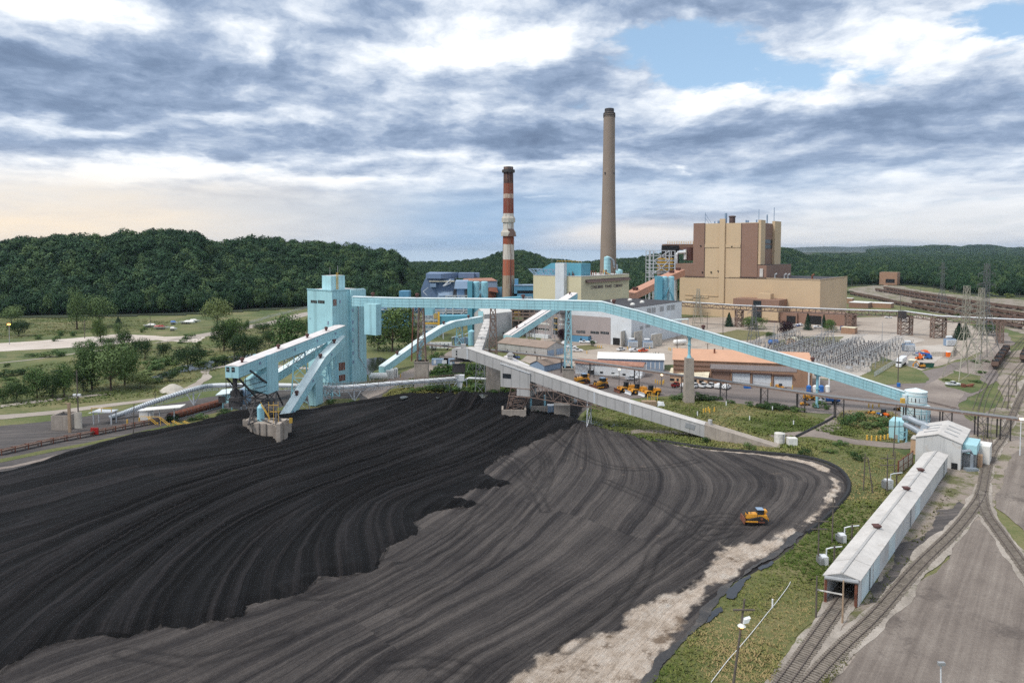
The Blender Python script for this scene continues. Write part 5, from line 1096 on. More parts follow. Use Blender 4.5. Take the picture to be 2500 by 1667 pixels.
twin_silo('teal twin silos with spiral stairs in front of the slate blue precipitators', *[zc(u, 0)[0] for u in (1108,1200,1505)], zc(0,292)[1], 0,505)
# ---- chimneys
def chimney(name, label, xc, xb0, xb1, xt0, xt1, ytop, depth):
 bx = D(xc, 607, depth).x; r0 = (xb1-xb0)/2*depth/F; r1 = (xt1-xt0)/2*depth/F; zt_ = D(xc, ytop, depth).z
 return thing(name, label, 'chimney', (bx, depth, 0)), bx, r0, r1, zt_
t, cx, r0, r1, zt_ = chimney('chimney', 'tall plain grey brown concrete chimney, the highest thing in view', 1485,1466,1506,1473.5,1500.5,262,690)
b = MB(); ztab = [(0,8.6),(.18,8.15),(.35,7.5),(.55,6.45),(.75,5.85),(.94,5.6),(.972,5.55)]; b.lathe((cx, 690,0), [(r*1.0, zt_*f) for f, r in ztab], 40); b.build('shaft', 'stack_concrete', t, True)
b = MB(); b.lathe((cx, 690, zt_*.965), [(5.7,0),(5.7,1.2),(4.6,1.3),(4.6,5.0),(4.3,5.4),(4.2,3.0)], 32); b.build('rim', 'steel_dark', t)
b = MB()
for i in range(28): a = 6.283*i/28; b.bar((cx+5.75*math.cos(a),690+5.75*math.sin(a), zt_*.948),(cx+5.75*math.cos(a),690+5.75*math.sin(a), zt_*.968),.3)
b.lathe((cx, 690, zt_*.957), [(5.7,0),(6.0,.1),(6.0,.5),(5.7,.6)], 28); b.build('platform', 'steel_dark', t)
for y_, sgn in ((424,-.7),(424,.75),(597,-.5)): zz = D(1485, y_, 690).z; b = MB(); b.box((cx+sgn*6.4,690-6.4*math.sqrt(1-sgn*sgn)*1.05, zz),(1,1,1.6)); b.build('warning_light', 'steel_dark', t)
S3 = lambda u, v: (1180+u/3.41,240+v/3.41)
t, cx, r0, r1, zt_ = chimney('chimney', 'red and white banded chimney with rusty top and white ring platforms', S3(209,0)[0], *[S3(u, 0)[0] for u in (155,262,168,248)], S3(0,572)[1], 560)
zc_ = lambda v: D(1240, S3(0, v)[1], 560).z
def red_bands():
 m, k, b = new_mat('band_paint'); tc = k.n.new('ShaderNodeTexCoord'); P = tc.outputs['Object']; x, y, z = k.sep(P)
 st = [(0,(.38,.29,.21))]; H = zt_
 for v, c in ((1475,(.40,.105,.052)),(1347,(.58,.53,.47)),(1218,(.27,.058,.024)),(1150,(.58,.55,.50)),(962,(.20,.042,.024)),(838,(.50,.38,.31)),(800,(.21,.052,.028)),(712,(.045,.020,.020)),(618,(.035,.028,.028))): st.append((zc_(v)/H, c))
 r = k.n.new('ShaderNodeValToRGB'); r.color_ramp.interpolation = 'CONSTANT'; e = r.color_ramp.elements
 while len(e) < len(st): e.new(.5)
 for i, (p, c) in enumerate(st): e[i].position = p; e[i].color = (*c, 1)
 jit = k.m('MULTIPLY', k.m('SUBTRACT', k.noise(k.vm('MULTIPLY', P, (1,1,.15)),.9,4,.7),.5),.012)
 k.put(r.inputs[0], k.m('ADD', k.m('DIVIDE', z, H), jit))
 s = k.noise(k.vm('MULTIPLY', P, (1,1,.08)),1.1,5,.7); col = k.mix(k.m('MULTIPLY', k.ss(s, .46,.64),.7), r.outputs[0], (.22,.13,.09)); f = k.noise(P, .5,6,.7); col = k.mix(k.m('MULTIPLY', k.ss(f, .58,.7),.22), col, (.45,.36,.30))
 k.put(b.inputs['Base Color'], col); b.inputs['Roughness'].default_value = .85
red_bands()
b = MB(); b.lathe((cx, 560,0), [(r0+(r1-r0)*f, zt_*f) for f in np.linspace(0,1,12)]+[(r1*.8, zt_),(r1*.75, zt_-4)], 32); b.build('shaft', 'band_paint', t, True)
b = MB(); b.lathe((cx, 560, zc_(620)), [(r1,0),(r1+1.3,.1),(r1+1.3,2.2),(r1+1.1,2.2),(r1+1.1,.4),(r1,.4)], 24); b.build('top_gallery', 'steel_dark', t)
def ringbox(v0, v1, v2, w, m, half=None):
 z0, z1_, z2_ = zc_(v1), zc_((v0+v1)/2), zc_(v0); b = MB(); rr_ = w*560/F/2/3.41
 b.lathe((cx, 560, z0), [(r1*1.05,0),(rr_, .2),(rr_, (z2_-z0)*.55),(r1*1.05, z2_-z0)], 8); return b.build('ring_house', m, t)
ringbox(972,1036,0,112, 'concrete_light'); ringbox(1088,1150,0,124, 'concrete_light')
b = MB(); rr_ = 124*560/F/2/3.41; zz0, zz2 = zc_(1150), zc_(1088); b.hexa([(cx-.3,560-rr_-.3, zz0),(cx+rr_+.4,560-rr_-.3, zz0),(cx+rr_+.4,560+2, zz0),(cx-.3,560+2, zz0)], [(cx-.3,560-rr_*.8, zz2),(cx+rr_*.7,560-rr_*.8, zz2),(cx+rr_*.7,560+2, zz2),(cx-.3,560+2, zz2)]); b.build('dark_cabin', 'brown_dark', t)
b = MB(); b.bar((cx+2.2,560-r0*1.02,0),(cx+1.6,560-r1*1.03, zc_(1250)),.9,.3); b.build('ladder', 'rust_vent', t)
b = MB(); b.bar((cx-r0-.5,559,0),(cx-r1-.3,559, zc_(1150)),.4); b.build('conduit', 'steel_dark', t)
# ---- slate blue precipitators and plant behind the gallery
def dbox(b, u0, u1, v0, v1, d, dep, zf, m=0):
 x0, x1 = D(zf(u0,0)[0], 607, d).x, D(zf(u1,0)[0], 607, d).x; za, zb2 = max(0, D(*zf(0, v1), d).z), D(*zf(0, v0), d).z
 b.box(((x0+x1)/2, d+dep/2,(za+zb2)/2),(x1-x0, dep, zb2-za),0, m)
X_ = lambda u, d: D(zc(u, 0)[0], 607, d).x
Z_ = lambda v, d: max(0, D(*zc(0, v), d).z)
pr_ = thing('precipitator', 'slate blue angular precipitator with overhanging flat hoods', 'plant building', (X_(500,590),590,0)); d = 590
b = MB()
def facet(us_t, us_b, vt, vb, d, dep):
 b.hexa([(X_(us_b[0], d), d, Z_(vb, d)),(X_(us_b[1], d), d, Z_(vb, d)),(X_(us_b[1], d), d+dep, Z_(vb, d)),(X_(us_b[0], d), d+dep, Z_(vb, d))], [(X_(us_t[0], d), d, Z_(vt, d)),(X_(us_t[1], d), d, Z_(vt, d)),(X_(us_t[1], d), d+dep, Z_(vt, d)),(X_(us_t[0], d), d+dep, Z_(vt, d))])
facet((290,850),(210,840),240,440, d, 26); facet((210,840),(240,830),440,1100, d, 26); b.build('wall', 'slate_blue', pr_)
b = MB(); u0, u1 = X_(315, d), X_(610, d); b.hexa([(u0, d-3, Z_(232, d)),(u1, d-6, Z_(232, d)),(X_(930, d), d+12, Z_(232, d)),(u0, d+28, Z_(232, d))], [(u0, d-3, Z_(140, d)),(u1, d-6, Z_(140, d)),(X_(930, d), d+12, Z_(128, d)),(u0, d+28, Z_(128, d))]); dbox(b, 930,1230,130,228, d+6,16, zc); dbox(b, 1225,1328,130,222, d+12,12, zc); b.build('hood', 'slate_blue', pr_)
b = MB(); b.box(((X_(380, d)+X_(860, d))/2, d-2.5, Z_(285, d)),(X_(860, d)-X_(380, d),5,.6)); b.build('catwalk', 'cream_roof', pr_)
b = MB(); b.hexa([(X_(520, d), d-6,0),(X_(830, d), d-6,0),(X_(830, d), d, 0),(X_(520, d), d, 0)], [(X_(580, d), d-6, Z_(555, d)),(X_(830, d), d-5, Z_(545, d)),(X_(830, d), d, Z_(470, d)),(X_(520, d), d, Z_(470, d))]); b.build('hopper', 'slate_light', pr_)
b = MB(); dbox(b, 385,500,330,400, d-5,5, zc); b.build('cabin', 'slate_light', pr_)
b = MB(); b.bar((X_(365, d), d-4, Z_(400, d)),(X_(265, d), d-4, Z_(475, d)),1.2,.4); b.bar((X_(265, d), d-5, Z_(475, d)),(X_(345, d), d-5, Z_(555, d)),1.2,.4); b.bar((X_(655, d), d-7, Z_(375, d)),(X_(790, d), d-4, Z_(250, d)),.9); b.bar((X_(655, d), d-7, Z_(375, d)),(X_(800, d), d-6, Z_(310, d)),.6); b.build('stair', 'metal_white', pr_)
d = 560
bl = thing('boiler_annex', 'pale slate box over dark steelwork with rusty roofed wing beside teal silos', 'plant building', (X_(950, d), d, 0))
b = MB(); b.hexa([(X_(848, d), d, Z_(432, d)),(X_(1105, d), d, Z_(432, d)),(X_(1105, d), d+14, Z_(432, d)),(X_(848, d), d+14, Z_(432, d))], [(X_(868, d), d+2, Z_(290, d)),(X_(1105, d), d+2, Z_(290, d)),(X_(1105, d), d+14, Z_(275, d)),(X_(868, d), d+14, Z_(275, d))]); dbox(b, 900,1060,432,640, d+2,10, zc); b.build('wall', 'slate_light', bl)
b = MB(); dbox(b, 840,900,432,545, d+3,8, zc); dbox(b, 1050,1105,440,560, d+1,8, zc); b.build('recess', 'steel_dark', bl)
b = MB(); d2 = 575; dbox(b, 1200,1672,285,420, d2,16, zc); b.build('wing_wall', 'slate_light', bl)
b = MB(); b.hexa([(X_(1000, d2), d2-.5, Z_(290, d2)),(X_(1675, d2), d2-.5, Z_(285, d2)),(X_(1560, d2), d2+20, Z_(248, d2)),(X_(1000, d2), d2+20, Z_(262, d2))], [(X_(1000, d2), d2-.5, Z_(280, d2)),(X_(1675, d2), d2-.5, Z_(276, d2)),(X_(1560, d2), d2+20, Z_(240, d2)),(X_(1000, d2), d2+20, Z_(254, d2))]); b.build('wing_roof', 'rusty_roof', bl)
b = MB(); d3 = 570; dbox(b, 1500,1650,410,640, d3,10, zc); b.hexa([(X_(1510, d3), d3-4, Z_(470, d3)),(X_(1695, d3), d3-4, Z_(500, d3)),(X_(1695, d3), d3+4, Z_(500, d3)),(X_(1510, d3), d3+4, Z_(470, d3))], [(X_(1520, d3), d3, Z_(415, d3)),(X_(1670, d3), d3, Z_(415, d3)),(X_(1670, d3), d3+4, Z_(415, d3)),(X_(1520, d3), d3+4, Z_(415, d3))]); b.build('rusty_casing', 'rust', bl)
b = MB(); dbox(b, 1665,1775,410,620, d3+4,10, zc); b.build('blue_casing', 'mid_blue', bl)
# mid blue block between the chimney and the yellow house
d = 545; t = thing('fan_house', 'mid blue plant block between the banded chimney and the yellow boiler house', 'plant building', (X_(2150, d), d, 0))
b = MB(); dbox(b, 2000,2380,375,465, d, 14, zc); dbox(b, 2000,2060,465,640, d, 14, zc); dbox(b, 2000,2380,525,700, d, 14, zc); dbox(b, 2010,2080,245,375, d+4,8, zc); b.build('wall', 'mid_blue', t)
b = MB(); dbox(b, 2060,2380,465,525, d+2,10, zc); b.build('recess', 'steel_dark', t)
b = MB(); dbox(b, 2000,2390,362,375, d-.4,15, zc); b.build('roof', 'slate_light', t)
b = MB(); d4 = 520; b.truss((X_(2170, d4), d4, Z_(590, d4)),(X_(2340, d4), d4, Z_(590, d4)),(X_(2170, d4), d4, Z_(660, d4)),(X_(2340, d4), d4, Z_(660, d4)),4,.5); b.build('frame', 'steel_pale', t)
b = MB(); d4 = 470; b.hexa([(X_(1500, d4), d4, Z_(640, d4)),(X_(2200, d4), d4, Z_(640, d4)),(X_(2200, d4), d4+8, Z_(640, d4)),(X_(1500, d4), d4+8, Z_(640, d4))], [(X_(1520, d4), d4, Z_(628, d4)),(X_(2120, d4), d4, Z_(585, d4)),(X_(2120, d4), d4+8, Z_(585, d4)),(X_(1520, d4), d4+8, Z_(628, d4))]); b.build('duct', 'teal', t)
# lower plant seen under the gallery
d = 470; lo = thing('flue_duct', 'rounded pale blue duct hood standing on steel decks under the long gallery', 'duct', (X_(340, d), d, 0))
b = MB(); pts = [(0,940),(0,830),(20,800),(60,785),(140,780),(180,800),(200,840),(200,940)]; v0 = [(X_(240+u, d), d, Z_(v, d)) for u, v in pts]; b.add(v0+[(x, y+12, z) for x, y, z in v0], [tuple(range(8))]+[(i, (i+1) % 8,8+(i+1) % 8,8+i) for i in range(8)]+[tuple(range(8,16))[::-1]]); b.build('hood', 'teal_light', lo)
b = MB()
for v in (1030,1130,1215): b.bar((X_(240, d), d-1, Z_(v, d)),(X_(560, d), d-1, Z_(v, d)),.6,.9); b.bar((X_(240, d), d+9, Z_(v, d)),(X_(560, d), d+9, Z_(v, d)),.6,.9)
for u in (245,350,455,555): b.bar((X_(u, d), d-1,0),(X_(u, d), d-1, Z_(940, d)),.5); b.bar((X_(u, d), d+9,0),(X_(u, d), d+9, Z_(940, d)),.5)
b.truss((X_(240, d), d-1, Z_(940, d)),(X_(460, d), d-1, Z_(940, d)),(X_(240, d), d-1, Z_(1015, d)),(X_(460, d), d-1, Z_(1015, d)),4,.45); b.build('deck_frame', 'steel_pale', lo)
b = MB(); b.box(((X_(260, d)+X_(540, d))/2, d-1.4, Z_(1085, d)),(X_(540, d)-X_(260, d),.2,1.4)); b.truss((X_(462, d), d-1.4, Z_(905, d)),(X_(520, d), d-1.4, Z_(905, d)),(X_(462, d), d-1.4, Z_(990, d)),(X_(520, d), d-1.4, Z_(990, d)),3,.3); b.build('railing', 'safety_yellow', lo)
b = MB(); dbox(b, 250,545,1040,1500, d+12,6, zc); b.build('back_wall', 'mid_blue', lo)
d = 455; t = thing('flue_duct', 'big flat teal duct sloping behind the bent blue gallery', 'duct', (X_(800, d), d, 0)); b = MB()
b.hexa([(X_(540, d), d, Z_(1120, d)),(X_(1110, d), d, Z_(1120, d)),(X_(1110, d), d+10, Z_(1120, d)),(X_(540, d), d+10, Z_(1120, d))], [(X_(540, d), d, Z_(955, d)),(X_(1110, d), d, Z_(945, d)),(X_(1110, d), d+10, Z_(945, d)),(X_(540, d), d+10, Z_(955, d))]); b.build('casing', 'teal', t)
b = MB(); b.box((X_(550, d), d-.5, Z_(1030, d)),(1.4,.4,11)); b.build('yellow_post', 'safety_yellow', t)
for u in (620,1000): b = MB(); b.bar((X_(u, d), d+5,0),(X_(u, d), d+5, Z_(1120, d)),.8); b.build('support_leg', 'steel_pale', t)
d = 540; t = thing('steel_deck', 'maze of white steel beams and teal casings beneath the long gallery', 'plant building', (X_(850, d), d, 0))
b = MB(); dbox(b, -280,160,640,900, d, 20, zc); dbox(b, 700,1270,640,960, d, 20, zc); dbox(b, 440,700,760,960, d+8,20, zc); b.build('casing', 'mid_blue', t)
b = MB()
for u in (80,690,825,1030): b.bar((X_(u, d), d-1,0),(X_(u, d), d-1, Z_(700, d)),1.0)
for v in (835,880): b.bar((X_(440, d), d-1, Z_(v, d)),(X_(1110, d), d-1, Z_(v, d)),.9,1.2)
for u in (0,130): b.bar((X_(u-60, d), d-1, Z_(900, d)),(X_(u+70, d), d-1, Z_(770, d)),.7)
for u in (610,960): b.bar((X_(u, d), d-1.5, Z_(940, d)),(X_(u+80, d), d-1.5, Z_(850, d)),.7)
for k_ in range(3): b.truss((X_(-180, d), d-8+k_*4, Z_(905+k_*40, d)),(X_(150, d), d-8+k_*4, Z_(905+k_*40, d)),(X_(-180, d), d-8+k_*4, Z_(960+k_*40, d)),(X_(150, d), d-8+k_*4, Z_(960+k_*40, d)),5,.5)
b.truss((X_(690, d), d-2, Z_(560, d)),(X_(1105, d), d-2, Z_(560, d)),(X_(690, d), d-2, Z_(640, d)),(X_(1105, d), d-2, Z_(640, d)),5,.6); b.build('beams', 'steel_pale', t)
b = MB(); dbox(b, 840,1100,860,945, d-.6,.4, zc); dbox(b, 390,560,775,800, d+7,.4, zc); b.build('recess', 'black_gap', t)
b = MB(); dbox(b, -290,-200,620,900, d-1,20, zc); b.build('side_casing', 'teal', t)
d = 470; t = thing('steel_deck', 'rusty brown pipework decks right of the grey crusher house', 'plant building', (X_(2050, d), d, 0)); b = MB()
for v in (830,900,960,1035): b.bar((X_(1940, d), d, Z_(v, d)),(X_(2400, d), d, Z_(v, d)),.7,1.0)
for u in (1960,2090,2170,2300,2390): b.bar((X_(u, d), d, 0),(X_(u, d), d, Z_(810, d)),.6)
b.bar((X_(1950, d), d, Z_(900, d)),(X_(2010, d), d, Z_(960, d)),.5); b.build('beams', 'rust_steel', t)
b = MB(); dbox(b, 1950,2160,1050,1180, d+2,6, zc); dbox(b, 1960,2400,840,960, d+6,6, zc); b.build('recess', 'steel_dark', t)
b = MB(); dbox(b, 2000,2120,880,950, d+1,4, zc); b.build('railing', 'safety_yellow', t)
b = MB(); d = 480; t2 = D(*z4(20,45), d); 
t = thing('blue_hall', 'blue hall wall and box behind the gallery beside the transfer tower', 'plant building', (t2.x, 500,0)); d = 520
b = MB(); x0, x1 = D(z4(60,0)[0], 607, d).x, D(z4(375,0)[0], 607, d).x; b.box(((x0+x1)/2, d+8, D(*z4(0,180), d).z/2),(x1-x0,16, D(*z4(0,180), d).z)); x2, x3 = D(z4(282,0)[0], 607, d).x, D(z4(375,0)[0], 607, d).x; b.box(((x2+x3)/2, d+8, D(*z4(0,45), d).z/2),(x3-x2,12, D(*z4(0,45), d).z)); b.build('wall', 'mid_blue', t)
b = MB(); zz = D(*z4(0,215), d).z
for k_ in (0,1.3): b.bar((x0, d-.8, zz+k_),(x1, d-.8, zz+k_),.25)
b.box(((x0+x1)/2, d-.6, zz-.3),(x1-x0,1.2,.4)); b.build('catwalk', 'metal_white', t)
# grey crusher house
CC = G(*z2(872,1136)); ch_ = hz(CC, z2(0,800)[1]); c1 = (along(V((CC.x, CC.y, ch_)), E1, z2(1135,0)[0])-V((CC.x, CC.y, ch_))).length; c2 = (along(V((CC.x, CC.y, ch_)), E2, z2(775,0)[0])-V((CC.x, CC.y, ch_))).length
t = gable('crusher_house', 'grey clad crusher house with brown block base where three galleries meet', CC, c1, c2, ch_-1, ch_+2.2, 'grey_cladding', 'offwhite', 1,.1)
b = MB(); zz = hz(CC, z2(0,1042)[1]); b.wall(CC, E1,0, c1,0, zz, -E2,0,.2); b.build('base_wall', 'concrete', t)
windows(t, CC, E1,-E2, [(1046,1060,985,1010),(1103,1113,975,1000),(1036,1046,1042,1062),(1060,1072,1040,1060),(972,984,855,875),(972,984,910,930),(972,984,960,978)], z2, bars=0)
windows(t, CC, E2,-E1, [(815,862,780,840)], z2, 'cyan_siding', 'blue_panel', .1,0)
b = MB(); q = CC+E1*c1*.85-E2*.6; b.path([(q.x, q.y, ch_-2),(q.x+2, q.y, ch_-10),(q.x-2, q.y, ch_-16)], .35,6); q2 = q+E1*2; b.bar((q2.x, q2.y, ch_-1),(q2.x, q2.y, ch_-12),.25); b.build('conduit', 'steel', t)
TKc = G(*z2(752,1110)); t = thing('tank', 'pale blue upright tank with conical top beside the crusher house', 'tank', TKc); b = MB(); th_ = hz(TKc, z2(0,975)[1]); b.lathe((TKc.x, TKc.y, 0), [(2.3,0),(2.3, th_),(.3, th_+1.1)], 20); b.build('shell', 'teal_light', t, False); b = MB(); b.bar((TKc.x+1, TKc.y-2.3,0),(TKc.x+1, TKc.y-2.3, th_),.5,.2); b.build('ladder', 'slate_light', t)
t = thing('pump_skid', 'cluster of pale blue pumps and pipes in front of the blue tank', 'machinery', G(*z2(690,1105))); q = t.location; b = MB()
for i in range(7): b.box((q.x+rr.uniform(-9,6), q.y+rr.uniform(-3,3), rr.uniform(1,3)),(rr.uniform(1.5,4),2.5, rr.uniform(2,6)))
b.build('housing', 'slate_light', t); b = MB()
for i in range(4): x = q.x-8+i*4; b.path([(x, q.y-3,0),(x, q.y-3,5+i),(x+3, q.y-3,6+i)], .4,6)
b.build('pipe', 'duct', t)
# ---- silo, dump house and car shed
q = D(2248,607,240); SL = V((q.x, 240,0)); zS = lambda v: hz(SL, zs(0, v)[1])
t = thing('loading_silo', 'pale blue cylindrical silo with stepped top and conical roof at the gallery foot', 'silo', SL); ra = (748-382)/2/5.81*240/F; rb_ = (716-433)/2/5.81*240/F
b = MB(); b.lathe((SL.x, SL.y, 0), [(ra, 0),(ra, zS(338)),(rb_+.2, zS(318))], 32); b.lathe((SL.x, SL.y, zS(325)), [(rb_, 0),(rb_, zS(148)-zS(325))], 32); b.build('shell', 'cyan_roof', t)
b = MB(); b.lathe((SL.x, SL.y, zS(148)), [(rb_+.15,0),(rb_+.15,.25),(.2, zS(98)-zS(148))], 16); b.build('roof', 'cyan_roof', t)
for v in (395,430,500,560,600): b = MB(); b.lathe((SL.x, SL.y, zS(v)), [(ra, 0),(ra+.07,0),(ra+.07,.16),(ra, .16)], 32); b.build('hoop', 'cyan_trim', t)
for v in (200,310): b = MB(); b.lathe((SL.x, SL.y, zS(v)), [(rb_, 0),(rb_+.07,0),(rb_+.07,.16),(rb_, .16)], 32); b.build('hoop', 'cyan_trim', t)
for a in (-2.6,-2.15,-1.7,-1.25,-.8,-.4):
 b = MB(); b.bar((SL.x+ra*1.01*math.cos(a), SL.y+ra*1.01*math.sin(a), zS(600)),(SL.x+ra*1.01*math.cos(a), SL.y+ra*1.01*math.sin(a), zS(345)),.12); b.build('stiffener', 'cyan_trim', t)
for v, rad in ((475, ra),(250, rb_),(565, ra)):
 for a in ((-2.35,-1.95,-1.55,-1.1,-.65) if rad == ra else (-2.3,-1.95,-.55)):
  b = MB(); cx_, cy_ = SL.x+rad*math.cos(a), SL.y+rad*math.sin(a); tg = V((-math.sin(a), math.cos(a),0)); p = V((cx_, cy_, zS(v)))+V((math.cos(a), math.sin(a),0))*.06
  for s_ in (-.55,.55): b.bar(p+tg*s_-UP*.7, p+tg*s_+UP*.7,.1)
  b.build('hatch', 'steel_dark', t)
b = MB(); p = V((SL.x-rb_-.3, SL.y-.8,0)); b.tube((p.x-.6, p.y, zS(300)),(p.x-.6, p.y, zS(185)),.85,10); b.build('end_chute', 'cyan_roof', t)
b = MB(); b.box((p.x-2.2, p.y-1.6, zS(262)),(1.2,1.0,1.9)); b.build('platform', 'safety_yellow', t)
# receiving house below
q = G(*zs(300,990)); RX = lambda u: D(zs(u, 0)[0], 607,215).x
t = thing('receiving_house', 'pale blue stair and receiving house under the silo with grey ducts', 'building', (RX(400),215,0)); RH = lambda v: hz((0,215), zs(0, v)[1])
b = MB(); rc = V((RX(412),215,0)); b.rect(rc, E1,7, E2,4.2,0, RH(590)); b.build('wall', 'cyan_siding', t)
b = MB()
for u in (290,400): b.bar((RX(u),213,0),(RX(u),213, RH(545)),.35)
for v in (620,700,780,860): b.bar((RX(290),213, RH(v)),(RX(400),213, RH(v)),.2,.3)
b.bar((RX(290),213, RH(940)),(RX(400),213, RH(830)),.2); b.bar((RX(290),213, RH(700)),(RX(400),213, RH(790)),.2); b.build('stair_frame', 'teal_light', t)
b = MB(); b.wall(rc, E2,1.2,2.4, RH(870), RH(775),-E1,0,.1); b.build('window', 'steel', t)
b = MB(); b.bar((RX(412),214.7, RH(940)),(RX(412),214.7, RH(500)),.18); b.bar((RX(430),214.7, RH(940)),(RX(430),214.7, RH(330)),.18); b.build('downpipe', 'steel_dark', t)
b = MB(); e = D(*zs(610,660),200); b.path([(RX(335),212, RH(490)),(RX(360),210, RH(478)),(RX(420),208, RH(510)),(RX(480),206, RH(525)),(RX(530),203, RH(580)),(e.x, 200, e.z)], .95,12); e = D(*zs(565,725),198); b.path([(RX(320),211, RH(570)),(RX(370),209, RH(595)),(RX(460),204, RH(660)),(e.x, 198, e.z)], .95,12); b.build('duct', 'duct', t)
# dump house
DR = G(*zs(1130,1268)); dze = hz(DR, zs(0,890)[1]); dl = (along(V((DR.x, DR.y, dze)), E2, zs(500,0)[0])-V((DR.x, DR.y, dze))).length; dd_ = (along(V((DR.x, DR.y, dze)), E1, zs(1262,0)[0])-V((DR.x, DR.y, dze))).length
t = gable('dump_house', 'white gabled rail car dump house with grooved roof at the end of the long shed', DR, dd_, dl, dze, dze+1.7, 'shed_wall', 'grey_roof', 1,.3)
for k_ in range(3):
 for sd in (0,1):
  b = MB(); s0 = DR+E1*(dd_*(.25+.22*k_))+E2*(dl*(.12 if sd == 0 else .58)); s1 = s0+E2*dl*.30; zf_ = lambda p: dze+1.7*(1-abs((p-DR).dot(E2)/dl-.5)*2)+.30
  b.bar(V((s0.x, s0.y, zf_(s0))), V((s1.x, s1.y, zf_(s1))),.5,.1); b.build('roof_groove', 'steel', t)
b = MB(); a, zt_ = face_pt(DR, E2, *zs(1000,1155)); c, _ = face_pt(DR, E2, *zs(1088,1165)); b.wall(DR, E2, min(a, c), max(a, c),.05, zt_, -E1,0,.12); b.build('door', 'black_gap', t)
b = MB(); q = DR-E2*.1; b.rect(q+E1*3, E1,9, E2,-3.2,4.2,6.6); b.build('side_bay', 'cyan_siding', t)
b = MB(); b.rect(q+E1*4, E1,8, E2,-3.0,0,3.8); b.build('plant_bay', 'steel', t)
b = MB(); q0 = q-E2*2.2+E1*2.2; b.path([(q.x, q.y, 5.2),(q0.x-.6, q0.y, 5.4),(q0.x, q0.y, 4.2),(q0.x, q0.y, .6)], .45,8); b.build('duct', 'duct', t)
b = MB(); b.box((q0.x-.5, q0.y-.6,.4),(3.2,1.6,.8)); b.build('fan_base', 'duct', t)
b = MB(); q0 = q-E2*5.6+E1*10; b.rect(q0, E1,6, E2,3,0,5.2); b.build('white_hut', 'offwhite', t)
b = MB(); q0 = q-E2*4.2+E1*6; b.rect(q0, E1,2, E2,1,0,3.4); b.build('duct_leg', 'peach', t)
t = thing('cabin', 'small peach coloured cabin left of the dump house', 'building', G(*zs(420,1030))); q = t.location; b = MB(); b.rect(q, E1,4, E2,-3.8,0,4.4); b.build('wall', 'peach', t); b = MB(); b.rect(q-E1*.2, E1,4.4, E2,-4,4.4,4.7); b.build('roof', 'grey_roof', t)
w0, w1_ = G(*zs(250,1330)), G(*zs(450,1180)); t = thing('wind_wall', 'rusty framed panel wall beside the long shed', 'wall', w0); hw_ = hz(w0, zs(0,1140)[1])
b = MB(); b.bar(w0+UP*hw_/2, w1_+UP*hw_/2,.12, hw_-.2); b.build('panel', 'concrete_light', t)
b = MB()
for i in range(4): p = w0.lerp(w1_, i/3); b.bar(p-V((.1,.1,0)), p-V((.1,.1,0))+UP*(hw_+.3),.3)
for z_ in (hw_*.5, hw_): b.bar(w0+UP*z_-V((.1,.1,0)), w1_+UP*z_-V((.1,.1,0)),.16)
b.build('frame', 'rust', t)
# long shed over the track
fl, fr, br = G(*z7(245,1135)), G(*z7(425,1163)), G(*z7(900,440)); bl_ = fl+(br-fr); ev = 4.5
t = thing('car_shed', 'long low white metal shed over a railway track, open dark mouth at the near end', 'shed', fl); sd_ = (br-fr).normalized(); ac = (fr-fl)
n_ = 60; b = MB()
for a0, b0 in ((fl, bl_),(fr, br)): b.bar(a0+UP*ev/2, b0+UP*ev/2,.15, ev)
b.build('wall', ['shed_wall'], t)
for f0, f1, m_ in ((.02,.10,0),(.11,.16,1),(.24,.30,1),(.52,.58,1)): b = MB(); q = fr+ac.normalized()*.1; b.bar(q.lerp(br+ac.normalized()*.1, f0)+UP*ev/2, q.lerp(br+ac.normalized()*.1, f1)+UP*ev/2,.06, ev-.4); b.build('wall_panel', 'cyan_roof', t)
mid0, mid1 = (fl+fr)/2,(bl_+br)/2; ov = ac.normalized()*.35
segs = [0,.075,.46,.72,.93,1.0]
for i in range(len(segs)-1):
 b = MB(); f0, f1 = segs[i], segs[i+1]-.001; dz_ = .03*(i % 2)
 for s0, s1, o_ in ((fl, bl_, -ov),(fr, br, ov)):
  a0, a1 = s0.lerp(s1, f0)+o_+UP*(ev+dz_), s0.lerp(s1, f1)+o_+UP*(ev+dz_); r0_, r1_ = mid0.lerp(mid1, f0)+UP*(ev+.85+dz_), mid0.lerp(mid1, f1)+UP*(ev+.85+dz_)
  b.hexa([a0, a1, r1_, r0_], [p+UP*.16 for p in (a0, a1, r1_, r0_)])
 b.build('roof', 'grey_roof', t)
b = MB(); b.bar(mid0+UP*(ev+1.06), mid1+UP*(ev+1.06),.45,.12); b.build('ridge_cap', 'grey_cladding', t)
for u, v in ((525,735),(683,530),(760,432)):
 q = along(mid0+UP*(ev+1), sd_, z7(u, 0)[0]); b = MB(); b.hexa([q+V((sx*.4, sy*.4,0)) for sx, sy in ((-1,-1),(1,-1),(1,1),(-1,1))], [q+V((sx*.6, sy*.6,.4)) for sx, sy in ((-1,-1),(1,-1),(1,1),(-1,1))]); b.box((q.x, q.y, q.z+.52),(1.35,1.35,.24)); b.build('roof_vent', 'rust_vent', t)
for f in (.075,.46,.93): b = MB(); b.bar(fr.lerp(br, f)+ov*.7+UP*(ev+.1), fr.lerp(br, f)+ov*.7+UP*.3,.14); b.build('downpipe', 'steel', t)
b = MB(); b.add([fl+UP*ev, fr+UP*ev, mid0+UP*(ev+.85), fl+UP*(ev-.7)+sd_*.3, fr+UP*(ev-.7)+sd_*.3], [(0,1,2),(0,3,4,1)]); b.tube(fl+UP*(ev-.1)-sd_*.2, fr+UP*(ev-.1)-sd_*.2,.35,8); b.build('curtain', 'steel', t)
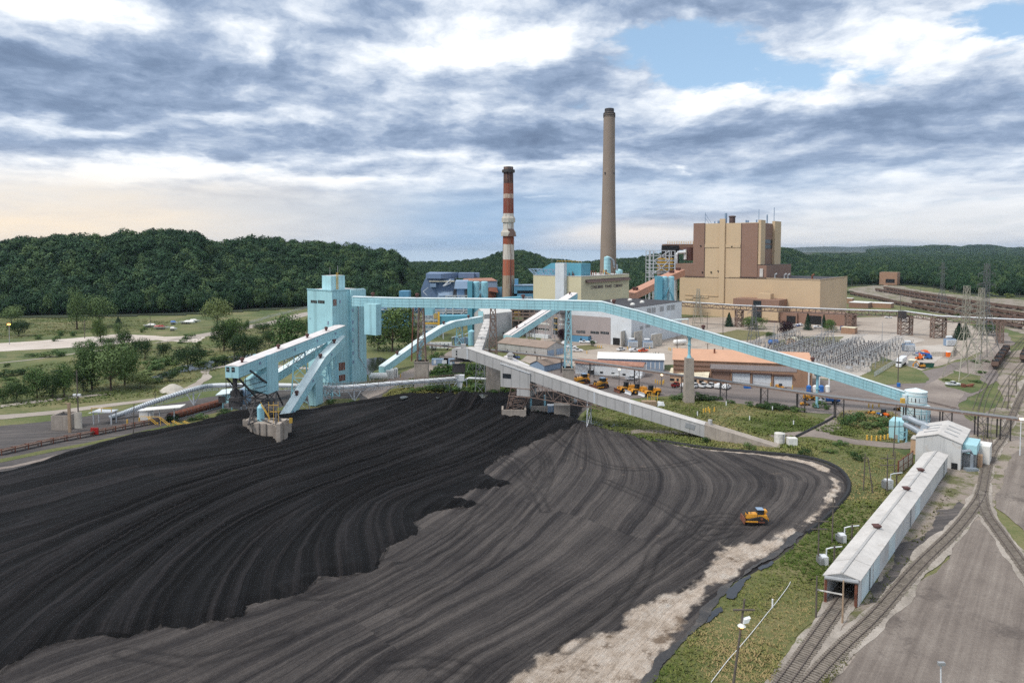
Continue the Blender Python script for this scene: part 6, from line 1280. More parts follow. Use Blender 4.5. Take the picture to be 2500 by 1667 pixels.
for p in (fl+ac*.04, fr-ac*.06): b = MB(); b.bar(p-sd_*.15, p-sd_*.15+UP*ev, .35,.3); b.build('door_post', 'rust', t)
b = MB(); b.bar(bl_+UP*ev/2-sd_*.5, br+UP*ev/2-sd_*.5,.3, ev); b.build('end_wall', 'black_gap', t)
b = MB(); q0 = fl-ac*.06; q = G(*z7(745,370)); b.rect(q, E1,3, E2,-5,0,4.2); b.build('lean_to', 'slate_light', t)
# ---- high lattice gallery on trestles
TR = [(1665,738,555),(1808,747,530),(2074,757.5,500),(2210,761.5,480),(2293,773,464),(2500,782.5,432),(2620,787,418)]
P = [D(*p) for p in TR]; t = thing('trestle_gallery', 'high rusty lattice gallery with bright pipe on top crossing behind the switchyard', 'conveyor', (P[0].x, P[0].y, 0))
b = MB(); c = MB(); w5 = V((1.0,3.6,0))
for i in range(len(P)-1):
 L = (P[i+1]-P[i]).length; n = max(2, int(L/4.2))
 for o_ in (V((0,0,0)), w5): b.truss(P[i]+o_-UP*.3, P[i+1]+o_-UP*.3, P[i]+o_-UP*3.3, P[i+1]+o_-UP*3.3, n, .34)
 c.tube(P[i]+w5*.2+UP*.45, P[i+1]+w5*.2+UP*.45,.42,8)
b.build('truss', 'rust_steel', t); c.build('pipe', 'metal_white', t)
b = MB()
for i in range(len(P)-1): b.bar(P[i]+w5*.5-UP*3.2, P[i+1]+w5*.5-UP*3.2,3.2,.3); b.bar(P[i]+w5*.5-UP*.1, P[i+1]+w5*.5-UP*.1,3.2,.15)
b.build('deck', 'steel_dark', t)
for x, d_, wd in ((1810,530,5),(2085,498,6),(2220,480,8),(2302,463,8),(2455,438,2)):
 q = D(x, 607, d_); zt_ = 13.4; b = MB(); bs = [V((q.x+sx*wd/2, d_+sy*2+2,0)) for sx, sy in ((-1,-1),(1,-1),(1,1),(-1,1))]; tp = [V((p.x, p.y, zt_)) for p in bs]
 b.tower(bs, tp, 3 if wd > 3 else 5,.5 if wd > 3 else .3); b.build('trestle_leg', 'rust_steel', t)
q = D(2210,607,478); b = MB(); b.box((q.x, 479,14.5),(3,5,5)); b.build('transfer_box', 'steel_dark', t)
# ---- low pipe rack
RK = [(1000,858),(1041,871),(1190,886),(1300,900),(1420,917),(1645,955),(1840,985),(2022,1015),(2190,1037),(2372,1062),(2482,1077)]
RP = [G(*p) for p in RK]; t = thing('pipe_rack', 'long low pipe rack on dark steel posts crossing the yard', 'pipe rack', RP[0]); zr = 6.9
b = MB(); c = MB(); dk = MB(); nL = V((.3,1.2,0))
for i in range(len(RP)-1):
 a, e = RP[i]+UP*zr, RP[i+1]+UP*zr
 for o_, r_ in ((-.9,.22),(-.2,.16),(.5,.26),(1.2,.14)): c.tube(a+nL*o_+UP*.4, e+nL*o_+UP*.4, r_, 6)
 dk.bar(a-nL, e-nL, .25,.5); dk.bar(a+nL*1.2, e+nL*1.2,.25,.5); dk.bar(a+UP*1.3+nL*1.2, e+UP*1.3+nL*1.2,.1)
 for j in range(5): p = a.lerp(e, j/5); dk.bar(p-nL, p+nL*1.2,.2)
 for j in range(2):
  p = RP[i].lerp(RP[i+1], j/2+.12)
  if i in (7,) and j == 1: continue
  q_ = (RP[i+1]-RP[i]).normalized()*2.6
  p = RP[i].lerp(RP[i+1], j/2+.1); s = MB()
  s.bar(p-nL, p-nL+UP*zr, .3); s.bar(p+nL, p+nL+UP*zr, .3); s.bar(p+q_-nL, p+q_-nL+UP*zr, .3); s.bar(p-nL+UP*.6, p+q_-nL+UP*(zr*.5),.1); s.bar(p+q_-nL+UP*.6, p-nL+UP*(zr*.5),.1); s.bar(p-nL+UP*(zr*.5), p+q_-nL+UP*zr, .1); s.bar(p+q_-nL+UP*zr*.5, p-nL+UP*zr, .1); s.build('post_frame', 'steel_dark', t)
c.build('pipe', 'steel_mid', t); dk.build('beam', 'rust_steel', t)
# ---- pipe conveyor on the left
PC = [G(268,1020,.8), G(310,1005,2.2), G(380,979,4.6), G(472,950,6.2), G(520,941,6.4), G(600,940,6), G(720,941,6), G(790,945,6), G(840,945,6), G(955,936,6), G(1060,928,6), G(1122,923,6)]
t = thing('pipe_conveyor', 'long whitish blue pipe conveyor sweeping past the tower foot on trestles', 'conveyor', PC[0]); Q = smooth_line(PC, 4)
b = MB(); b.path(Q, .85,10); b.build('tube', 'metal_white', t, True)
b = MB()
for i in range(len(Q)-1):
 for j in range(4):
  p = Q[i].lerp(Q[i+1], j/4)
  if i < 16: b.tube(p-(Q[i+1]-Q[i]).normalized()*.12, p+(Q[i+1]-Q[i]).normalized()*.12,.92,10)
b.build('hoop', 'duct', t)
b = MB(); o_ = V((0,-1.0,0))
for i in range(4, len(Q)-1): b.truss(Q[i]+o_-UP*.7, Q[i+1]+o_-UP*.7, Q[i]+o_-UP*1.7, Q[i+1]+o_-UP*1.7,4,.12)
b.build('truss', 'steel_pale', t)
b = MB()
for i in range(24, len(Q)-1):
 p, q = Q[i]+V((0,-1.1,1.5)), Q[i+1]+V((0,-1.1,1.5)); b.bar(p, q, .12); b.bar(p+V((0,2.2,0)), q+V((0,2.2,0)),.12); b.bar(p, p-UP*1.6,.1); b.bar(p, q-UP*1.6,.1); b.bar(p, p+V((0,2.2,0)),.1)
b.build('handrail', 'rust_steel', t)
for (x, y) in ((472,994),(365,1010),(862,975),(1098,955),(790,990)):
 p = min(Q, key=lambda q: abs(proj(q)[0]-x)); b = MB()
 for s_ in (-1,1): b.bar((p.x, p.y, 0),(p.x+s_*2.6, p.y, p.z-1.7),.3); 
 b.bar((p.x, p.y, 0),(p.x, p.y, p.z-1.6),.5); b.build('support_leg', 'steel_pale', t)
q = Q[-1]; b = MB(); b.box((q.x, q.y, 6.2),(4,2.6,2.4)); b.hexa([(q.x-.8, q.y-.8,.5),(q.x+.8, q.y-.8,.5),(q.x+.8, q.y+.8,.5),(q.x-.8, q.y+.8,.5)], [(q.x-1.4, q.y-1,5),(q.x+1.4, q.y-1,5),(q.x+1.4, q.y+1,5),(q.x-1.4, q.y+1,5)]); b.build('discharge_hopper', 'metal_white', t)
q2 = D(*z4(1140,888),286); t2 = thing('pipe', 'white pipe running from the pipe conveyor end behind the concrete pier', 'pipe', (q.x+3, q.y, 0)); b = MB(); b.path([(q.x+2, q.y, 5.0),(q.x+4, q.y, 6.0),(q2.x+2,286,6.0)], .5,8); b.build('pipe', 'metal_white', t2); b = MB(); b.bar((q.x+3, q.y, 0),(q.x+3, q.y, 5.4),.3); b.build('support_leg', 'steel_pale', t2)
# ---- railway tracks
def track(pts, z=.22, tie=True):
 """two rails on ties along photo-ground points; one mesh per track"""
 P = smooth_line([V((p.x, p.y, z)) for p in pts], 10); b = MB()
 off = lambda i, s: P[i]+V((-(P[min(i+1, len(P)-1)]-P[max(i-1,0)]).y, (P[min(i+1, len(P)-1)]-P[max(i-1,0)]).x, 0)).normalized()*s
 for s in (-.75,.75):
  for i in range(len(P)-1): b.bar(off(i, s)+UP*.17, off(i+1, s)+UP*.17,.11,.17,0)
 if tie:
  acc = 0.0; tr = random.Random(5)
  for i in range(len(P)-1):
   L = (P[i+1]-P[i]).length; d = (P[i+1]-P[i]).normalized(); n = V((-d.y, d.x, 0)); sp_ = .62 if P[i].y < 200 else 1.3
   while acc < L:
    p = P[i]+d*acc; b.bar(p-n*(1.3+tr.uniform(-.1,.1)), p+n*1.3,.26,.2,1); acc += sp_*tr.uniform(.9,1.1)
   acc -= L
 return struct(b.build('railway_track', ['rail', 'tie']))
TA = [G(1870,1720), G(1916,1667), G(1976,1582), G(2036,1497), G(2080,1436), G(2200,1280), G(2295,1160)]
TB = [G(1915,1745), G(1978,1667), G(2050,1588), G(2140,1502), G(2238,1389), G(2327,1302), G(2375,1243), G(2396,1206), G(2408,1147), G(2426,1101), G(2443,1078), G(2465,1033), G(2492,970), G(2530,900)]
ribbon('ballast', TA[:5], 4.2,.15, 'm_ballast', 51,.05); ribbon('ballast', TB, 3.8,.152, 'm_ballast', 52,.05)
track(TA); track(TB)
TC = [G(2396,1200), G(2401,1235), G(2412,1262), G(2440,1302), G(2500,1385), G(2580,1500)]; ribbon('ballast', TC, 3.8,.154, 'm_ballast', 53,.05); track(TC)
for q in ([(2396,1120),(2394,1050),(2394,1010),(2416,945),(2460,880),(2508,822)], [(2418,1105),(2412,1045),(2426,992),(2452,942),(2480,905),(2530,850)], [(2380,1003),(2398,955),(2428,905),(2462,862),(2490,832),(2530,795)],
   [(2230,975),(2300,990),(2345,1005),(2390,1035),(2410,1080)], [(2450,1000),(2470,950),(2495,905),(2530,860)]): track([G(*p) for p in q], .17, False)
# ---- coal cars
def railcar(load):
 t = MB(); L = 7.4
 prof = [(-1.5,3.9),(-1.5,1.6),(-1.1,.95),(1.1,.95),(1.5,1.6),(1.5,3.9)]
 vs = []
 for x, k in ((-L, .8),(-L+1.2,1),(L-1.2,1),(L, .8)): vs += [(x, y, (z if z > 2 else z+(1-k)*4)) for y, z in prof]
 n = 6; fs = [(i*n+j, i*n+j+1,(i+1)*n+j+1,(i+1)*n+j) for i in range(3) for j in range(5)]; t.add(vs, fs+[tuple(range(6))[::-1], tuple(range(18,24))], 0)
 for x in np.arange(-6,6.1,1.5):
  for y in (-1.54,1.54): t.box((x, y, 2.8),(.14,.1,2.2),0,0)
 t.box((0,0,3.25),(2*L-.5,2.8,.1),0,2)
 if load: t.hexa([(-4.5,-1.2,3.3),(4.5,-1.2,3.3),(4.5,1.2,3.3),(-4.5,1.2,3.3)], [(-3.5,-.3,4.1),(3.5,-.3,4.1),(3.5,.3,4.1),(-3.5,.3,4.1)], 2)
 for x in (-5.4,5.4):
  t.box((x, 0,.75),(3.0,1.6,.5),0,1)
  for dx in (-.9,.9):
   for y in (-.75,.75): t.tube((x+dx, y-.07,.62),(x+dx, y+.07,.62),.46,8, None, 1)
 t.box((0,0,.95),(2*L+.9,.5,.3),0,1)
 return t
rc_ = railcar(False).build('coal_car', ['railcar', 'steel_dark', 'coal_load']); rc2 = railcar(True).build('coal_car', ['railcar', 'steel_dark', 'coal_load'])
used = [False, False]
def put_car(P, ang, label, group, loaded=False):
 o = (rc2 if loaded else rc_)
 if used[loaded]: o = o.copy(); COL.objects.link(o)
 used[loaded] = True; o.location = (P.x, P.y, .3); o.rotation_euler = (0,0, ang); tag(o, label, 'rail car', group)
ROWS = [('nearest long row of the far rail yard', [zb(170,738), zb(300,762), zb(480,797), zb(700,852), zb(860,882), zb(1000,912), zb(1200,950), zb(1400,985), zb(1650,1035), zb(1900,1085), zb(2352,1180)]),
  ('second row of the far rail yard', [zb(980,852), zb(1200,884), zb(1500,936), zb(1800,992), zb(2100,1040), zb(2400,1085)]),
  ('third row of the far rail yard', [zb(490,690), zb(700,722), zb(900,762), zb(1100,798), zb(1400,850), zb(1700,905), zb(2000,962), zb(2400,1030)]),
  ('farthest row of the far rail yard', [zb(590,664), zb(800,700), zb(1000,736), zb(1200,766), zb(1500,815), zb(1850,870), zb(2100,905), zb(2400,945)])]
for name, pts in ROWS:
 P = smooth_line([G(*p) for p in pts], 10); need = 0.0
 track([G(*p) for p in pts], .12, False)
 for i in range(len(P)-1):
  L = (P[i+1]-P[i]).length; d = (P[i+1]-P[i]).normalized(); s = need
  while s < L:
   put_car(P[i]+d*s, heading(d), 'brown bathtub coal car in the '+name, 'coal cars in the '+name); s += 16.3
  need = s-L
for base, n, lab in (((2428,903),5, 'part loaded coal car in the short string standing left of the main tracks'),((2497,886),3, 'coal car standing at the right edge beside the main tracks')):
 p = G(*base)
 for i in range(n): put_car(p+E1*(7.8+15.6*i), heading(E1), lab, lab.replace('coal car', 'coal cars'), True)
sheet('rail_yard', px(zb(100,660), zb(520,600), zb(720,600), zb(900,650), zb(1200,700), zb(1800,760), zb(2400,800), zb(2400,1240), zb(1700,1060), zb(1100,940), zb(700,860), zb(170,745)),.10, 'm_scrub', .04,4,61)
# ---- vehicles
def wheels(t, xs, y, r, w, name='wheel', hub='metal_white'):
 for x in xs:
  for s in (-1,1):
   b = MB(); b.tube((x, s*(y-w/2), r),(x, s*(y+w/2), r), r, 14, None, 0); b.tube((x, s*(y+w/2-.02), r),(x, s*(y+w/2+.03), r), r*.5,10, None, 1); b.build(name, ['rubber', hub], t)
def pickup(color, label, cap=False):
 t = thing('pickup_truck', label, 'pickup truck'); b = MB()
 def slab(prof, y): b.add([(x, -y, z) for x, z in prof]+[(x, y, z) for x, z in prof], [tuple(range(len(prof)))]+[(i, len(prof)+i, len(prof)+(i+1) % len(prof),(i+1) % len(prof)) for i in range(len(prof))]+[tuple(range(len(prof),2*len(prof)))[::-1]], 0)
 slab([(-2.9,.55),(-2.9,1.0),(-.6,1.0),(.9,1.02),(2.75,.98),(2.9,.85),(2.9,.5),(1.2,.42),(-1.2,.42)], .98)
 for y in (-.93,.93): b.box((-1.75, y, 1.18),(2.3,.1,.4))
 b.box((-2.86,0,1.18),(.1,1.85,.4)); b.hexa([(.6,-.9,1.0),(2.8,-.9,.97),(2.8,.9,.97),(.6,.9,1.0)], [(.9,-.84,1.22),(2.65,-.8,1.14),(2.65,.8,1.14),(.9,.84,1.22)])
 b.box((-.15,0,1.86),(1.35,1.5,.1)); b.build('body', color, t)
 g = MB(); g.hexa([(-.68,-.9,1.02),(.95,-.9,1.05),(.95,.9,1.05),(-.68,.9,1.02)], [(-.62,-.74,1.84),(.42,-.74,1.84),(.42,.74,1.84),(-.62,.74,1.84)]); g.build('window', 'glass_dark', t)
 if cap: c = MB(); c.hexa([(-2.85,-.95,1.2),(-.72,-.95,1.2),(-.72,.95,1.2),(-2.85,.95,1.2)], [(-2.7,-.8,1.85),(-.75,-.8,1.85),(-.75,.8,1.85),(-2.7,.8,1.85)]); c.build('bed_cap', 'truck_white' if color != 'truck_red' else 'truck_red', t)
 else: c = MB(); c.box((-1.75,0,1.03),(2.2,1.75,.06)); c.build('bed_floor', 'steel_dark', t)
 wheels(t, (-1.75,1.85),.87,.4,.26); return t
PK = {}
def park(kind, pos, ang, label, s=1.08, group='parked pickups'):
 color, cap = kind
 first = kind not in PK
 if first: PK[kind] = pickup(color, label, cap)
 p = G(*pos); return place(PK[kind], first, (p.x, p.y, .14), ang, label, group, s)
Wt, Wc = ('truck_white', False),('truck_white', True)
A1 = heading(E1); A2 = heading(E2)
park(Wt, zt(1190,1088),0.05, 'white pickup parked on scrub below the lattice pylon, side on', 1.02)
for pos, ang, k, lab in ((z2(1825,1088), math.pi-.1, Wt, 'white pickup parked beside the bright blue hut, left of two'),(z2(1897,1092), math.pi-.2, Wt, 'white pickup behind the little tree by the blue hut'),(z2(1640,1100), A1+.3, Wc, 'white truck partly behind the gallery support near the office block'),
       (z2(1705,1138),.1, Wc, 'white covered pickup right of the blue gallery support, upper of two'),(z2(1762,1170),.0, Wt, 'white pickup on the beige yard right of the gallery support, lower of two'),(z5(652,220), A1-.1, Wt, 'white pickup in front of the transformer walls'),
       (z5(780,230), A1-.6, Wc, 'white truck on the yard above the little cypress row'),(z5(757,502),.5, Wt, 'white pickup by the end of the rusty roofed shed'),
       (z5(1268,570), A1, Wc, 'white capped truck, leftmost white one in the row by the cream office'),(z5(1362,574), A1, Wt, 'white truck half hidden behind the concrete gallery pier'),(z5(1446,572), A1, Wt, 'white pickup right of the concrete pier in the office row'),
       (z5(1516,572), A1, Wt, 'white pickup with yellowish front in the middle of the office row'),(z5(1592,578), A1, Wc, 'white capped truck, second from the right of the office row'),(z5(1660,586), A1+.1, Wc, 'white covered truck, rightmost of the office row'),
       (z3(1850,1222),.1, Wc, 'white van shaped truck between the conifers of the entrance block'),(z3(1625,1208), A1, Wc, 'white vehicle left in the trio beside the purple tree'),(z3(1680,1200), A1, Wc, 'white vehicle right in the trio beside the purple tree'),(zb(622,1030),.1, Wc, 'white vehicle under the far trestle gallery')): park(k, pos, ang, lab)
park(('truck_blue', False), z2(1158,1240),.2, 'dark blue pickup under the low pipe bridge'); park(('truck_red', False), z5(1180,566), A1, 'dark red pickup with white front, first in the office row'); park(('truck_orange', False), z5(864,234), A1-.3, 'orange red pickup behind the little cypress row'); park(('truck_blue', True), z3(1655,1205), A1, 'blue vehicle in the middle of the trio by the purple tree'); park(('truck_grey', True), z2(1330,1082),.1, 'dark grey vehicle under the blue gallery beside the office block')
def wheel_dozer(label, blade):
 t = thing('wheel_dozer', label, 'wheel dozer'); b = MB()
 b.hexa([(-4.2,-1.3,1.1),(-.4,-1.3,1.1),(-.4,1.3,1.1),(-4.2,1.3,1.1)], [(-4.0,-1.15,2.7),(-.4,-1.15,2.9),(-.4,1.15,2.9),(-4.0,1.15,2.7)]); b.box((1.2,0,1.5),(3.4,1.7,1.1)); b.box((3.2,0,1.2),(1.6,2.2,.5))
 for x in (-2.3,2.1):
  for y in (-1.55,1.55): b.box((x, y, 2.15),(2.6,.75,.18)); b.bar((x-1.3, y, 2.1),(x-1.5, y, 1.3),.7,.16); b.bar((x+1.3, y, 2.1),(x+1.5, y, 1.3),.7,.16)
 for y in (-.9,.9): b.bar((2.6, y, 1.3),(4.6, y, .9),.3,.35); b.tube((1.8, y*.6,2.0),(4.3, y*.6,1.5),.12,6)
 b.build('body', 'cat_yellow', t); c = MB(); c.hexa([(-.6,-.9,2.3),(1.1,-.9,2.2),(1.1,.9,2.2),(-.6,.9,2.3)], [(-.5,-.85,4.0),(.8,-.85,4.0),(.8,.85,4.0),(-.5,.85,4.0)]); cab_ = c.build('cab', 'glass_dark', t)
 r = MB(); r.box((.15,0,4.1),(1.8,2.0,.2)); r.build('roof', 'steel_dark', cab_); e = MB(); e.tube((-1.8,.5,2.8),(-1.8,.5,3.9),.13,8); e.build('exhaust', 'steel_dark', t)
 k = MB(); pr = [(4.7,.15),(4.45,.7),(4.45,1.1),(4.75,1.7),(4.95,1.7),(4.65,1.1),(4.65,.7),(4.95,.1)]; n = len(pr)
 k.add([(x, -2.4, z) for x, z in pr]+[(x, 2.4, z) for x, z in pr], [tuple(range(n)), tuple(range(n, 2*n))[::-1]]+[(i, n+i, n+(i+1) % n, (i+1) % n) for i in range(n)]); k.build('blade', blade, t)
 wheels(t, (-2.3,2.1),1.5,1.05,.75, 'wheel', 'cat_yellow'); return t
wd1 = wheel_dozer('yellow wheel dozer with rusty blade, left of three in the coal yard', 'rust'); wd2 = wheel_dozer('yellow wheel dozer with bright steel blade, middle of three in the coal yard', 'metal_white')
aw = R(-158)
for o, first, pos, lab in ((wd1, True, zy(580,905), 'yellow wheel dozer with rusty blade, left of three in the coal yard'),(wd2, True, zy(900,960), 'yellow wheel dozer with bright steel blade, middle of three in the coal yard'),(wd2, False, zy(1290,1010), 'yellow wheel dozer with bright steel blade, right of three behind the yellow rails')):
 p = G(*pos); place(o, first, (p.x, p.y, .2), aw, lab, 'wheel dozers in the coal yard', .98)
def crawler(label):
 t = thing('bulldozer', label, 'bulldozer'); b = MB(); b.hexa([(-.3,-.85,1.0),(2.3,-.75,1.0),(2.3,.75,1.0),(-.3,.85,1.0)], [(-.3,-.8,2.15),(2.2,-.65,2.0),(2.2,.65,2.0),(-.3,.8,2.15)]); b.box((-1.5,0,1.45),(2.2,1.9,1.0)); b.box((-2.3,0,2.7),(.7,1.5,.5)); b.box((-2.2,0,2.2),(.3,1.2,.8)); b.box((0,0,.9),(4,1.2,.5))
 b.build('body', 'cat_yellow', t); c = MB(); c.hexa([(-1.75,-.8,1.8),(-.25,-.8,1.8),(-.25,.8,1.8),(-1.75,.8,1.8)], [(-1.7,-.75,3.1),(-.4,-.75,3.1),(-.4,.75,3.1),(-1.7,.75,3.1)]); cb_ = c.build('cab', 'glass_dark', t); r = MB(); r.box((-1.05,0,3.17),(1.6,1.8,.14)); r.build('roof', 'slate_light', cb_)
 for s in (-1,1):
  k = MB(); pr = [(-2.6,.55),(-2.4,.1),(2.0,.1),(2.4,.5),(2.1,.95),(-.8,1.65),(-1.5,1.6),(-2.4,1.0)]; n = len(pr); y0, y1 = s*.95, s*1.5
  k.add([(x, y0, z) for x, z in pr]+[(x, y1, z) for x, z in pr], [tuple(range(n)), tuple(range(n, 2*n))[::-1]]+[(i, n+i, n+(i+1) % n, (i+1) % n) for i in range(n)]); o = k.build('crawler_track', 'rubber', t); f = MB(); f.box((-.1, s*1.53,.45),(3.6,.08,.35)); f.tube((-1.15, s*1.5,1.25),(-1.15, s*1.58,1.25),.32,10); f.build('roller_frame', 'rust', o)
  a = MB(); a.bar((-.2, s*1.7,.6),(2.9, s*1.6,.6),.16,.3); a.build('push_arm', 'cat_yellow', t)
 k = MB(); k.hexa([(2.9,-1.9,.05),(3.1,-1.9,.05),(3.1,1.9,.05),(2.9,1.9,.05)], [(2.7,-1.8,1.3),(2.95,-1.8,1.35),(2.95,1.8,1.35),(2.7,1.8,1.3)]); k.build('blade', 'rust', t)
 e = MB(); e.tube((1.1,.3,2.0),(1.1,.3,2.9),.09,8); e.build('exhaust', 'steel_dark', t); l = MB(); l.tube((2.2,.5,1.9),(2.8,.5,1.0),.09,6); l.tube((2.2,-.5,1.9),(2.8,-.5,1.0),.09,6); l.box((2.0,0,2.35),(.25,1.3,.5)); l.build('lift_cylinder', 'steel_dark', t)
 rp_ = MB(); rp_.box((-2.75,0,.9),(.6,1.4,.3)); rp_.bar((-3.0,0,1.2),(-3.2,0,.2),.3,.2); rp_.build('ripper', 'cat_yellow', t); return t
cr = crawler('yellow crawler bulldozer alone on the graded coal'); p = G(1843,1281); place(cr, True, (p.x, p.y, .75), math.pi-.06, 'yellow crawler bulldozer alone on the graded coal', None, .9)
for pos, ang, lab in ((z5(270,535), R(200), 'yellow bulldozer farther left beneath the pipe rack'),(z5(450,580), R(215), 'yellow bulldozer with pale blade beside the concrete gallery pier')): p = G(*pos); place(cr, False, (p.x, p.y, .15), ang, lab, 'bulldozers under the pipe rack', 1.35)
# dump truck
t = thing('dump_truck', 'white cab dump truck with blue box behind the pipe rack', 'truck', (0,0,0)); b = MB(); b.hexa([(2.0,-1.1,1.0),(3.2,-1.1,1.0),(3.2,1.1,1.0),(2.0,1.1,1.0)], [(2.0,-1.05,2.7),(2.9,-1.05,2.7),(2.9,1.05,2.7),(2.0,1.05,2.7)]); b.hexa([(3.2,-.9,.9),(4.5,-.85,.9),(4.5,.85,.9),(3.2,.9,.9)], [(3.2,-.85,1.8),(4.4,-.7,1.55),(4.4,.7,1.55),(3.2,.85,1.8)]); b.build('cab', 'truck_white', t)
b = MB(); b.box((2.75,0,2.2),(.62,2.22,.7)); b.build('window', 'glass_dark', t); b = MB(); b.box((-1.2,0,1.1),(6,1.1,.3)); b.build('chassis', 'steel_dark', t); b = MB(); b.hexa([(-3.9,-1.2,1.3),(1.7,-1.2,1.3),(1.7,1.2,1.3),(-3.9,1.2,1.3)], [(-4.2,-1.3,2.3),(1.7,-1.3,2.5),(1.7,1.3,2.5),(-4.2,1.3,2.3)]); b.build('dump_box', 'blue_plastic', t)
wheels(t, (-3.0,-1.7,3.4),1.0,.52,.35); p = G(*zw(700,1072)); place(t, True, (p.x, p.y, .14), math.pi-.12, 'white cab dump truck with blue box behind the pipe rack', None, .9)
def loader(label, s):
 t = thing('wheel_loader', label, 'loader'); b = MB(); b.box((-1.5,0,1.5),(2.4,1.8,1.3)); b.box((.8,0,1.2),(2.2,1.2,.8)); b.bar((1.2,.6,1.7),(3.0,.6,.8),.25,.3); b.bar((1.2,-.6,1.7),(3.0,-.6,.8),.25,.3); b.build('body', 'cat_yellow', t); c = MB(); c.hexa([(-.5,-.75,1.6),(.8,-.75,1.6),(.8,.75,1.6),(-.5,.75,1.6)], [(-.4,-.7,3.0),(.6,-.7,3.0),(.6,.7,3.0),(-.4,.7,3.0)]); c.build('cab', 'glass_dark', t); k = MB(); k.hexa([(2.9,-1.3,.3),(4.2,-1.3,.2),(4.2,1.3,.2),(2.9,1.3,.3)], [(2.8,-1.3,1.3),(3.3,-1.3,1.3),(3.3,1.3,1.3),(2.8,1.3,1.3)]); k.build('bucket', 'steel_dark', t); wheels(t, (-1.8,1.4),1.0,.7,.5, 'wheel', 'cat_yellow'); return t
ld = loader('yellow wheel loader left of the dump truck', 1)
for pos, ang, lab, sc_, f in ((zw(350,1010),.05, 'yellow wheel loader left of the dump truck', .95, True),(zw(245,1105),.2, 'small yellow skid loader below the wheel loader', .55, False),(zw(1450,1260),2.2, 'small yellow loader among weeds left of the tractor', .5, False),(zw(1985,1205),2.0, 'yellow forklift beside the silo behind the grey ducts', .65, False),(z5(2175,590),-1.2, 'black and yellow loader in front of the last roller door', .8, False)): p = G(*pos); place(ld, f, (p.x, p.y, .14), ang, lab, 'loaders in the yard', sc_)
t = thing('tractor', 'orange tractor with blue attachment among weeds near the silo', 'tractor', (0,0,0)); b = MB(); b.box((.8,0,1.1),(1.8,.8,.7)); b.box((-.6,0,1.2),(1.2,1.0,.6)); b.build('body', 'orange_plastic', t); c = MB(); c.box((-.6,0,2.1),(1.2,1.2,1.2)); c.build('cab', 'glass_dark', t); b = MB(); b.box((-2.4,0,.7),(1.6,1.4,.3)); b.build('attachment', 'blue_plastic', t); wheels(t, (-.7,),.8,.75,.35); wheels(t, (1.4,),.6,.45,.25); p = G(*zw(1690,1310)); place(t, True, (p.x, p.y, .14),-1.3, 'orange tractor with blue attachment among weeds near the silo', None, 1.0)
# contractors' corner
def at(zf, u, v): p = G(*zf(u, v)); return V((p.x, p.y, .14))
p = at(zt, 330,800); t = thing('trailer_truck', 'white box trailer and white cab parked by the switchyard fence', 'truck', p); b = MB(); q = p+E1*4; b.rect(q-E2*0, E1,13, E2,2.6,1.3,4.3); b.build('trailer', 'truck_white', t); b = MB(); b.rect(p-E2*0+E1*1.2, E1,2.2, E2,2.5,.6,3.4); b.rect(p, E1,1.2, E2,2.3,.6,1.9); b.build('cab', 'truck_white', t); b = MB(); b.rect(p+E1*1.15-E2*.02, E1,.1, E2,2.4,2.2,3.1); b.build('window', 'glass_dark', t)
for k_, o_ in ((1,0),(3.5,0),(13,0),(14.3,0)): b = MB(); c = p+E1*k_; b.tube(c+E2*.1+UP*.5, c+E2*2.4+UP*.5,.5,10); b.build('wheel', 'rubber', t)
p = at(zt, 560,780); t = thing('storage_box', 'grey storage container with cream roof beside the white trailer', 'container', p); b = MB(); b.rect(p, E1,6, E2,3,0,3.1); b.build('wall', 'steel', t); b = MB(); b.rect(p-E1*.1-E2*.1, E1,6.2, E2,3.2,3.1,3.3); b.build('roof', 'cream_roof', t)
p = at(zt, 670,800); t = thing('mini_excavator', 'orange yellow excavator with bent arm beside the grey container', 'excavator', p); b = MB()
for s in (-1,1): b.box((p.x, p.y+s*.9,.5),(2.8,.5,.7))
b.build('crawler_track', 'rubber', t); b = MB(); b.box((p.x+.3, p.y, 1.5),(2.2,1.8,1.0)); b.build('body', 'cat_yellow', t); b = MB(); b.box((p.x-.3, p.y-.3,2.4),(1.2,1.0,1.4)); b.build('cab', 'glass_dark', t); b = MB(); b.bar((p.x-.8, p.y, 1.6),(p.x-2.6, p.y, 3.6),.35); b.bar((p.x-2.6, p.y, 3.6),(p.x-4.2, p.y, 2.2),.3); b.bar((p.x-4.2, p.y, 2.2),(p.x-4.2, p.y, .8),.5); b.build('arm', 'cat_yellow', t)
p = at(zt, 780,785); t = thing('skip_bin', 'dark green open skip bin near the excavator', 'skip', p); b = MB(); b.hexa([(p.x-2.0, p.y-1,.1),(p.x+2, p.y-1,.1),(p.x+2, p.y+1,.1),(p.x-2.0, p.y+1,.1)], [(p.x-2.6, p.y-1.2,2.2),(p.x+2.5, p.y-1.2,2.2),(p.x+2.5, p.y+1.2,2.2),(p.x-2.6, p.y+1.2,2.2)]); b.build('bin', 'green_bin', t); b = MB(); b.box((p.x, p.y, 2.22),(4.6,2.0,.06)); b.build('opening', 'black_gap', t)
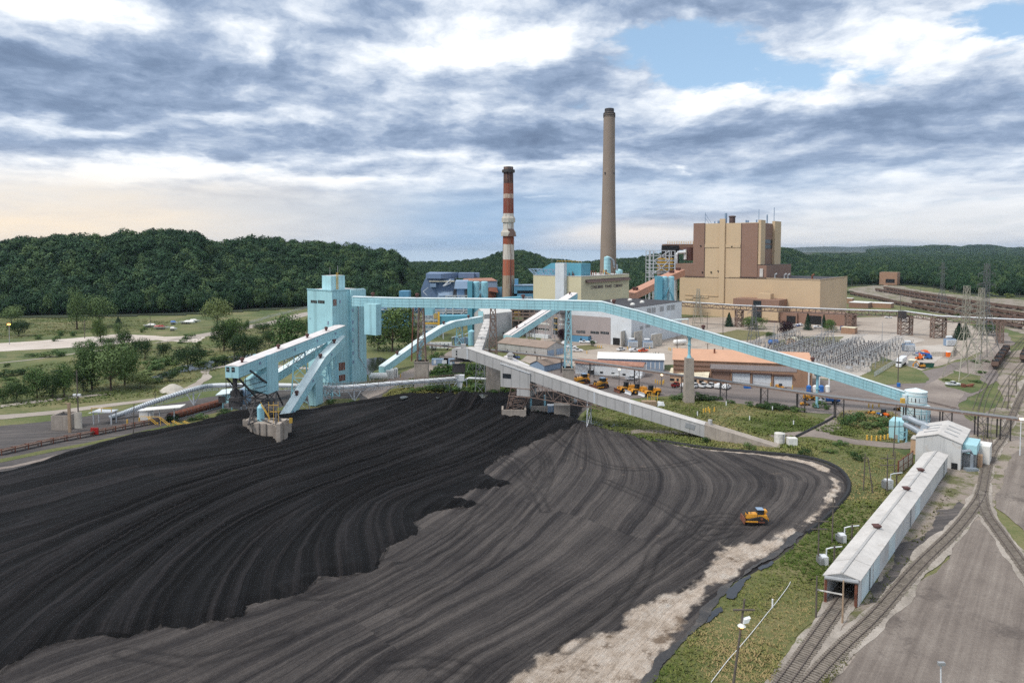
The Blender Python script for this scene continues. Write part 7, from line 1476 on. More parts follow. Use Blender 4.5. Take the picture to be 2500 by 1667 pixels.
def lift(pos, c, lab, L):
 p = at(zt, *pos); t = thing('boom_lift', lab, 'boom lift', p); b = MB(); b.box((p.x+2, p.y, 1.0),(3.2,2.0,.8)); b.box((p.x+2.4, p.y, 1.9),(2.2,1.6,.9)); b.build('chassis', c, t); b = MB(); b.bar((p.x+3, p.y, 2.6),(p.x+3-L, p.y, 2.9+L*.08),.55,.6); b.bar((p.x+3, p.y+.5,3.0),(p.x+3-L*.6, p.y+.5,3.6),.4,.4); b.build('boom', c, t); b = MB(); b.box((p.x+2.2-L, p.y, 2.6),(1.2,1.6,1.1)); b.build('basket', 'steel', t)
 for dx in (.9,3.1):
  for s in (-1,1): b = MB(); b.tube((p.x+dx, p.y+s*.9,.6),(p.x+dx, p.y+s*1.25,.6),.55,10); b.build('wheel', 'rubber', t)
lift((690,600), 'orange_plastic', 'orange boom lift with folded boom, rear of the parked lifts', 4); lift((720,650), 'blue_plastic', 'blue boom lift pointing left in front of the orange lift', 8); lift((570,660), 'orange_plastic', 'red orange scissor sized lift behind the white trailer', 1.5)
p = at(zt, 1108,612); t = thing('portable_toilet', 'orange portable toilet with white roof by the block wall', 'toilet', p); b = MB(); b.box((p.x, p.y, 1.4),(1.7,1.7,2.7)); b.build('cabin', 'orange_plastic', t); b = MB(); b.hexa([(p.x-.9, p.y-.9,2.75),(p.x+.9, p.y-.9,2.75),(p.x+.9, p.y+.9,2.75),(p.x-.9, p.y+.9,2.75)], [(p.x-.6, p.y-.6,3.1),(p.x+.6, p.y-.6,3.1),(p.x+.6, p.y+.6,3.1),(p.x-.6, p.y+.6,3.1)]); b.build('roof', 'truck_white', t)
def transformer(pos, zf, lab, sx=1.0):
 p = at(zf, *pos); t = thing('power_transformer', lab, 'transformer', p); s = sx; b = MB(); b.box((p.x, p.y, 2.4*s),(6*s, 3*s, 4.2*s)); b.build('tank', 'slate_light', t); b = MB()
 for i in range(9): b.box((p.x-2.8*s+i*.7*s, p.y-1.9*s, 2.3*s),(.35*s, .8*s, 3.4*s))
 b.build('radiator', 'metal_white', t); b = MB(); b.tube((p.x-2.2*s, p.y, 5.6*s),(p.x+1.2*s, p.y, 5.6*s),.7*s, 10); b.bar((p.x-1.5*s, p.y, 4.4*s),(p.x-1.5*s, p.y, 5.2*s),.3*s); b.build('oil_tank', 'metal_white', t)
 for i in range(3): b = MB(); b.tube((p.x+(1+i*.8)*s, p.y+.4,4.4*s),(p.x+(1.3+i*1.0)*s, p.y+.4,6.8*s),.16*s, 6,.08*s); b.build('bushing', 'insulator', t)
transformer((450,520), zt, 'pale blue grey power transformer behind the switchyard fence'); transformer((1130,432), zt, 'pale louvred power transformer below the trestle leg'); transformer((760,190), z5, 'slate transformer in the left bay of the concrete fire walls', .95); transformer((905,195), z5, 'slate transformer in the right bay of the concrete fire walls', .95)
for (u0, u1, v, h, lab) in ((652,735,195,9.5, 'left concrete fire wall beside the transformers'),(782,870,200,9.5, 'middle concrete fire wall between the two transformers'),(945,1060,198,7.5, 'right concrete fire wall beside the transformers')):
 a = at(z5, u0, v-8); c = at(z5, u1, v-18); t = thing('fire_wall', lab, 'wall', a); b = MB(); b.bar(V((a.x, a.y+1, h/2)), V((c.x, c.y+6, h/2)),.5, h); b.build('wall', 'concrete_light', t)
 if u0 != 782: b = MB(); b.bar(V((a.x, a.y+1.3, h+.2)), V((a.x+5, a.y+9, h+.2)),.6,.4); b.build('capping', 'metal_white', t)
a = at(z5,760,60); b = MB(); b.bar(V((a.x-1, a.y-30,11.5)), V((a.x+32, a.y-28,13.5)),3.0,.4); 
t = thing('canopy_roof', 'thin white sloped canopy over the transformer bays', 'canopy', (a.x, a.y, 0)); b.build('roof', 'cyan_roof', t)
for k_ in (0,.5,1): q = V((a.x-1+33*k_, a.y-30+2*k_, 0)); b = MB(); b.bar(q, q+UP*(11.4+2*k_),.4); b.build('post', 'steel_pale', t)
# tanks
def htank(zf, u, v, L, r, lab, ang=0, m='tank_white'):
 p = at(zf, u, v); t = thing('storage_tank', lab, 'tank', p); d = V((math.cos(ang), math.sin(ang),0)); c = p+UP*(r+.5); b = MB(); e = L/2
 pr = [(-e, .05),(-e+r*.12, r*.6),(-e+r*.5, r),(e-r*.5, r),(e-r*.12, r*.6),(e, .05)]; side = perp(d, 1); n = 14; vs = []
 for x, q in pr: vs += [c+d*x+side*(q*math.cos(6.283*i/n))+UP*(q*math.sin(6.283*i/n)) for i in range(n)]
 b.add(vs, [(i*n+j, i*n+(j+1) % n, (i+1)*n+(j+1) % n, (i+1)*n+j) for i in range(5) for j in range(n)]); b.build('vessel', m, t, True)
 for x in (-e*.55, e*.55): b = MB(); q = p+d*x; b.box((q.x, q.y, (r+.5)/2+.1),(.5, r*1.6, r*.9), ang); b.build('saddle', 'concrete_light', t)
htank(z5,1215,168,9.5,1.5, 'white horizontal gas tank on the yard right of the fire walls', .35); htank(z5,597,486,4.2,.75, 'small white gas tank in front of the rusty roofed shed'); htank(z4,95,900,8.2,1.55, 'big white horizontal tank beside the pipe conveyor', .15); htank(z3,1412,1392,7,1.5, 'bright blue horizontal tank at the switchyard corner', .2, 'blue_plastic')
def vtank(zf, u, v, r, h, lab, m='tank_white', con=.5):
 p = at(zf, u, v); t = thing('upright_tank', lab, 'tank', p); b = MB(); b.lathe((p.x, p.y, 0), [(r, 0),(r, h),(r*.3, h+con),(.1, h+con)], 18); b.build('shell', m, t); b = MB(); b.bar((p.x+r*.4, p.y-r*.98,0),(p.x+r*.4, p.y-r*.98, h),.3,.12); b.build('ladder', 'steel', t)
vtank(z4,226,872,.95,4.0, 'white upright tank, left of a touching pair near the blue gallery foot'); vtank(z4,262,866,.95,4.1, 'white upright tank, right of a touching pair near the blue gallery foot'); vtank(z5,2168,1108,1.6,3.3, 'worn white round tank standing on the grass by the dirt track', 'tank_worn', .25)
p = at(z4,205,878); t = thing('tank_cabinet', 'white cabinet between the horizontal and the upright tanks', 'cabinet', p); b = MB(); b.box((p.x, p.y, 1.9),(3.6,2,3.8)); b.build('body', 'offwhite', t); b = MB(); b.box((p.x, p.y-1.05,1.7),(.08,.1,3.2)); b.build('door_gap', 'steel', t)
p = at(z5,2285,1125); t = thing('cabinet', 'cream steel cabinet beside the worn white tank', 'cabinet', p); b = MB(); b.box((p.x, p.y, 1.2),(2.8,2.0,2.4)); b.build('body', 'offwhite', t)
for dx in (-.7,.7): b = MB(); b.box((p.x+dx, p.y-1.02,1.2),(1.2,.06,2.1)); b.build('door', 'tank_white', t)
p = at(z4,690,605); t = thing('box_trailer', 'white box trailer standing behind the pipe rack', 'trailer', p); b = MB(); b.box((p.x, p.y, 2.9),(13,2.6,3.2)); b.build('box', 'truck_white', t)
for k_ in range(5): b = MB(); b.box((p.x-5+k_*2.4, p.y-1.35,2.9),(.3,.1,2.8)); b.build('dark_rib', 'steel_dark', t)
for dx in (-4.5,-3.3,4): b = MB(); b.tube((p.x+dx, p.y-1.2,.6),(p.x+dx, p.y+1.2,.6),.5,10); b.build('wheel', 'rubber', t)
for u, L_, lab in ((685,8.5, 'long pale blue electrical cubicle behind the mound'),(770,5.5, 'short pale blue electrical cubicle right of the long one')): p = at(z4, u, 748); t = thing('electrical_cubicle', lab, 'cabinet', p); b = MB(); b.box((p.x, p.y, 1.7),(L_, 3,3.2)); b.build('body', 'slate_light', t); b = MB(); b.box((p.x-L_*.3, p.y-1.55,1.8),(1.2,.1,2)); b.box((p.x+L_*.2, p.y-1.55,1.8),(1.2,.1,2)); b.build('door', 'metal_white', t)
p = at(zt, 1355,1112); t = thing('scrap_buckets', 'rusty digger buckets lying on scrub near the white pickup', 'scrap', p); b = MB(); b.box((p.x, p.y, .8),(1.2,1.6,1.5)); b.build('bucket', 'rust', t); b = MB(); b.hexa([(p.x+2, p.y, .1),(p.x+4, p.y, .1),(p.x+4, p.y+1.6,.1),(p.x+2, p.y+1.6,.1)], [(p.x+1.6, p.y, .8),(p.x+5, p.y, 1.5),(p.x+5, p.y+1.6,1.5),(p.x+1.6, p.y+1.6,.8)]); b.build('bucket', 'rust', t)
p = at(zt, 294,1105); t = thing('drum', 'blue drum standing alone on the road bend', 'drum', p); b = MB(); b.lathe((p.x, p.y, .14), [(.75,0),(.75,1.6),(.6,1.65)], 12); b.build('body', 'blue_plastic', t)
p = at(z3,2102,1240); t = thing('waste_bin', 'blue bin standing alone on the far beige yard', 'bin', p); b = MB(); b.box((p.x, p.y, 1.5),(3.4,2.4,2.8)); b.build('body', 'blue_plastic', t)
p = at(z5,1858,580); t = thing('waste_bin', 'blue bin in front of the first white roller door', 'bin', p); b = MB(); b.box((p.x, p.y, 1.0),(2.6,1.6,1.8)); b.build('body', 'blue_plastic', t)
p = at(zw, 520,860); t = thing('fuel_station', 'row of small blue and white fuel tanks with white posts', 'fuel station', p)
for i, m_ in enumerate(('blue_plastic', 'tank_white', 'blue_plastic', 'tank_white')): b = MB(); b.lathe((p.x-4.5+i*2.6, p.y, .14), [(1.0,0),(1.0,2.4),(.4,2.8)], 12); b.build('tank', m_, t)
for dx in (-4,.4,4.6): b = MB(); b.bar((p.x+dx, p.y+1.5,0),(p.x+dx, p.y+1.5,8 if dx < 3 else 5.5),.45); b.build('post', 'truck_white', t)
# white-roofed offices and hut beyond the switchyard
C = G(*zb(360,905)); t = building('site_office', 'white roofed single storey office beyond the trestle gallery', C, 24,18,5.5, 'brown_wall', 'offwhite'); C = G(*zb(650,905)); t = building('site_office', 'brown walled flat office right of the white roofed one', C, 16,24,5, 'garage_wall', 'offwhite'); C = G(*zb(160,845)); t = building('site_hut', 'small white roofed hut at the right end of the tan turbine hall', C, 8,14,6, 'garage_wall', 'offwhite')
C = G(*zb(730,612)); t = building('train_loader', 'brown loading building straddling the far end of the rail yard', C, 24,26,21, 'garage_wall', 'garage_wall'); windows(t, C, E2,-E1, [(585,700,528,580)], zb, 'black_gap', 'opening', .2,0)
C = G(*z6(345,520)); gable('hut', 'small cream gabled hut at the switchyard corner', C, 6,7,3,4.6, 'peach', 'cream_roof', 1); C = G(*zb(190,1235)); t = building('hut', 'small brick control hut with pale flat roof at the far switchyard edge', C, 8,9,4.5, 'garage_wall', 'cream_roof')
C = G(*zb(845,1090)); building('hut', 'tiny pale hut alone on the far yard under the trestle', C, 4,5,4, 'grey_cladding', 'offwhite')
# ---- switchyard
A0 = G(2115,916)
def stand(kind):
 b = MB(); w = .14
 if kind == 0:      # three insulator posts on a two-legged frame
  for y in (-2,2): b.bar((0, y, 0),(0, y, 3.2), w, m=0)
  b.bar((0,-2.6,3.2),(0,2.6,3.2), w*1.3, m=0); b.bar((1.1,-2.6,3.2),(1.1,2.6,3.2), w*1.3, m=0); b.bar((0,-2,.4),(0,2,3.0), w*.5, m=0)
  for y in (-2.3,0,2.3):
   for x in (0,1.1): b.tube((x, y, 3.3),(x, y, 4.8),.13,6, None, 1)
   b.bar((-.3, y, 4.9),(1.5, y, 4.9),.16, m=2)
 elif kind == 1:    # tall frame
  for y in (-2.4,2.4): b.bar((0, y, 0),(0, y, 7.4), w*1.1, m=0); b.bar((.8, y, 0),(.8, y, 7.4), w*1.1, m=0); b.bar((0, y, 1),(.8, y, 3), w*.6, m=0); b.bar((.8, y, 3),(0, y, 5), w*.6, m=0); b.bar((0, y, 5),(.8, y, 7), w*.6, m=0)
  b.bar((0,-2.6,7.4),(0,2.6,7.4), w*1.3, m=0); b.bar((.8,-2.6,7.4),(.8,2.6,7.4), w*1.3, m=0); b.bar((.4,-2.6,5.2),(.4,2.6,5.2), w, m=0)
  for y in (-1.6,0,1.6): b.tube((.4, y, 7.4),(.4, y, 6.1),.13,6, None, 1); b.tube((.4, y, 7.5),(.4, y, 8.7),.12,6, None, 1)
 else:              # breaker
  b.box((0,0,1.6),(1.0,3.0,1.0),0,3)
  for y in (-1.5,1.5): b.bar((0, y, 0),(0, y, 1), w, m=0)
  for y in (-1.2,0,1.2): b.tube((-.3, y, 2.3),(-.8, y, 4.3),.13,6,.07,1); b.tube((.3, y, 2.3),(.8, y, 4.3),.13,6,.07,1)
 return b
SM = ['steel', 'insulator', 'steel', 'steel_pale']
NMS = [('disconnect_stand', 'grey switchgear stand carrying dark insulator posts in the switchyard', 'switchgear'),('bus_frame', 'tall grey steel bus frame with hanging insulators in the switchyard', 'switchgear'),('circuit_breaker', 'pale grey circuit breaker box with angled bushings in the switchyard', 'switchgear')]
protos = [stand(k_).build(NMS[k_][0], SM) for k_ in range(3)]; fst = [True]*3
for r_ in range(10):
 for c_ in range(22):
  p = A0+E2*(3+r_*6.4)+E1*(3+c_*4.5)
  k_ = 1 if (r_ % 3 == 0 and c_ % 2 == 0) else (2 if (r_ % 3 == 1 and c_ % 3 == 1) else 0)
  if rr.random() < .07: continue
  o = protos[k_]
  if not fst[k_]: o = o.copy(); COL.objects.link(o)
  fst[k_] = False; o.location = (p.x, p.y, .12); o.rotation_euler = (0,0, A1); tag(o, NMS[k_][1], NMS[k_][2], NMS[k_][1].split(' in the')[0].replace('grey ', '')+' rows')
for r_ in range(10):
 b = MB(); p = A0+E2*(3+r_*6.4)
 for y, z_ in ((-2.3,5.0),(0,5.0),(2.3,5.0)) if r_ % 3 else ((-1.6,8.8),(0,8.8),(1.6,8.8)): b.tube(p+E2*y+UP*z_, p+E2*y+E1*100+UP*z_, .13,6)
 lab = ('nearest to the road', 'second from the road', 'third from the road', 'fourth from the road', 'fifth from the road', 'sixth from the road', 'seventh from the road', 'eighth from the road', 'ninth from the road', 'farthest from the road')[r_]
 t = thing('busbar', 'long grey busbar tubes on the switchyard row '+lab, 'busbar', p, 'busbars of the switchyard'); b.build('tube', 'steel', t)
for i, (a_, c_) in enumerate(((25,12),(60,30),(95,12),(92,45),(50,60),(18,50))):
 p = A0+E1*a_+E2*c_; t = thing('lightning_mast', 'slender grey lightning mast rising from the switchyard', 'mast', p, 'lightning masts'); b = MB(); b.tube(p, p+UP*17,.28,6,.08); b.build('mast', 'steel', t)
def fence(name, label, pts, h, m, step=3.5):
 t = thing(name, label, 'fence', pts[0]); b = MB(); q = MB()
 for i in range(len(pts)-1):
  L = (pts[i+1]-pts[i]).length; n = max(1, int(L/step))
  for j in range(n+1): p = pts[i].lerp(pts[i+1], j/n); b.bar(p, p+UP*h, .1)
  for z_ in np.arange(.3, h+.05,.34): q.bar(pts[i]+UP*z_, pts[i+1]+UP*z_, .05)
  for j in range(int(L/.9)): p = pts[i].lerp(pts[i+1], (j+.5)/int(L/.9)); q.bar(p, p+UP*h, .04)
 b.build('post', 'steel', t); q.build('mesh_panel', 'steel_pale', t)
fence('chain_fence', 'grey chain link fence along the switchyard edge', [A0-E2*4-E1*3, A0-E2*4+E1*100], 2.6,0); fence('chain_fence', 'low grey fence on the wood side of the meadow road', [G(600,793), G(660,775), G(752,752)], 2.2,0)
a, c = at(zt, 830,605), at(zt, 1190,605); d_ = at(zt, 1240,520); t = thing('block_wall', 'low grey block wall behind the orange toilet', 'wall', a); b = MB(); b.bar(a+UP*1.2, c+UP*1.2,.3,2.4); b.build('wall', 'concrete_light', t); b = MB(); b.bar(c+UP*1.4+V((0,.4,0)), d_+UP*1.4,.3,2.8); b.build('end_wall', 'concrete', t)
# ---- pylons
def pylon(base, half, top, label, arms, m='tank_white', waist=.5):
 t = thing('lattice_pylon', label, 'pylon', base); b = MB(); x, y = base.x, base.y; zw_ = top*waist; hw = 1.3
 bs = [V((x+sx*half, y+sy*half, 0)) for sx, sy in ((-1,-1),(1,-1),(1,1),(-1,1))]; ws = [V((x+sx*hw, y+sy*hw, zw_)) for sx, sy in ((-1,-1),(1,-1),(1,1),(-1,1))]; ts = [V((x+sx*.9, y+sy*.9, top)) for sx, sy in ((-1,-1),(1,-1),(1,1),(-1,1))]
 b.tower(bs, ws, 3,.22, x=False); b.tower(ws, ts, 6,.13); b.build('tower', m, t)
 for i, (z_, L) in enumerate(arms):
  a = MB()
  for s in (-1,1):
   for yy in (-.8,.8): a.bar((x+s*.9, y+yy, z_),(x+s*L, y, z_+.6),.16); a.bar((x+s*.9, y+yy, z_+1.8),(x+s*L, y, z_+.6),.14)
   a.tube((x+s*L, y, z_+.6),(x+s*L, y, z_-1.4),.12,6)
  a.build('cross_arm', m, t)
 return base
mat('pylon_cream', (.34,.32,.26),.6,.1,.1,1); mat('pylon_grey', (.15,.155,.16),.6,.3,.1,1)
py1 = pylon(G(*zt(1360,980)),6.2,43, 'cream lattice pylon standing in weeds above the white pickup', [(27,6),(32,5),(37,4.5)], 'pylon_cream'); py2 = pylon(G(*zt(1610,770)),5.4,40, 'cream lattice pylon behind and right of the nearest pylon', [(26,6),(31,5)], 'pylon_cream'); py3 = pylon(G(*zt(1690,650)),6.0,52, 'dark grey lattice pylon, tallest and farthest right of the three', [(34,6),(40,5),(46,4.5)], 'pylon_grey'); py4 = pylon(G(*z3(662,1230)),3.6,30, 'cream lattice pylon in front of the tan boiler house left end', [(24,4)], 'pylon_cream', .7)
py5 = pylon(G(*z3(1215,1370)),3.2,24, 'small grey lattice pylon on the lawn left of the purple tree', [(19,4)], 'pylon_grey', .6); py6 = pylon(G(*zb(1300,900)),4.5,46, 'dark lattice pylon standing among the far coal cars', [(34,5),(40,4)], 'pylon_grey', .4)
def wires(name, label, A, B, sag, r=.05, n=10):
 t = MB()
 for a, c in zip(A, B): t.path([a.lerp(c, i/n)-UP*sag*4*(i/n)*(1-i/n) for i in range(n+1)], r, 4)
 tag(t.build(name, 'steel'), label, 'power line')
for i, (s_, z_) in enumerate(((-6,26),(6,26),(-5,31),(5,31))): wires('power_line', ('lower left', 'lower right', 'upper left', 'upper right')[i]+' wire slung between the two cream pylons', [V((py1.x+s_, py1.y, z_))], [V((py2.x+s_, py2.y, z_))], 1.2)
for i, (s_, z_) in enumerate(((-6,26),(0,31),(-5,37))): wires('power_line', ('lowest', 'middle', 'highest')[i]+' wire from the nearest cream pylon down to the switchyard', [V((py1.x+s_, py1.y, z_))], [A0+E1*(70+8*i)+E2*12+UP*9], 3)
# ---- poles and lamps
def pole(bx, by, tx, ty, label, arms=(), r=.17, m='wood_pole', lean=True, base=None, name='wooden_pole'):
 B = base or G(bx, by); zt_ = hz(B, ty); T = along(V((B.x, B.y, zt_)), V((1,0,0)), tx) if lean else V((B.x, B.y, zt_)); t = thing(name, label, 'pole', B); b = MB(); b.tube(B, T, r, 8, r*.7); b.build('shaft', m, t)
 for f, L in arms: q = B.lerp(T, f); b = MB(); b.bar(q-V((L/2,.2,0)), q+V((L/2,-.2,0)),.16,.2); b.build('cross_arm', m, t)
 return t, B, T
t, B, T = pole(1790,1690,1818,1462, 'tall dark wooden pole with cross arm and lit lamp beside the near grass slope', [(.9,2.9)], .2, base=G(1786,1702))
q = B.lerp(T, .735); b = MB(); b.lathe((q.x-.05, q.y-.35, q.z), [(.3,0),(.55,.12),(.35,.3),(.1,.36)], 14); b.build('lamp_shade', 'offwhite', t); b = MB(); b.lathe((q.x-.05, q.y-.35, q.z-.12), [(.1,0),(.26,.03),(.26,.12)], 12); b.build('bulb', 'lamp_orange', t)
b = MB(); b.hexa([(q.x+.15, q.y-.5, q.z+.45),(q.x+.8, q.y-.5, q.z+.6),(q.x+.8, q.y+.1, q.z+.6),(q.x+.15, q.y+.1, q.z+.45)], [(q.x+.25, q.y-.5, q.z+1.0),(q.x+1.1, q.y-.5, q.z+1.25),(q.x+1.1, q.y+.1, q.z+1.25),(q.x+.25, q.y+.1, q.z+1.0)]); b.build('floodlight', 'truck_white', t)
tall_pole_top = B.lerp(T, .9)
pole(*zk(1595,655), *zk(1608,130), 'dark pole left of the shed mouth carrying the height bar'); t, B, T = pole(*zk(1925,725), *zk(1940,185), 'grey wooden pole standing in front of the shed mouth', m='timber')
a = G(*zk(1597,640)); c = G(*zk(1928,720)); t = thing('height_bar', 'pale horizontal clearance bar across the shed mouth between two poles', 'bar', a); b = MB(); za_ = hz(a, zk(0,300)[1]); b.bar(a+UP*za_, c+UP*hz(c, zk(0,365)[1]),.12,.2); b.build('bar', 'tank_worn', t)
PL = [(z7(213,932), z7(218,690), 'pole with two cross arms beside the nearer transformer', [(.95,3.4),(.78,3)]),(z7(288,820), z7(294,575), 'pole left of the middle grass slope above the ditch corner', [(.8,2.2)]),(z7(455,540), z7(464,345), 'pole on the grass bank at the coal corner', [(.9,1.5)]),(z7(505,555), z7(480,370), 'leaning stay pole right of the grass bank pole', []),
  (zs(90,1568), zs(100,1040), 'pole carrying the transformer beside the far half of the shed', [(.9,4),(.72,4)]),(zs(178,1080), zs(220,350), 'tall leaning pole left of the receiving house', [(.6,4)]),(zs(195,1310), zs(205,1000), 'short pole left of the rusty wind wall', []),(zs(1805,410), zs(1825,-60), 'tall pole between the tracks right of the trestle road', []),(zs(1925,180), zs(1932,-120), 'thin pole right of the tall track pole', []),
  (zt(283,1035), zt(296,580), 'tall plain pole on the meadow by the blue drum', []),(zt(1912,430), zt(1920,145), 'pole on the verge left of the trestle leg', []),(z8(1020,1190), z8(1026,955), 'plain pole beside the low rusty conveyor', []),(z8(648,458), z8(645,315), 'pole on the sand flat below the wood', []),(z8(1150,380), z8(1149,275), 'pole among the laid up boats', []),(z1(246,830), z1(240,640), 'pole behind the upper gallery end house', []),
  (z8(1188,930), z8(1187,868), 'short pole on the meadow behind the pipe conveyor', []),(z3(912,1440), z3(913,1005), 'grey steel mast right of the long gallery slope', []),(z3(755,1230), z3(758,1065), 'grey lamp mast with arms by the fire walls', [(.95,5),(.7,4)]),(z5(1190,215), z5(1187,60), 'pole beside the white gas tank', []),(z5(1482,245), z5(1480,150), 'short lamp pole on the yard', [(.97,3)]),(z5(1032,400), z5(1030,275), 'pole at the white warehouse corner', []),
  (z3(1447,1390), z3(1452,1190), 'pole left of the purple tree', []),(z3(1520,1325), z3(1525,1245), 'short pole in front of the purple tree', []),(zb(775,925), zb(778,700), 'pale steel mast beside the far offices', [(.75,6)]),(zb(1470,720), zb(1472,610), 'far pole with cross arms at the wood edge', [(.9,7),(.75,7)]),(zb(1788,725), zb(1792,570), 'far tall pole with cross arms by the green hillock', [(.92,6),(.8,6)]),(zb(1200,690), zb(1202,590), 'far plain pole above the coal cars', []),(zb(1028,730), zb(1030,620), 'far pole behind the third car row', []),(zb(2298,780), zb(2300,700), 'far pole near the right edge of the wood', []),(zb(2160,540), zb(2162,450), 'far pole in the wood at right', [(.9,6)]),(zb(420,605), zb(422,515), 'far pole beyond the tan hall', []),(zb(155,630), zb(157,525), 'far pole at the wood edge by the tan hall', [])]
for b0, t0, lab, arms in PL: pole(*b0, *t0, lab, arms, .17 if G(*b0).y < 300 else .24)
t, B, T = pole(*z8(72,505), *z8(70,350), 'lamp post with glowing orange light at the edge of the sand flat', [], .2, 'steel', name='street_lamp'); b = MB(); b.box((T.x, T.y-.3, T.z),(1.5,.8,.8)); b.build('lamp_head', 'lamp_orange', t)
t, B, T = pole(*z8(603,1135), *z8(586,700), 'tall dark light pole beside the coal bin', [], .24, name='light_pole'); q = B.lerp(T, .57)
for dx in (-.7,.8): b = MB(); b.box((q.x+dx, q.y-.4, q.z),(.9,.6,.6)); b.build('floodlight', 'truck_white', t)
t, B, T = pole(*zs(1975,1060), *zs(1992,540), 'white steel light pole at the edge of the gravel road', [], .16, 'metal_white', name='light_pole'); b = MB(); b.box((T.x, T.y-.3, T.z+.1),(1.0,.7,.35)); b.build('lamp_head', 'lamp_warm', t)
t, B, T = pole(2297,1690,2297,1618, 'white light pole at the bottom edge on the gravel road', [], .12, 'metal_white', base=G(2297,1700), name='light_pole'); b = MB(); b.box((T.x, T.y-.1, T.z),(.9,.4,.4)); b.build('lamp_head', 'steel', t)
for pos, lab in ((z5(632,400), 'left lit lamp under the pipe rack'),(z5(1040,452), 'right lit lamp under the pipe rack')): p = G(*z5(632 if 'left' in lab else 1040,560)); t = thing('yard_lamp', lab, 'lamp', p); b = MB(); z_ = hz(p, pos[1]); b.bar(p, p+UP*z_, .18); b.build('post', 'steel_dark', t); b = MB(); b.lathe((p.x, p.y-.2, z_-.2), [(.1,0),(.45,.1),(.45,.5),(.1,.6)], 10); b.build('lamp_head', 'lamp_warm', t)
# pad transformers beside the shed
for pos, lab, s_ in (((z7(350,825)), 'grey shed side transformer with white duct, upper of the two near ones', .62),((z7(252,945)), 'grey shed side transformer with white duct, nearest the shed mouth', .62),((z7(597,540)), 'pale transformer cabinets beside the far half of the shed', .9)):
 p = G(*pos); t = thing('shed_transformer', lab, 'transformer', p); b = MB(); b.box((p.x, p.y+.8,1.5*s_),(1.8*s_, 1.6,2.6*s_)); b.build('tank', 'metal_white', t); b = MB()
 for i in range(6): b.box((p.x-1.2*s_-.0, p.y-.1+i*.3,1.5*s_),(.7,.14,2.0*s_))
 b.build('radiator', 'steel', t); b = MB(); q = p+V((.5,.8,2.8*s_)); b.path([q, q+UP*1.3, q+UP*1.5+V((1,.1,0)), q+UP*1.5+V((3.2,.6,0))], .14,6); b.build('duct', 'metal_white', t); b = MB(); b.box((p.x+1.9, p.y+.6,1.9),(.25,.25,3.8)); b.build('post', 'wood_pole', t)
# black silt fence along the coal edge, white hose, marker posts
def curb(name, label, cat, pts, r, m, z=.2):
 b = MB(); b.path(smooth_line([V((p.x, p.y, z)) for p in pts], 6), r, 6); return tag(b.build(name, m), label, cat)
curb('silt_fence', 'black silt barrier curving round the right edge of the coal yard', 'barrier', px((1600,1076),(1740,1097),(1930,1113),(2002,1126),(2046,1145),(2070,1172),(2071,1202),(2047,1235),(2003,1278),(1970,1303)),.5, 'silt_black', .3)
curb('silt_fence', 'black silt barrier beside the dirt road by the worn tank', 'barrier', px(z6(340,1330), z6(420,1290), z6(560,1220), z6(680,1155)),.45, 'silt_black', .3)
curb('hose', 'long thin white hose lying across the near grass slope', 'hose', px(zk(285,1480), zk(500,1200), zk(650,1030), zk(850,790), zk(1000,600), zk(1100,480), zk(1240,290), zk(1278,220)),.05, 'truck_white', .3)
p = G(*zk(1052,535)); t = thing('marker_pipe', 'short white standpipe on the near grass slope beside the hose', 'pipe', p); b = MB(); b.tube(p, p+UP*1.6,.14,8); b.build('pipe', 'truck_white', t)
mp_ = None
for u, v in ((1658,745),(1383,845),(1882,890),(2100,795),(2302,935)):
 p = G(*z5(u, v)); o = MB().tube((0,0,0),(0,0,1.6),.2,8).build('marker_pipe', 'truck_white') if mp_ is None else mp_.copy()
 if mp_: COL.objects.link(o)
 mp_ = mp_ or o; o.location = (p.x, p.y, .1); tag(o, 'small white standpipe in the long grass behind the grey gallery', 'pipe', 'white standpipes in the grass')
bo = None
BOL = [z5(u, v) for u, v in ((1440,818),(1462,812),(1487,800),(1545,804),(1500,818),(980,530),(1000,540),(1025,545),(1052,545),(1060,532),(430,190),(445,195),(465,198),(1110,215),(1125,220),(1150,218),(1165,216),(1215,218),(1300,250),(325,250),(715,205),(740,208),(925,205))]+[z6(u, v) for u, v in ((965,1355),(1005,1360),(1048,1362),(1085,1360),(1120,1355),(1150,1345),(115,880),(305,905),(980,1070),(1015,1075),(1070,1065))]+[z8(u, v) for u, v in ((975,1115),(1068,1100))]+[z4(u, v) for u, v in ((305,870),(560,745),(610,740),(745,750))]
for x, y in BOL:
 p = G(x, y); o = MB().lathe((0,0,0), [(.24,0),(.24,1.5),(.05,1.65)], 8).build('bollard', 'safety_yellow') if bo is None else bo.copy()
 if bo: COL.objects.link(o)
 bo = bo or o; o.location = (p.x, p.y, .12); tag(o, 'yellow steel bollard standing at a yard or road edge', 'bollard', 'yellow bollards about the plant')
for zf, pts, lab in ((zl, ((308,1035),(452,1025),(590,1000)), 'yellow guard rail below the grey box left of the stacker'),(zl, ((1730,1160),(1785,1120),(1830,1130)), 'yellow guard rail at the foot of the gallery leg near the coal'),(zy, ((1185,1160),(1310,1160),(1370,1165),(1475,1170)), 'yellow pipe rails in front of the right wheel dozer')):
 P = [G(*zf(u, v)) for u, v in pts]; t = thing('guard_rail', lab, 'rail', P[0]); h_ = 3.6 if zf is zy else 1.5; b = MB()
 for i, p in enumerate(P):
  b.bar(p, p+UP*h_*(1 if i % 2 else .8),.22)
  if i: b.bar(P[i-1]+UP*h_*.6, p+UP*h_*.6,.2)
 b.build('rail', 'safety_yellow', t)
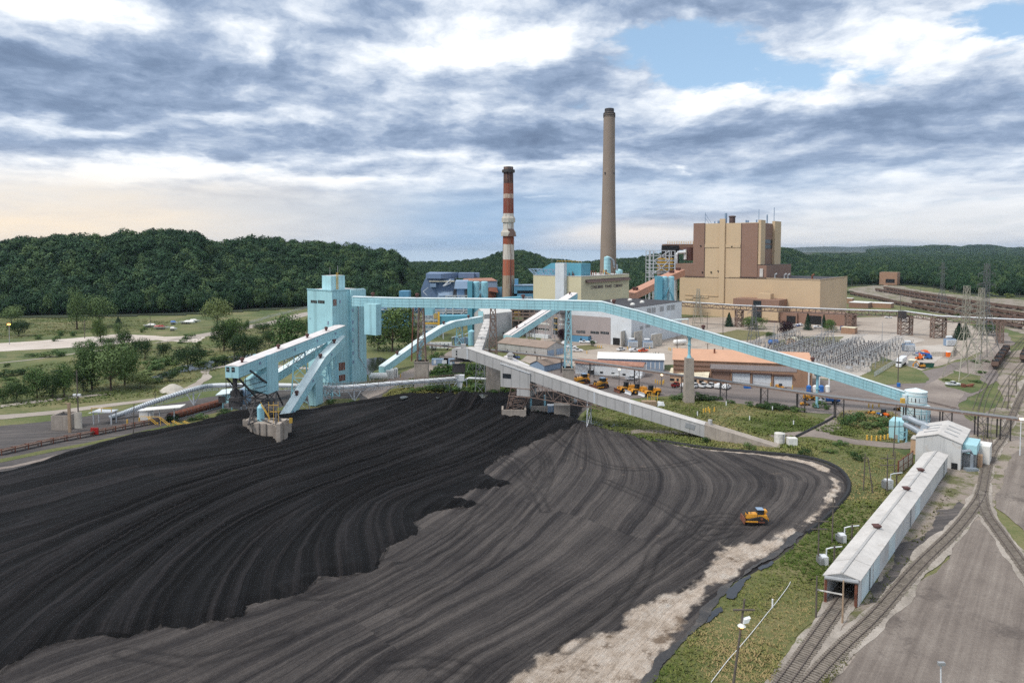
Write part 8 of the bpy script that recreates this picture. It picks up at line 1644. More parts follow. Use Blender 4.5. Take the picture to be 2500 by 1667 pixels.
p = G(*zy(1240,1320)); t = thing('concrete_block', 'tan concrete blocks with white sheeting behind the grey gallery', 'block', p); b = MB(); b.box((p.x, p.y+1,1.0),(5.4,2.4,2)); b.build('block', 'timber', t); b = MB(); b.hexa([(p.x+3, p.y, 0),(p.x+6, p.y, 0),(p.x+6, p.y+2,0),(p.x+3, p.y+2,0)], [(p.x+3.4, p.y+.4,1.6),(p.x+5.4, p.y+.3,1.9),(p.x+5.6, p.y+1.4,1.5),(p.x+3.4, p.y+1.4,1.8)]); b.build('sheeting', 'truck_white', t)
# ---- left-hand conveyors and bin
p = G(*z8(460,1160)); t = thing('coal_bin', 'open concrete coal bin with tall timber post', 'bin', p); w_ = (G(*z8(525,1160))-G(*z8(397,1160))).length; h_ = hz(p, z8(0,1048)[1]); b = MB()
for c, s_ in (((p.x, p.y),(w_, .4)),((p.x, p.y+6),(w_, .4)),((p.x-w_/2+.2, p.y+3),(.4,6)),((p.x+w_/2-.2, p.y+3),(.4,6))): b.box((c[0], c[1], h_/2),(s_[0]+.02, s_[1], h_))
b.build('wall', 'concrete', t); b = MB(); b.box((p.x, p.y+3, h_*.85),(w_-1,5.4,.3)); b.build('coal_fill', 'coal_load', t); b = MB(); q = G(*z8(535,1180)); b.bar(q, q+UP*hz(q, z8(0,950)[1]),.8,.5); b.bar(q+UP*(hz(q, z8(0,955)[1]))-V((1.2,0,0)), q+UP*(hz(q, z8(0,955)[1]))+V((.6,0,0)),.3); b.build('post', 'timber', t); b = MB(); q = q+V((1.6,2,0)); b.box((q.x, q.y, 3.6),(2.4,.3,5.4)); b.build('panel', 'concrete_light', t)
A_, B_ = D(*z8(560,1105),248), D(*z8(785,1012),255); t = thing('feeder_conveyor', 'short white conveyor climbing from the coal bin to a small platform', 'conveyor', (A_.x, A_.y, 0)); b = MB(); b.bar(A_, B_, 1.8,.8); b.tube(A_+UP*.6, B_+UP*.6,.7,8); b.build('belt_housing', 'metal_white', t); q = G(*z8(785,1120)); b = MB()
for dx in (-3,3):
 for dy in (0,3): b.bar((q.x+dx, q.y+dy, 0),(q.x+dx, q.y+dy, 4.6),.3)
b.box((q.x, q.y+1.5,4.4),(7.2,4,.3)); b.build('platform', 'steel_pale', t); b = MB()
for dx in (-3.4,0,3.4): b.bar((q.x+dx, q.y-.4,4.5),(q.x+dx, q.y-.4,6.0),.16)
b.bar((q.x-3.4, q.y-.4,5.9),(q.x+3.4, q.y-.4,5.9),.16); b.build('handrail', 'safety_yellow', t)
P = [G(-60,680+1368/3.136), G(*z8(0,1352)), G(*z8(400,1262)), G(*z8(800,1185)), G(*z8(1230,1100))]; t = thing('ground_conveyor', 'long low rusty conveyor running along the left edge of the coal', 'conveyor', P[1]); b = MB(); c = MB()
for i in range(len(P)-1):
 a, e = P[i]+UP*1.1, P[i+1]+UP*1.1; b.bar(a, e, 1.6,.35); o_ = perp(e-a, 1)
 for s_ in (-.9,.9): b.bar(a+o_*s_+UP*.3, e+o_*s_+UP*.3,.18,.3)
 n = int((e-a).length/3)
 for j in range(n): p = a.lerp(e, j/n); c.bar(p-o_-UP*1.1, p-o_+UP*.9,.2); c.bar(p+o_-UP*1.1, p+o_+UP*.5,.2); c.bar(p-o_+UP*.7, p+o_+UP*.4,.16)
b.build('belt_frame', 'rust_steel', t); c.build('idler_frame', 'rust', t); q = P[3].lerp(P[2], .15); b = MB(); b.box((q.x, q.y-1.2,1.6),(2.4,.4,2.2)); b.build('guard', 'truck_red', t)
A_, B_ = D(*z8(1295,1058),240), D(*z8(1700,945),262); t = thing('covered_conveyor', 'rust red hooded conveyor rising to the small blue receiving house', 'conveyor', (A_.x, A_.y, 0)); b = MB(); 
for i in range(14): b.tube(A_.lerp(B_, i/14), A_.lerp(B_, (i+.86)/14),1.35,10)
b.build('hood', 'rust', t); b = MB(); b.tube(A_, B_, 1.2,10); b.bar(A_-UP*1.4, B_-UP*1.4,2.6,.5); b.build('belt_frame', 'steel', t)
for f in (.3,.6,.9): q = A_.lerp(B_, f); b = MB(); b.bar((q.x, q.y-1,0),(q.x, q.y-1, q.z-1.4),.3); b.bar((q.x, q.y+1,0),(q.x, q.y+1, q.z-1.4),.3); b.build('support_leg', 'steel_pale', t)
q = D(*zl(100,760),255); t = thing('receiving_box', 'small pale blue house taking in the rust red conveyor', 'building', (q.x, 255,0)); b = MB(); x0, x1 = D(*zl(0,0),255).x, D(*zl(235,0),255).x; z0, z1v = D(*zl(0,830),255).z, D(*zl(0,640),255).z; b.hexa([(x0+2,255, z0),(x1,255, z0+.6),(x1,260, z0+.6),(x0+2,260, z0)], [(x0+1.4,255, z1v-.6),(x1,255, z1v),(x1,260, z1v),(x0+1.4,260, z1v-.6)]); b.build('wall', 'cyan_siding', t); b = MB(); b.hexa([(x0-.6,254.4, z1v-.5),(x1,254.4, z1v+.1),(x1,260.4, z1v+.9),(x0-.6,260.4, z1v+.3)], [(x0-.6,254.4, z1v-.2),(x1,254.4, z1v+.4),(x1,260.4, z1v+1.2),(x0-.6,260.4, z1v+.6)]); b.build('roof', 'cyan_roof', t); b = MB(); b.box((x0+1.5,254.9,(z0+z1v)/2-.2),(2.6,.3,2.4)); b.build('opening', 'steel_dark', t)
for dx in (1.4,4.6): b = MB(); b.bar((x0+dx, 256,0),(x0+dx, 256, z0+.3),.4); b.build('support_leg', 'teal_light', t)
t = thing('chute_box', 'tall grey sheeted box and black hopper under the stacker end house', 'hopper', (D(*zl(470,0),250).x, 250,0)); b = MB(); x0, x1 = D(*zl(395,0),250).x, D(*zl(555,0),250).x; z0, z1v = D(*zl(0,850),250).z, D(*zl(0,560),250).z; b.box(((x0+x1)/2,252,(z0+z1v)/2),(x1-x0,4, z1v-z0)); b.build('sheeting', 'slate_light', t); b = MB(); xa, xb = D(*zl(225,0),247).x, D(*zl(415,0),247).x; b.box(((xa+xb)/2,249,(z0+z1v)/2+.3),(xb-xa, 3,5.0)); b.build('black_hopper', 'steel_dark', t)
for x in (x0+.5, x1-.5): b = MB(); b.bar((x, 251,0),(x, 251, z0+.1),.4); b.build('support_leg', 'metal_white', t)
q = G(*z8(1230,1110)); t = thing('canopy', 'thin white canopy on posts with yellow stairs at the conveyor transfer', 'canopy', q); b = MB(); za_ = hz(q, z8(0,1000)[1]); b.bar((q.x-6.5, q.y+1, za_-.3),(q.x+7, q.y+2, za_+.7),5.0,.25); b.build('roof', 'offwhite', t)
for dx in (-5,-1,4): b = MB(); b.bar((q.x+dx, q.y+1.5,0),(q.x+dx, q.y+1.5, za_),.3); b.build('post', 'metal_white', t)
b = MB()
for dx, dy in ((-3,-2),(1.5,-3),(6,-3.5),(10,-4)): b.bar((q.x+dx, q.y+dy, 3.0 if dx < 2 else 2.0),(q.x+dx+3.4, q.y+dy-.6,.6),.14); b.bar((q.x+dx, q.y+dy-1,3.0 if dx < 2 else 2.0),(q.x+dx+3.4, q.y+dy-1.6,.6),.14); b.bar((q.x+dx, q.y+dy, 0),(q.x+dx, q.y+dy, 3.0 if dx < 2 else 2.0),.14); b.bar((q.x+dx+3.4, q.y+dy-.6,0),(q.x+dx+3.4, q.y+dy-.6,1.2),.14)
b.bar((q.x-6, q.y-1.6,2.9),(q.x+1, q.y-2.2,2.9),.14); b.build('stair_rail', 'safety_yellow', t); q = G(*z8(1112,1092)); t = thing('hut', 'tiny white hut beside the canopy of the rusty conveyor', 'hut', q); b = MB(); b.box((q.x, q.y+1,1.9),(4,2.4,3.6)); b.build('wall', 'offwhite', t); b = MB(); b.bar((q.x-2.4, q.y+1,3.8),(q.x+2.6, q.y+1,3.9),3,.2); b.build('roof', 'metal_white', t)
p = G(*z8(1320,858)); b = MB(); b.lathe((p.x, p.y, -.2), [(5.5,0),(3.6,1.6),(1.2,2.9),(.1,3.1)], 14); tag(b.build('gravel_heap', 'concrete_light'), 'pale grey gravel heap on the meadow behind the pipe conveyor', 'heap')
# boats on the meadow
def boat(pos, L, lab, cover, ang):
 p = G(*pos); t = thing('laid_up_boat', lab, 'boat', p); d = V((math.cos(ang), math.sin(ang),0)); n = perp(d, 1); b = MB(); vs = []
 for f, w_, zk_ in ((-.5,.8,.8),(-.3,1.2,.5),(.1,1.3,.5),(.35,.8,.8),(.5,.05,1.5)): c = p+d*(L*f); vs += [c+n*w_+UP*2.0, c+UP*zk_, c-n*w_+UP*2.0]
 b.add(vs, [(3*i+j, 3*i+j+1,3*i+4+j, 3*i+3+j) for i in range(4) for j in range(2)]+[(3*i, 3*i+3,3*i+5,3*i+2) for i in range(4)]+[(0,2,1)]); b.build('hull', 'truck_white', t); b = MB(); c = p-d*L*.1; b.hexa([c-d*L*.35-n+UP*2.02, c+d*L*.3-n*.9+UP*2.02, c+d*L*.3+n*.9+UP*2.02, c-d*L*.35+n+UP*2.02], [c-d*L*.3-n*.3+UP*3.0, c+d*L*.1-n*.3+UP*3.2, c+d*L*.1+n*.3+UP*3.2, c-d*L*.3+n*.3+UP*3.0]); b.build('cover', cover, t); b = MB(); b.box((p.x-1, p.y, .4),(L*.5,1.2,.8), ang); b.build('cradle', 'steel_dark', t)
for u, v, L, lab, cv, an_ in ((1145,374,10, 'white boat laid up at the left end of the boat row', 'offwhite', 3.0),(1240,388,12, 'white boat with dark red cover laid up on the meadow', 'truck_red', .1),(1330,400,5, 'small white dinghy lying in front of the boats', 'offwhite', .2),(1335,352,6, 'small boat under a blue tarpaulin', 'blue_plastic', .1),(1430,348,13, 'biggest boat, fully wrapped in white at the wood edge', 'truck_white', 3.1),(1495,338,9, 'pale boat right of the white wrapped one', 'offwhite', .1)): boat(z8(u, v), L, lab, cv, an_)
# ---- trees
def leaf_mat(name, dark, light, yel, rnd=.5):
 m, k, b = new_mat(name); tc = k.n.new('ShaderNodeTexCoord'); oi = k.n.new('ShaderNodeObjectInfo'); at_ = k.n.new('ShaderNodeAttribute'); at_.attribute_name = 'tint'
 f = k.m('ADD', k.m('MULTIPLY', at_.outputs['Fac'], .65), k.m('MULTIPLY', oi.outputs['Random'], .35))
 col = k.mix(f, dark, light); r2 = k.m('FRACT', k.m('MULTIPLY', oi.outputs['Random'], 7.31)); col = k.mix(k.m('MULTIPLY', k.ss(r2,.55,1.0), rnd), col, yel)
 k.put(b.inputs['Base Color'], col); b.inputs['Roughness'].default_value = .75; b.inputs['Specular IOR Level'].default_value = .2
 return m
leaf_mat('leaf_forest', (.011,.034,.017),(.052,.112,.048),(.085,.135,.050),.9); leaf_mat('leaf_dark', (.014,.036,.012),(.055,.10,.030),(.06,.10,.026)); leaf_mat('leaf_mid', (.032,.075,.020),(.11,.18,.055),(.11,.15,.04)); leaf_mat('leaf_light', (.058,.105,.034),(.16,.22,.080),(.17,.19,.065)); leaf_mat('leaf_conifer', (.010,.026,.014),(.030,.060,.032),(.03,.06,.025)); leaf_mat('leaf_purple', (.014,.006,.011),(.038,.015,.024),(.03,.02,.02)); leaf_mat('leaf_cypress', (.012,.030,.012),(.036,.065,.024),(.03,.06,.025))
def crown_mesh(name, n, leaf, seed, shape='round', lo=.14, blobs=15, material='leaf_mid'):
 """unit-height crown (z 0..1, radius about .5) of many small leaf faces gathered in clumps"""
 r = np.random.RandomState(seed)
 if shape == 'cone':
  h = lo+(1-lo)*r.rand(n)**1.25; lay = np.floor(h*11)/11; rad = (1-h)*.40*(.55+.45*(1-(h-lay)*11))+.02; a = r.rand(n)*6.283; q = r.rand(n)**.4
  c = np.stack([rad*q*np.cos(a), rad*q*np.sin(a), h-rad*q*.35], -1); nr = np.stack([np.cos(a)*.8, np.sin(a)*.8, np.full(n, .55)], -1); tint = (r.rand(n)*.5+(q*.5))
 elif shape == 'spire':
  h = r.rand(n); rad = .22*np.sin(np.clip(h*.93+.07,0,1)*math.pi)**.6*(1-.45*h); a = r.rand(n)*6.283
  c = np.stack([rad*np.cos(a), rad*np.sin(a), h], -1); nr = np.stack([np.cos(a), np.sin(a), np.full(n, .4)], -1); tint = r.rand(n)
 else:
  u = r.rand(blobs); ph = r.rand(blobs)*6.283; zz = lo+.12+(.97-lo-.22)*(u**.8); w = {'round': 1.0, 'tall': .8, 'wide': 1.15}[shape]
  prof = np.sqrt(np.clip(1-((zz-.55)/.55)**2,0,1)); rad = .40*w*prof*(.35+.65*r.rand(blobs)**.5)
  bc = np.stack([rad*np.cos(ph), rad*np.sin(ph), zz], -1); br = (.13+.12*r.rand(blobs))*(.75+.5*prof)
  bc[0] = (0,0,.80); bc[1] = (0,0,.5); br[1] = .28; bt = r.rand(blobs)
  bi = r.choice(blobs, n, p=(br**2)/(br**2).sum()); d = r.normal(size=(n, 3)); d[:, 2] = d[:, 2]*.9+.28; d /= np.linalg.norm(d, axis=1)[:, None]
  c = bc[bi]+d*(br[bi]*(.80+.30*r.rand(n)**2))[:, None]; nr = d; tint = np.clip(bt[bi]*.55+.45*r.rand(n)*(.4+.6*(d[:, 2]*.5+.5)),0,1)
 nr = nr+r.normal(size=(n, 3))*.30; nr /= np.linalg.norm(nr, axis=1)[:, None]
 t1 = np.cross(nr, r.normal(size=(n, 3))); t1 /= np.linalg.norm(t1, axis=1)[:, None]; t2 = np.cross(nr, t1)
 s = (leaf*(.6+.8*r.rand(n)))[:, None]; e = s*(.6+.5*r.rand(n))[:, None]
 vs = np.stack([c-t1*s, c-t2*e*.8+nr*s*.1, c+t1*s*1.05, c+t2*e], 1).reshape(-1,3)
 me = bpy.data.meshes.new(name); me.vertices.add(4*n); me.vertices.foreach_set('co', vs.ravel().astype(np.float32)); me.loops.add(4*n); me.loops.foreach_set('vertex_index', np.arange(4*n, dtype=np.int32)); me.polygons.add(n); me.polygons.foreach_set('loop_start', np.arange(0,4*n, 4, dtype=np.int32)); me.polygons.foreach_set('loop_total', np.full(n, 4, np.int32)); me.update(calc_edges=True)
 at_ = me.attributes.new('tint', 'FLOAT', 'POINT'); at_.data.foreach_set('value', np.repeat(tint, 4).astype(np.float32)); me.materials.append(M[material]); return me
def trunk_mesh(seed, hgt=.5, r=.022, limbs=6):
 q = random.Random(seed); b = MB(); pts = [V((0,0,-.01)), V((q.uniform(-.01,.01),0, hgt*.4)), V((q.uniform(-.03,.03), q.uniform(-.03,.03), hgt))]
 b.tube(pts[0], pts[1], r*1.2,7, r*.9); b.tube(pts[1], pts[2], r*.9,7, r*.5)
 for i in range(limbs): a = 6.283*i/limbs+q.random(); s = pts[1].lerp(pts[2], q.random()); b.tube(s, s+V((math.cos(a)*.22, math.sin(a)*.22, q.uniform(.12,.28))), r*.5,5, r*.15)
 me = bpy.data.meshes.new('trunk'); me.from_pydata(b.v, [], b.f); me.materials.append(M['bark']); return me
KIND = {}
def kind(key, n, leaf, seed, shape, lo, blobs, material): KIND[key] = (crown_mesh('crown', n, leaf, seed, shape, lo, blobs, material), trunk_mesh(seed, .55 if shape in ('round', 'wide', 'tall') else .8,.018 if shape == 'cone' else .022,0 if shape in ('cone', 'spire') else 6))
kind('oak1', 1500,.040,1, 'round', .05,12, 'leaf_forest'); kind('oak2', 1500,.040,2, 'wide', .05,14, 'leaf_forest'); kind('oak3', 1500,.040,3, 'tall', .05,11, 'leaf_forest')
kind('mid1', 3600,.022,4, 'round', .10,24, 'leaf_mid'); kind('mid2', 3600,.022,5, 'tall', .12,22, 'leaf_mid'); kind('dark1', 3600,.022,6, 'round', .06,24, 'leaf_dark'); kind('light1', 3200,.021,7, 'tall', .12,20, 'leaf_light'); kind('light2', 3200,.021,8, 'round', .14,20, 'leaf_light')
kind('conifer', 2600,.024,9, 'cone', .06,0, 'leaf_conifer'); kind('purple', 2600,.026,10, 'round', .12,18, 'leaf_purple'); kind('cypress', 700,.035,11, 'spire', .0,0, 'leaf_cypress'); kind('bush1', 900,.045,12, 'wide', -.05,12, 'leaf_mid'); kind('bush2', 900,.045,13, 'wide', -.05,12, 'leaf_dark'); kind('bush3', 900,.045,14, 'wide', -.05,12, 'leaf_light')
def tree(k, x, y, top, wpx, label, group=None, name='tree', cat='tree', base=None, sink=0.0):
 B = base or G(x, y); h = hz(B, top) if top is not None else 16; w = wpx*B.y/F
 t = thing(name, label, cat, (B.x, B.y, 0), group); cm, tm = KIND[k]; f = w/{'spire': .44}.get(k, .86 if k not in ('conifer', 'cypress') else (.62 if k == 'conifer' else .40))
 a = rng.uniform(0,6.28)
 for nm, me in (('crown', cm),('trunk', tm)):
  if nm == 'trunk' and k.startswith('bush'): continue
  o = bpy.data.objects.new(nm, me); COL.objects.link(o); o.parent = t; o.location = (0,0,-sink); o.scale = (f, f, h+sink) if nm == 'crown' else (h, h, h); o.rotation_euler = (0,0, a)
 return t
def T8(k, u, v, top, w, lab, group=None, **kw): x, y = z8(u, v); return tree(k, x, y, z8(0, top)[1], w/3.136, lab, group, **kw)
def T1(k, u, v, top, w, lab, group=None, **kw): x, y = z1(u, v); return tree(k, x, y, z1(0, top)[1], w/3.408, lab, group, **kw)
T8('light2', 88,350,212,150, 'pale round tree at the left edge behind the orange lamp'); T8('dark1', 140,440,325,120, 'dark bushy tree just right of the orange lamp'); T8('light1', 590,390,118,115, 'tall slim pale tree on the meadow, left of a pair'); T8('light2', 762,372,132,200, 'broad pale tree on the meadow, right of a pair'); T8('mid2', 772,492,308,105, 'slim green tree in front of the sand flat'); T8('light1', 905,440,342,62, 'small pale tree on the sand flat edge')
T8('dark1', 960,565,398,90, 'dark upright tree above the leafy cluster'); T8('dark1', 1110,622,465,85, 'dark upright tree right of the leafy cluster'); T8('dark1', 1042,612,470,60, 'slim dark tree between two upright dark trees'); T8('dark1', 1250,612,495,95, 'dark tree alone by the pale lane'); T8('dark1', 1440,700,518,200, 'broad dark tree on the stream bank'); T8('light2', 1665,375,158,175, 'big pale tree right of the laid up boats'); T8('dark1', 1715,555,335,140, 'dark tree behind the upper gallery end house')
T8('mid1', 660,640,478,140, 'green tree at the upper left of the leafy cluster'); T8('light2', 850,858,515,290, 'biggest green tree in the middle of the left cluster'); T8('mid2', 955,815,540,180, 'green tree on the right of the biggest left tree'); T8('dark1', 705,850,560,170, 'dark tree on the left of the biggest left tree'); T8('light2', 1075,835,725,180, 'low yellow green bushy tree below the cluster', name='tree'); T8('dark1', 1300,785,708,105, 'small dark bush tree beside the meadow lane'); T8('mid1', 285,915,705,160, 'green tree above the lower left lane'); T8('dark1', 405,915,735,130, 'dark tree right of the one above the lower left lane'); T8('mid2', 492,905,665,120, 'tree with visible pale trunk by the lower left lane'); T8('dark1', 640,865,690,130, 'dark tree left of the big cluster near the light pole'); T8('dark1', 130,945,800,130, 'dark low tree near the left edge'); T8('mid1', 25,955,850,90, 'low tree cut by the left edge'); T8('mid1', 880,620,500,150, 'green tree behind the biggest left tree'); T8('dark1', 830,520,455,130, 'dark low tree at the back of the cluster'); T8('conifer', 905,345,292,60, 'little dark conifer at the wood edge')
T1('mid1', 250,725,478,185, 'dark green tree behind the end house roof'); T1('mid1', 700,765,455,270, 'broad green tree left of the transfer tower'); T1('dark1', 488,585,508,130, 'dark bush on the slope left of the tower'); T1('dark1', 535,705,578,95, 'dark bush below the slope lane'); T1('dark1', 330,825,600,190, 'dark tree low behind the upper gallery'); T1('mid2', 345,575,485,50, 'thin young tree on the meadow left of the tower'); T1('dark1', 430,760,620,110, 'dark tree behind the middle of the upper gallery'); T1('mid1', 830,600,480,110, 'green tree tucked against the tower left edge')
T1('mid1', 1560,745,388,330, 'big rounded willow green tree right of the transfer tower'); T1('dark1', 1440,735,540,190, 'dark green tree at the foot of the big willow'); T1('dark1', 1700,720,560,160, 'dark green tree right of the big willow')
T3 = lambda k, u, v, top, w, lab, **kw: tree(k, *z3(u, v), z3(0, top)[1], w/4.055, lab, **kw)
T3('conifer', 1750,1238,1068,95, 'dark conifer in front of the brown wing, left of two'); T3('conifer', 1910,1215,1085,75, 'dark conifer right of the white van'); T3('conifer', 972,1205,1065,110, 'dark conifer by the entrance block left end'); T3('mid1', 1982,1258,1142,115, 'bright green round tree right of the conifers'); T3('mid1', 1240,1232,1118,210, 'spreading green tree in front of the dark glazing', ); T3('purple', 1543,1305,1152,140, 'dark purple leaved tree on the lawn'); T3('dark1', 1375,1335,1262,90, 'small dark tree left of the purple tree'); T3('conifer', 1985,1150,1100,60, 'far conifer peeping over the bright green tree')
TBf = lambda k, u, v, top, w, lab, **kw: tree(k, *zb(u, v), zb(0, top)[1], w/5.227, lab, **kw)
TBf('dark1', 1220,1195,1095,100, 'dark round tree left of the trestle leg'); TBf('conifer', 1520,1300,1080,190, 'tall dark conifer below the trestle gallery'); TBf('conifer', 1600,1270,1090,170, 'second dark conifer just right of the tall one'); TBf('dark1', 1870,1245,1095,260, 'broad dark tree under the trestle gallery'); TBf('mid1', 1570,1010,965,160, 'tree top showing above the trestle gallery', ); TBf('dark1', 130,730,680,90, 'dark bush at the corner of the tan hall')
tree('purple', *z2(1615,1085), z2(0,950)[1], 20, 'dark purple tree in front of the office block'); tree('dark1', *z2(1910,1120), z2(0,1065)[1], 12, 'tiny tree on the lawn by the blue hut')
for i, u in enumerate(np.linspace(652,1012,24)): 
 if abs(u-868) > 8 or True: tree('cypress', *z5(u+rng.uniform(-3,3),292+6*math.sin(i)), z5(0,292-rng.uniform(40,60))[1], rng.uniform(5.0,6.5), 'little dark cypress in the row behind the white roof', 'cypresses in the row behind the white roof', name='cypress')
BU = [(z5,1230,690,60,150, 'bush1'),(z5,1390,690,60,150, 'bush2'),(z5,1480,700,40,120, 'bush2'),(z5,1560,690,35,90, 'bush2'),(z5,1705,722,30,70, 'bush1'),(z5,1880,750,40,80, 'bush1'),(z5,2040,770,55,130, 'bush2'),(z5,2150,775,50,110, 'bush2'),(z5,2290,790,40,100, 'bush2'),(z5,1850,1050,25,70, 'bush1'),(z5,1880,1165,60,90, 'bush1'),(z5,1465,1105,60,60, 'bush2'),
  (z6,800,1230,90,130, 'bush1'),(z6,870,1190,80,130, 'bush1'),(z6,960,1250,60,120, 'bush3'),(z6,1060,1230,70,150, 'bush1'),(z6,1180,1240,70,120, 'bush1'),(z6,540,1070,60,90, 'bush1'),(z6,610,1085,40,60, 'bush1'),(z6,70,1080,40,110, 'bush2'),(z6,200,1090,40,90, 'bush2'),(z6,350,1105,35,100, 'bush1'),(z7,140,355,40,50, 'bush2'),(z7,412,380,42,52, 'bush2'),(z7,330,300,25,60, 'bush1'),(z7,280,340,20,60, 'bush1'),
  (z4,650,690,60,110, 'bush1'),(z4,690,790,50,120, 'bush1'),(z4,780,870,60,130, 'bush2'),(z4,640,930,60,140, 'bush1'),(z4,560,1000,60,150, 'bush1'),(z4,700,1010,70,160, 'bush2'),(z4,830,1020,70,150, 'bush1'),(z4,960,960,70,150, 'bush1'),(z4,1050,900,60,130, 'bush2'),(z4,1010,1010,70,150, 'bush1'),(z4,1090,990,60,120, 'bush2'),(z4,420,1020,45,110, 'bush1'),(z4,1210,1030,50,130, 'bush2'),(z4,900,850,50,120, 'bush1'),(z4,1060,800,60,140, 'bush2'),(z4,1610,1250,70,50, 'bush2'),(z4,1830,1230,60,50, 'bush3'),
  (z8,430,480,40,45, 'bush1'),(z8,465,440,40,50, 'bush1'),(z8,560,440,35,50, 'bush1'),(z8,290,462,30,60, 'bush1'),(z8,1100,412,40,40, 'bush1'),(z8,1500,580,35,90, 'bush1'),(z8,1180,690,60,160, 'bush1'),(z8,1290,660,50,120, 'bush1'),(z8,1380,715,40,90, 'bush1'),(z8,1580,590,40,80, 'bush1'),(z8,1200,795,40,110, 'bush2'),(z8,1690,645,50,80, 'bush2'),(z8,60,745,45,120, 'bush2'),(z8,180,730,40,90, 'bush2'),(z8,1330,1095,50,80, 'bush2'),(z8,1520,1080,40,110, 'bush1'),(z8,1715,1040,40,90, 'bush2'),
  (zl, 120,1040,70,180, 'bush2'),(zl, 1690,1130,60,200, 'bush2'),(z1,1230,1195,40,90, 'bush2'),(z1,1050,1180,40,80, 'bush1'),(z1,130,830,50,110, 'bush2'),(zb, 1950,755,50,110, 'bush3'),(zb, 2040,740,50,120, 'bush3'),(zb, 2160,775,60,90, 'bush3'),(zb, 1850,770,40,90, 'bush3'),(zs, 60,760,90,160, 'bush1'),(zs, 200,800,60,120, 'bush1'),(zt, 1560,1030,40,150, 'bush1'),(zt, 1650,880,40,160, 'bush1'),(zt, 1560,710,40,160, 'bush1'),(zt, 1740,700,35,120, 'bush1'),(zt, 1090,1000,30,110, 'bush1')]
SC = {z5: 3.92, z6: 3.618, z7: 2.187, z4: 3.92, z8: 3.136, zl: 7.84, z1: 3.408, zb: 5.227, zs: 5.81, zt: 6.72}
WHERE = {z5: 'on the grass behind the grey gallery', z6: 'in the rough grass left of the silo', z7: 'on the grass bank at the coal corner', z4: 'on the weedy mound among the gallery piers', z8: 'on the meadow at the left', zl: 'at the foot of the stacker', z1: 'near the transfer tower foot', zb: 'on the hillock beyond the rail yard', zs: 'left of the receiving house', zt: 'round the pylon feet'}
for zf, u, v, h, w, k in BU:
 x, y = zf(u, v); tone = {'bush1': 'green', 'bush2': 'dark green', 'bush3': 'pale green'}[k]
 tree(k, x, y, y-h/SC[zf], w/SC[zf], tone+' bush '+WHERE[zf], tone+' bushes '+WHERE[zf], name='bush', cat='bush', sink=.3)
for i in range(70):      # rough scrub over the left meadow
 u, v = rng.uniform(20,1700), rng.uniform(425,900)
 if 425 < v < 560 and u < 1300 or v > 900-u*.16+40: continue
 k = rng.choice(('bush1', 'bush2', 'bush1', 'bush3')); x, y = z8(u, v); tone = {'bush1': 'green', 'bush2': 'dark green', 'bush3': 'pale green'}[k]
 tree(k, x, y, y-rng.uniform(14,42)/3.136, rng.uniform(35,110)/3.136, tone+' bush '+WHERE[z8], tone+' bushes '+WHERE[z8], name='bush', cat='bush', sink=.4)
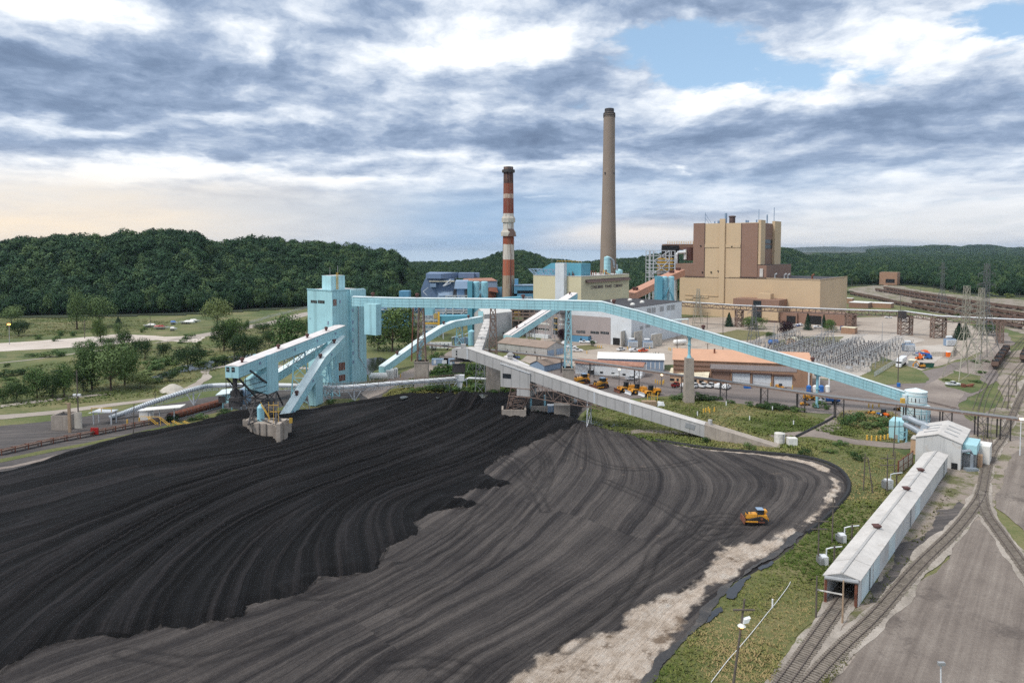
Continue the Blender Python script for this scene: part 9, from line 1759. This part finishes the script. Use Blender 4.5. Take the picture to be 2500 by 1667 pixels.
# ---- woods: front trees one by one, the rest as masses
def scatter_wood():
 r = np.random.RandomState(5)
 def ground(x, y): return float(hill_h(np.array([x]), np.array([y]))[0])
 # front trees of the left wood
 n = 0; k3 = ('oak1', 'oak2', 'oak3')
 fx = -60.0
 while fx < 985:
  for row in range(2):
   e = float(np.interp(fx, ea[:, 0], ea[:, 1]))+4+row*9+r.rand()*4; X = (fx+row*9-1250)/F*e/1.0016
   zt_ = ground(X, e); hgt = 13+r.rand()*6
   t = thing('oak_tree', 'dark broadleaf tree in the front rank of the left wood', 'tree', (X, e, zt_+.3), 'trees in the front rank of the left wood'); cm, tm = KIND[k3[n % 3]]; w = 11+4*r.rand()
   for nm, me in (('crown', cm),('trunk', tm)):
    o = bpy.data.objects.new(nm, me); COL.objects.link(o); o.parent = t; o.scale = (w, w, hgt) if nm == 'crown' else (hgt, hgt, hgt); o.rotation_euler = (0,0, r.rand()*6.28)
   n += 1
  fx += 17+r.rand()*5
 protos = [o for o in COL.objects if o.name.startswith('crown') and o.parent and o.parent.name.startswith('oak_tree')][:3]
 def points(x0, x1, d0, d1, sp, lim=None):
  out = []; y = d0
  while y < d1:
   xa, xb = (x0-1250)/F*y, (x1-1250)/F*y; n_ = int((xb-xa)/sp)
   X = xa+(np.arange(n_)+r.rand(n_))*sp; Y = y+(r.rand(n_)-.5)*sp*1.1; out.append(np.stack([X, Y], -1)); y += sp*.9
  P = np.concatenate(out); px_ = 1250+F*P[:, 0]/P[:, 1]; ok = (P[:, 1] > edge_of(px_)+16) & (px_ > x0) & (px_ < x1)
  if lim is not None: ok &= lim(px_, P)
  P = P[ok]; return np.column_stack([P, hill_h(P[:, 0], P[:, 1])+.4])
 def shore(px_, P): return P[:, 1] < np.where(px_ < 985,1180, np.where(px_ < 1560,2290, np.where(px_ < 1800,2500,20000)))
 left = points(-200,985,600,1180,13.5, shore)
 mid = points(985,1900,760,2600,11.5, shore)
 right = points(1800,2720,830,3400,12.5)
 far = points(1760,2720,3400,7600,44)
 far = far[(1250+F*far[:, 0]/far[:, 1] > 1990) | (far[:, 1] < 3600)]
 far = far[(far[:, 1] < 4300) | (1250+F*far[:, 0]/far[:, 1] > 2120)]
 def wood(name, label, P, smin, smax, wr, seed):
  q = np.random.RandomState(seed); n_ = len(P); me = bpy.data.meshes.new(name); me.from_pydata(P.tolist(), [], [])
  h = smin+(smax-smin)*q.rand(n_); nz = fbm(P[:, 0]*.02+50, P[:, 1]*.02+50,77,3); h = h*(.75+.5*nz); w = h*(wr[0]+(wr[1]-wr[0])*q.rand(n_))
  sc_ = np.stack([w, w, h], -1).astype(np.float32); a = me.attributes.new('size', 'FLOAT_VECTOR', 'POINT'); a.data.foreach_set('vector', sc_.ravel()); a = me.attributes.new('turn', 'FLOAT_VECTOR', 'POINT'); rt = np.zeros((n_, 3), np.float32); rt[:, 2] = q.rand(n_)*6.283; a.data.foreach_set('vector', rt.ravel())
  a = me.attributes.new('pick', 'INT', 'POINT'); a.data.foreach_set('value', q.randint(0,3, n_).astype(np.int32))
  o = bpy.data.objects.new(name, me); COL.objects.link(o); tag(o, label, 'woodland', None, 'stuff')
  g = bpy.data.node_groups.new(name, 'GeometryNodeTree'); g.interface.new_socket('Geometry', in_out='INPUT', socket_type='NodeSocketGeometry'); g.interface.new_socket('Geometry', in_out='OUTPUT', socket_type='NodeSocketGeometry')
  N = g.nodes; L = g.links; gi = N.new('NodeGroupInput'); go = N.new('NodeGroupOutput'); ip = N.new('GeometryNodeInstanceOnPoints'); jn = N.new('GeometryNodeGeometryToInstance')
  for p in protos[::-1]:
   oi = N.new('GeometryNodeObjectInfo'); oi.inputs['Object'].default_value = p; oi.transform_space = 'ORIGINAL'; L.new(oi.outputs['Geometry'], jn.inputs[0])
  def na(nm, ty): x = N.new('GeometryNodeInputNamedAttribute'); x.data_type = ty; x.inputs[0].default_value = nm; return x.outputs[0]
  L.new(gi.outputs[0], ip.inputs['Points']); L.new(jn.outputs[0], ip.inputs['Instance']); ip.inputs['Pick Instance'].default_value = True; L.new(na('pick', 'INT'), ip.inputs['Instance Index']); L.new(na('turn', 'FLOAT_VECTOR'), ip.inputs['Rotation']); L.new(na('size', 'FLOAT_VECTOR'), ip.inputs['Scale']); L.new(ip.outputs[0], go.inputs[0])
  md = o.modifiers.new('trees', 'NODES'); md.node_group = g; return n_
 c = [wood('left_wood', 'dense dark green wood covering the dune hill at the left', left, 14,24,(.85,1.15),1), wood('middle_wood', 'low green wood between the power plant and the lake', mid, 11,19,(.8,1.1),2), wood('right_wood', 'wide green wood stretching to the horizon behind the rail yard', right, 11,21,(.70,.95),3), wood('far_wood', 'hazy blue green wood on the distant ridges at the right', far, 16,22,(2.4,3.2),4)]
 print('trees', c, n)
scatter_wood()
# ---- long grass on the near slopes
def tufts(name, label, regions, n, h0, h1, seed, dark, light, tan):
 r = np.random.RandomState(seed); m, k, b = new_mat(name+'_mat'); at_ = k.n.new('ShaderNodeAttribute'); at_.attribute_name = 'tint'
 k.put(b.inputs['Base Color'], k.ramp(at_.outputs['Fac'], [(0, dark),(.5, light),(1, tan)])); b.inputs['Roughness'].default_value = .85; b.inputs['Specular IOR Level'].default_value = .1
 P = []; area = lambda w: abs(sum(w[i][0]*w[(i+1) % len(w)][1]-w[(i+1) % len(w)][0]*w[i][1] for i in range(len(w))))/2; tot = sum(area([tuple(G(x, y))[:2] for x, y in q]) for q in regions)
 for poly in regions:
  W2 = [tuple(G(x, y))[:2] for x, y in poly]; xs, ys = [p[0] for p in W2], [p[1] for p in W2]; c = np.stack([r.uniform(min(xs), max(xs), n*3), r.uniform(min(ys), max(ys), n*3)], -1)
  keep = inside(c[:, 0], c[:, 1], W2); c = c[keep]; w = (130/c[:, 1])**2; c = c[r.rand(len(c)) < w/w.max()]; P.append(c[:int(n*area(W2)/tot)])
 P = np.concatenate(P); N_ = len(P); cl = fbm(P[:, 0]*.12+40, P[:, 1]*.12+40,91,4); cl2 = fbm(P[:, 0]*.03+90, P[:, 1]*.03+90,95,3); h = (h0+(h1-h0)*r.rand(N_))*(.35+1.3*cl); tint = np.clip(.52+(cl2-.5)*2.6+(cl-.5)*-1.2+(r.rand(N_)-.5)*.45,0,1)
 vs = []; tt = []
 for j in range(3):
  a = r.rand(N_)*6.283; dx, dy = np.cos(a), np.sin(a); w = h*.30; lx, ly = -dy*h*1.3, dx*h*1.3; ox, oy = (r.rand(N_)-.5)*.4,(r.rand(N_)-.5)*.4
  b0 = np.stack([P[:, 0]+ox-dx*w, P[:, 1]+oy-dy*w, np.full(N_, .05)], -1); b1 = np.stack([P[:, 0]+ox+dx*w, P[:, 1]+oy+dy*w, np.full(N_, .05)], -1); t0 = np.stack([P[:, 0]+ox+lx+dx*w*.5, P[:, 1]+oy+ly+dy*w*.5, h], -1); t1 = np.stack([P[:, 0]+ox+lx-dx*w*.3, P[:, 1]+oy+ly-dy*w*.3, h*.85], -1)
  vs.append(np.stack([b0, b1, t0, t1], 1).reshape(-1,3)); tt.append(np.repeat(tint, 4))
 vs = np.concatenate(vs); tt = np.concatenate(tt); q = len(vs)//4; me = bpy.data.meshes.new(name); me.vertices.add(4*q); me.vertices.foreach_set('co', vs.ravel().astype(np.float32)); me.loops.add(4*q); me.loops.foreach_set('vertex_index', np.arange(4*q, dtype=np.int32)); me.polygons.add(q); me.polygons.foreach_set('loop_start', np.arange(0,4*q, 4, dtype=np.int32)); me.polygons.foreach_set('loop_total', np.full(q, 4, np.int32)); me.update(calc_edges=True)
 at2 = me.attributes.new('tint', 'FLOAT', 'POINT'); at2.data.foreach_set('value', tt.astype(np.float32)); me.materials.append(m); o = bpy.data.objects.new(name, me); COL.objects.link(o); tag(o, label, 'grass', None, 'stuff')
SLOPE = [(1480,1790),(1648,1600),(1745,1486),(1790,1440),(1892,1376),(1972,1306),(2056,1236),(2078,1202),(2070,1166),(2040,1140),(1990,1124),(2030,1080),(2180,1098),(2240,1130),(2230,1180),(2110,1330),(2000,1478),(1930,1565),(1830,1790)]
BEHIND = [(1640,1092),(1500,1056),(1420,1030),(1440,992),(1560,978),(1660,971),(1800,988),(1950,1006),(2025,1030),(1985,1050),(1890,1058),(1990,1075),(2030,1078),(1990,1120),(1840,1104)]
MOUND = [(930,974),(970,945),(1060,908),(1130,888),(1245,908),(1285,950),(1240,962),(1130,964),(1000,966)]
tufts('long_grass', 'long green and straw coloured grass on the slope between coal and shed', [SLOPE], 60000,.12,.42,21,(.066,.098,.022),(.145,.158,.048),(.31,.235,.115)); tufts('long_grass', 'long grass on the field behind the grey gallery', [BEHIND, [(1990,1052),(2030,1032),(2060,1002),(2180,1007),(2255,1060),(2200,1080),(2110,1074)]], 16000,.2,.55,22,(.085,.118,.030),(.155,.172,.055),(.29,.235,.115)); tufts('weeds', 'green weeds covering the mound among the gallery piers', [MOUND], 7000,.5,1.3,23,(.038,.072,.018),(.085,.125,.034),(.17,.165,.06))
tufts('verge_weeds', 'dark weeds and straw tufts along the shed and railway tracks', [[(2110,1480),(2180,1390),(2312,1200),(2340,1190),(2240,1340),(2160,1470)], [(1990,1700),(2020,1640),(2085,1560),(2140,1525),(2080,1600),(2010,1690)]], 1800,.12,.4,24,(.05,.060,.016),(.095,.095,.03),(.20,.16,.08))
tufts('meadow_grass', 'rough green and straw meadow between the stream and the wood at the left', [[(-20,1000),(-20,905),(330,860),(600,800),(690,790),(690,850),(500,915),(400,965),(200,985)], [(-20,830),(-20,780),(300,775),(420,785),(400,805),(200,815)]], 14000,.25,.6,25,(.070,.105,.026),(.125,.150,.048),(.20,.178,.085))
# ---- haze
m = bpy.data.materials.new('air'); m.use_nodes = True; k = NT(m.node_tree); k.n.clear(); pv = k.n.new('ShaderNodeVolumePrincipled'); o_ = k.n.new('ShaderNodeOutputMaterial'); k.l.new(pv.outputs[0], o_.inputs['Volume'])
pv.inputs['Density'].default_value = 2.5e-5; pv.inputs['Color'].default_value = (.62,.78,.98,1); pv.inputs['Anisotropy'].default_value = .2
b = MB(); b.box((0,15000,109),(60000+20000,32000+600,220)); hz_ = b.build('haze', m); tag(hz_, kind='stuff')
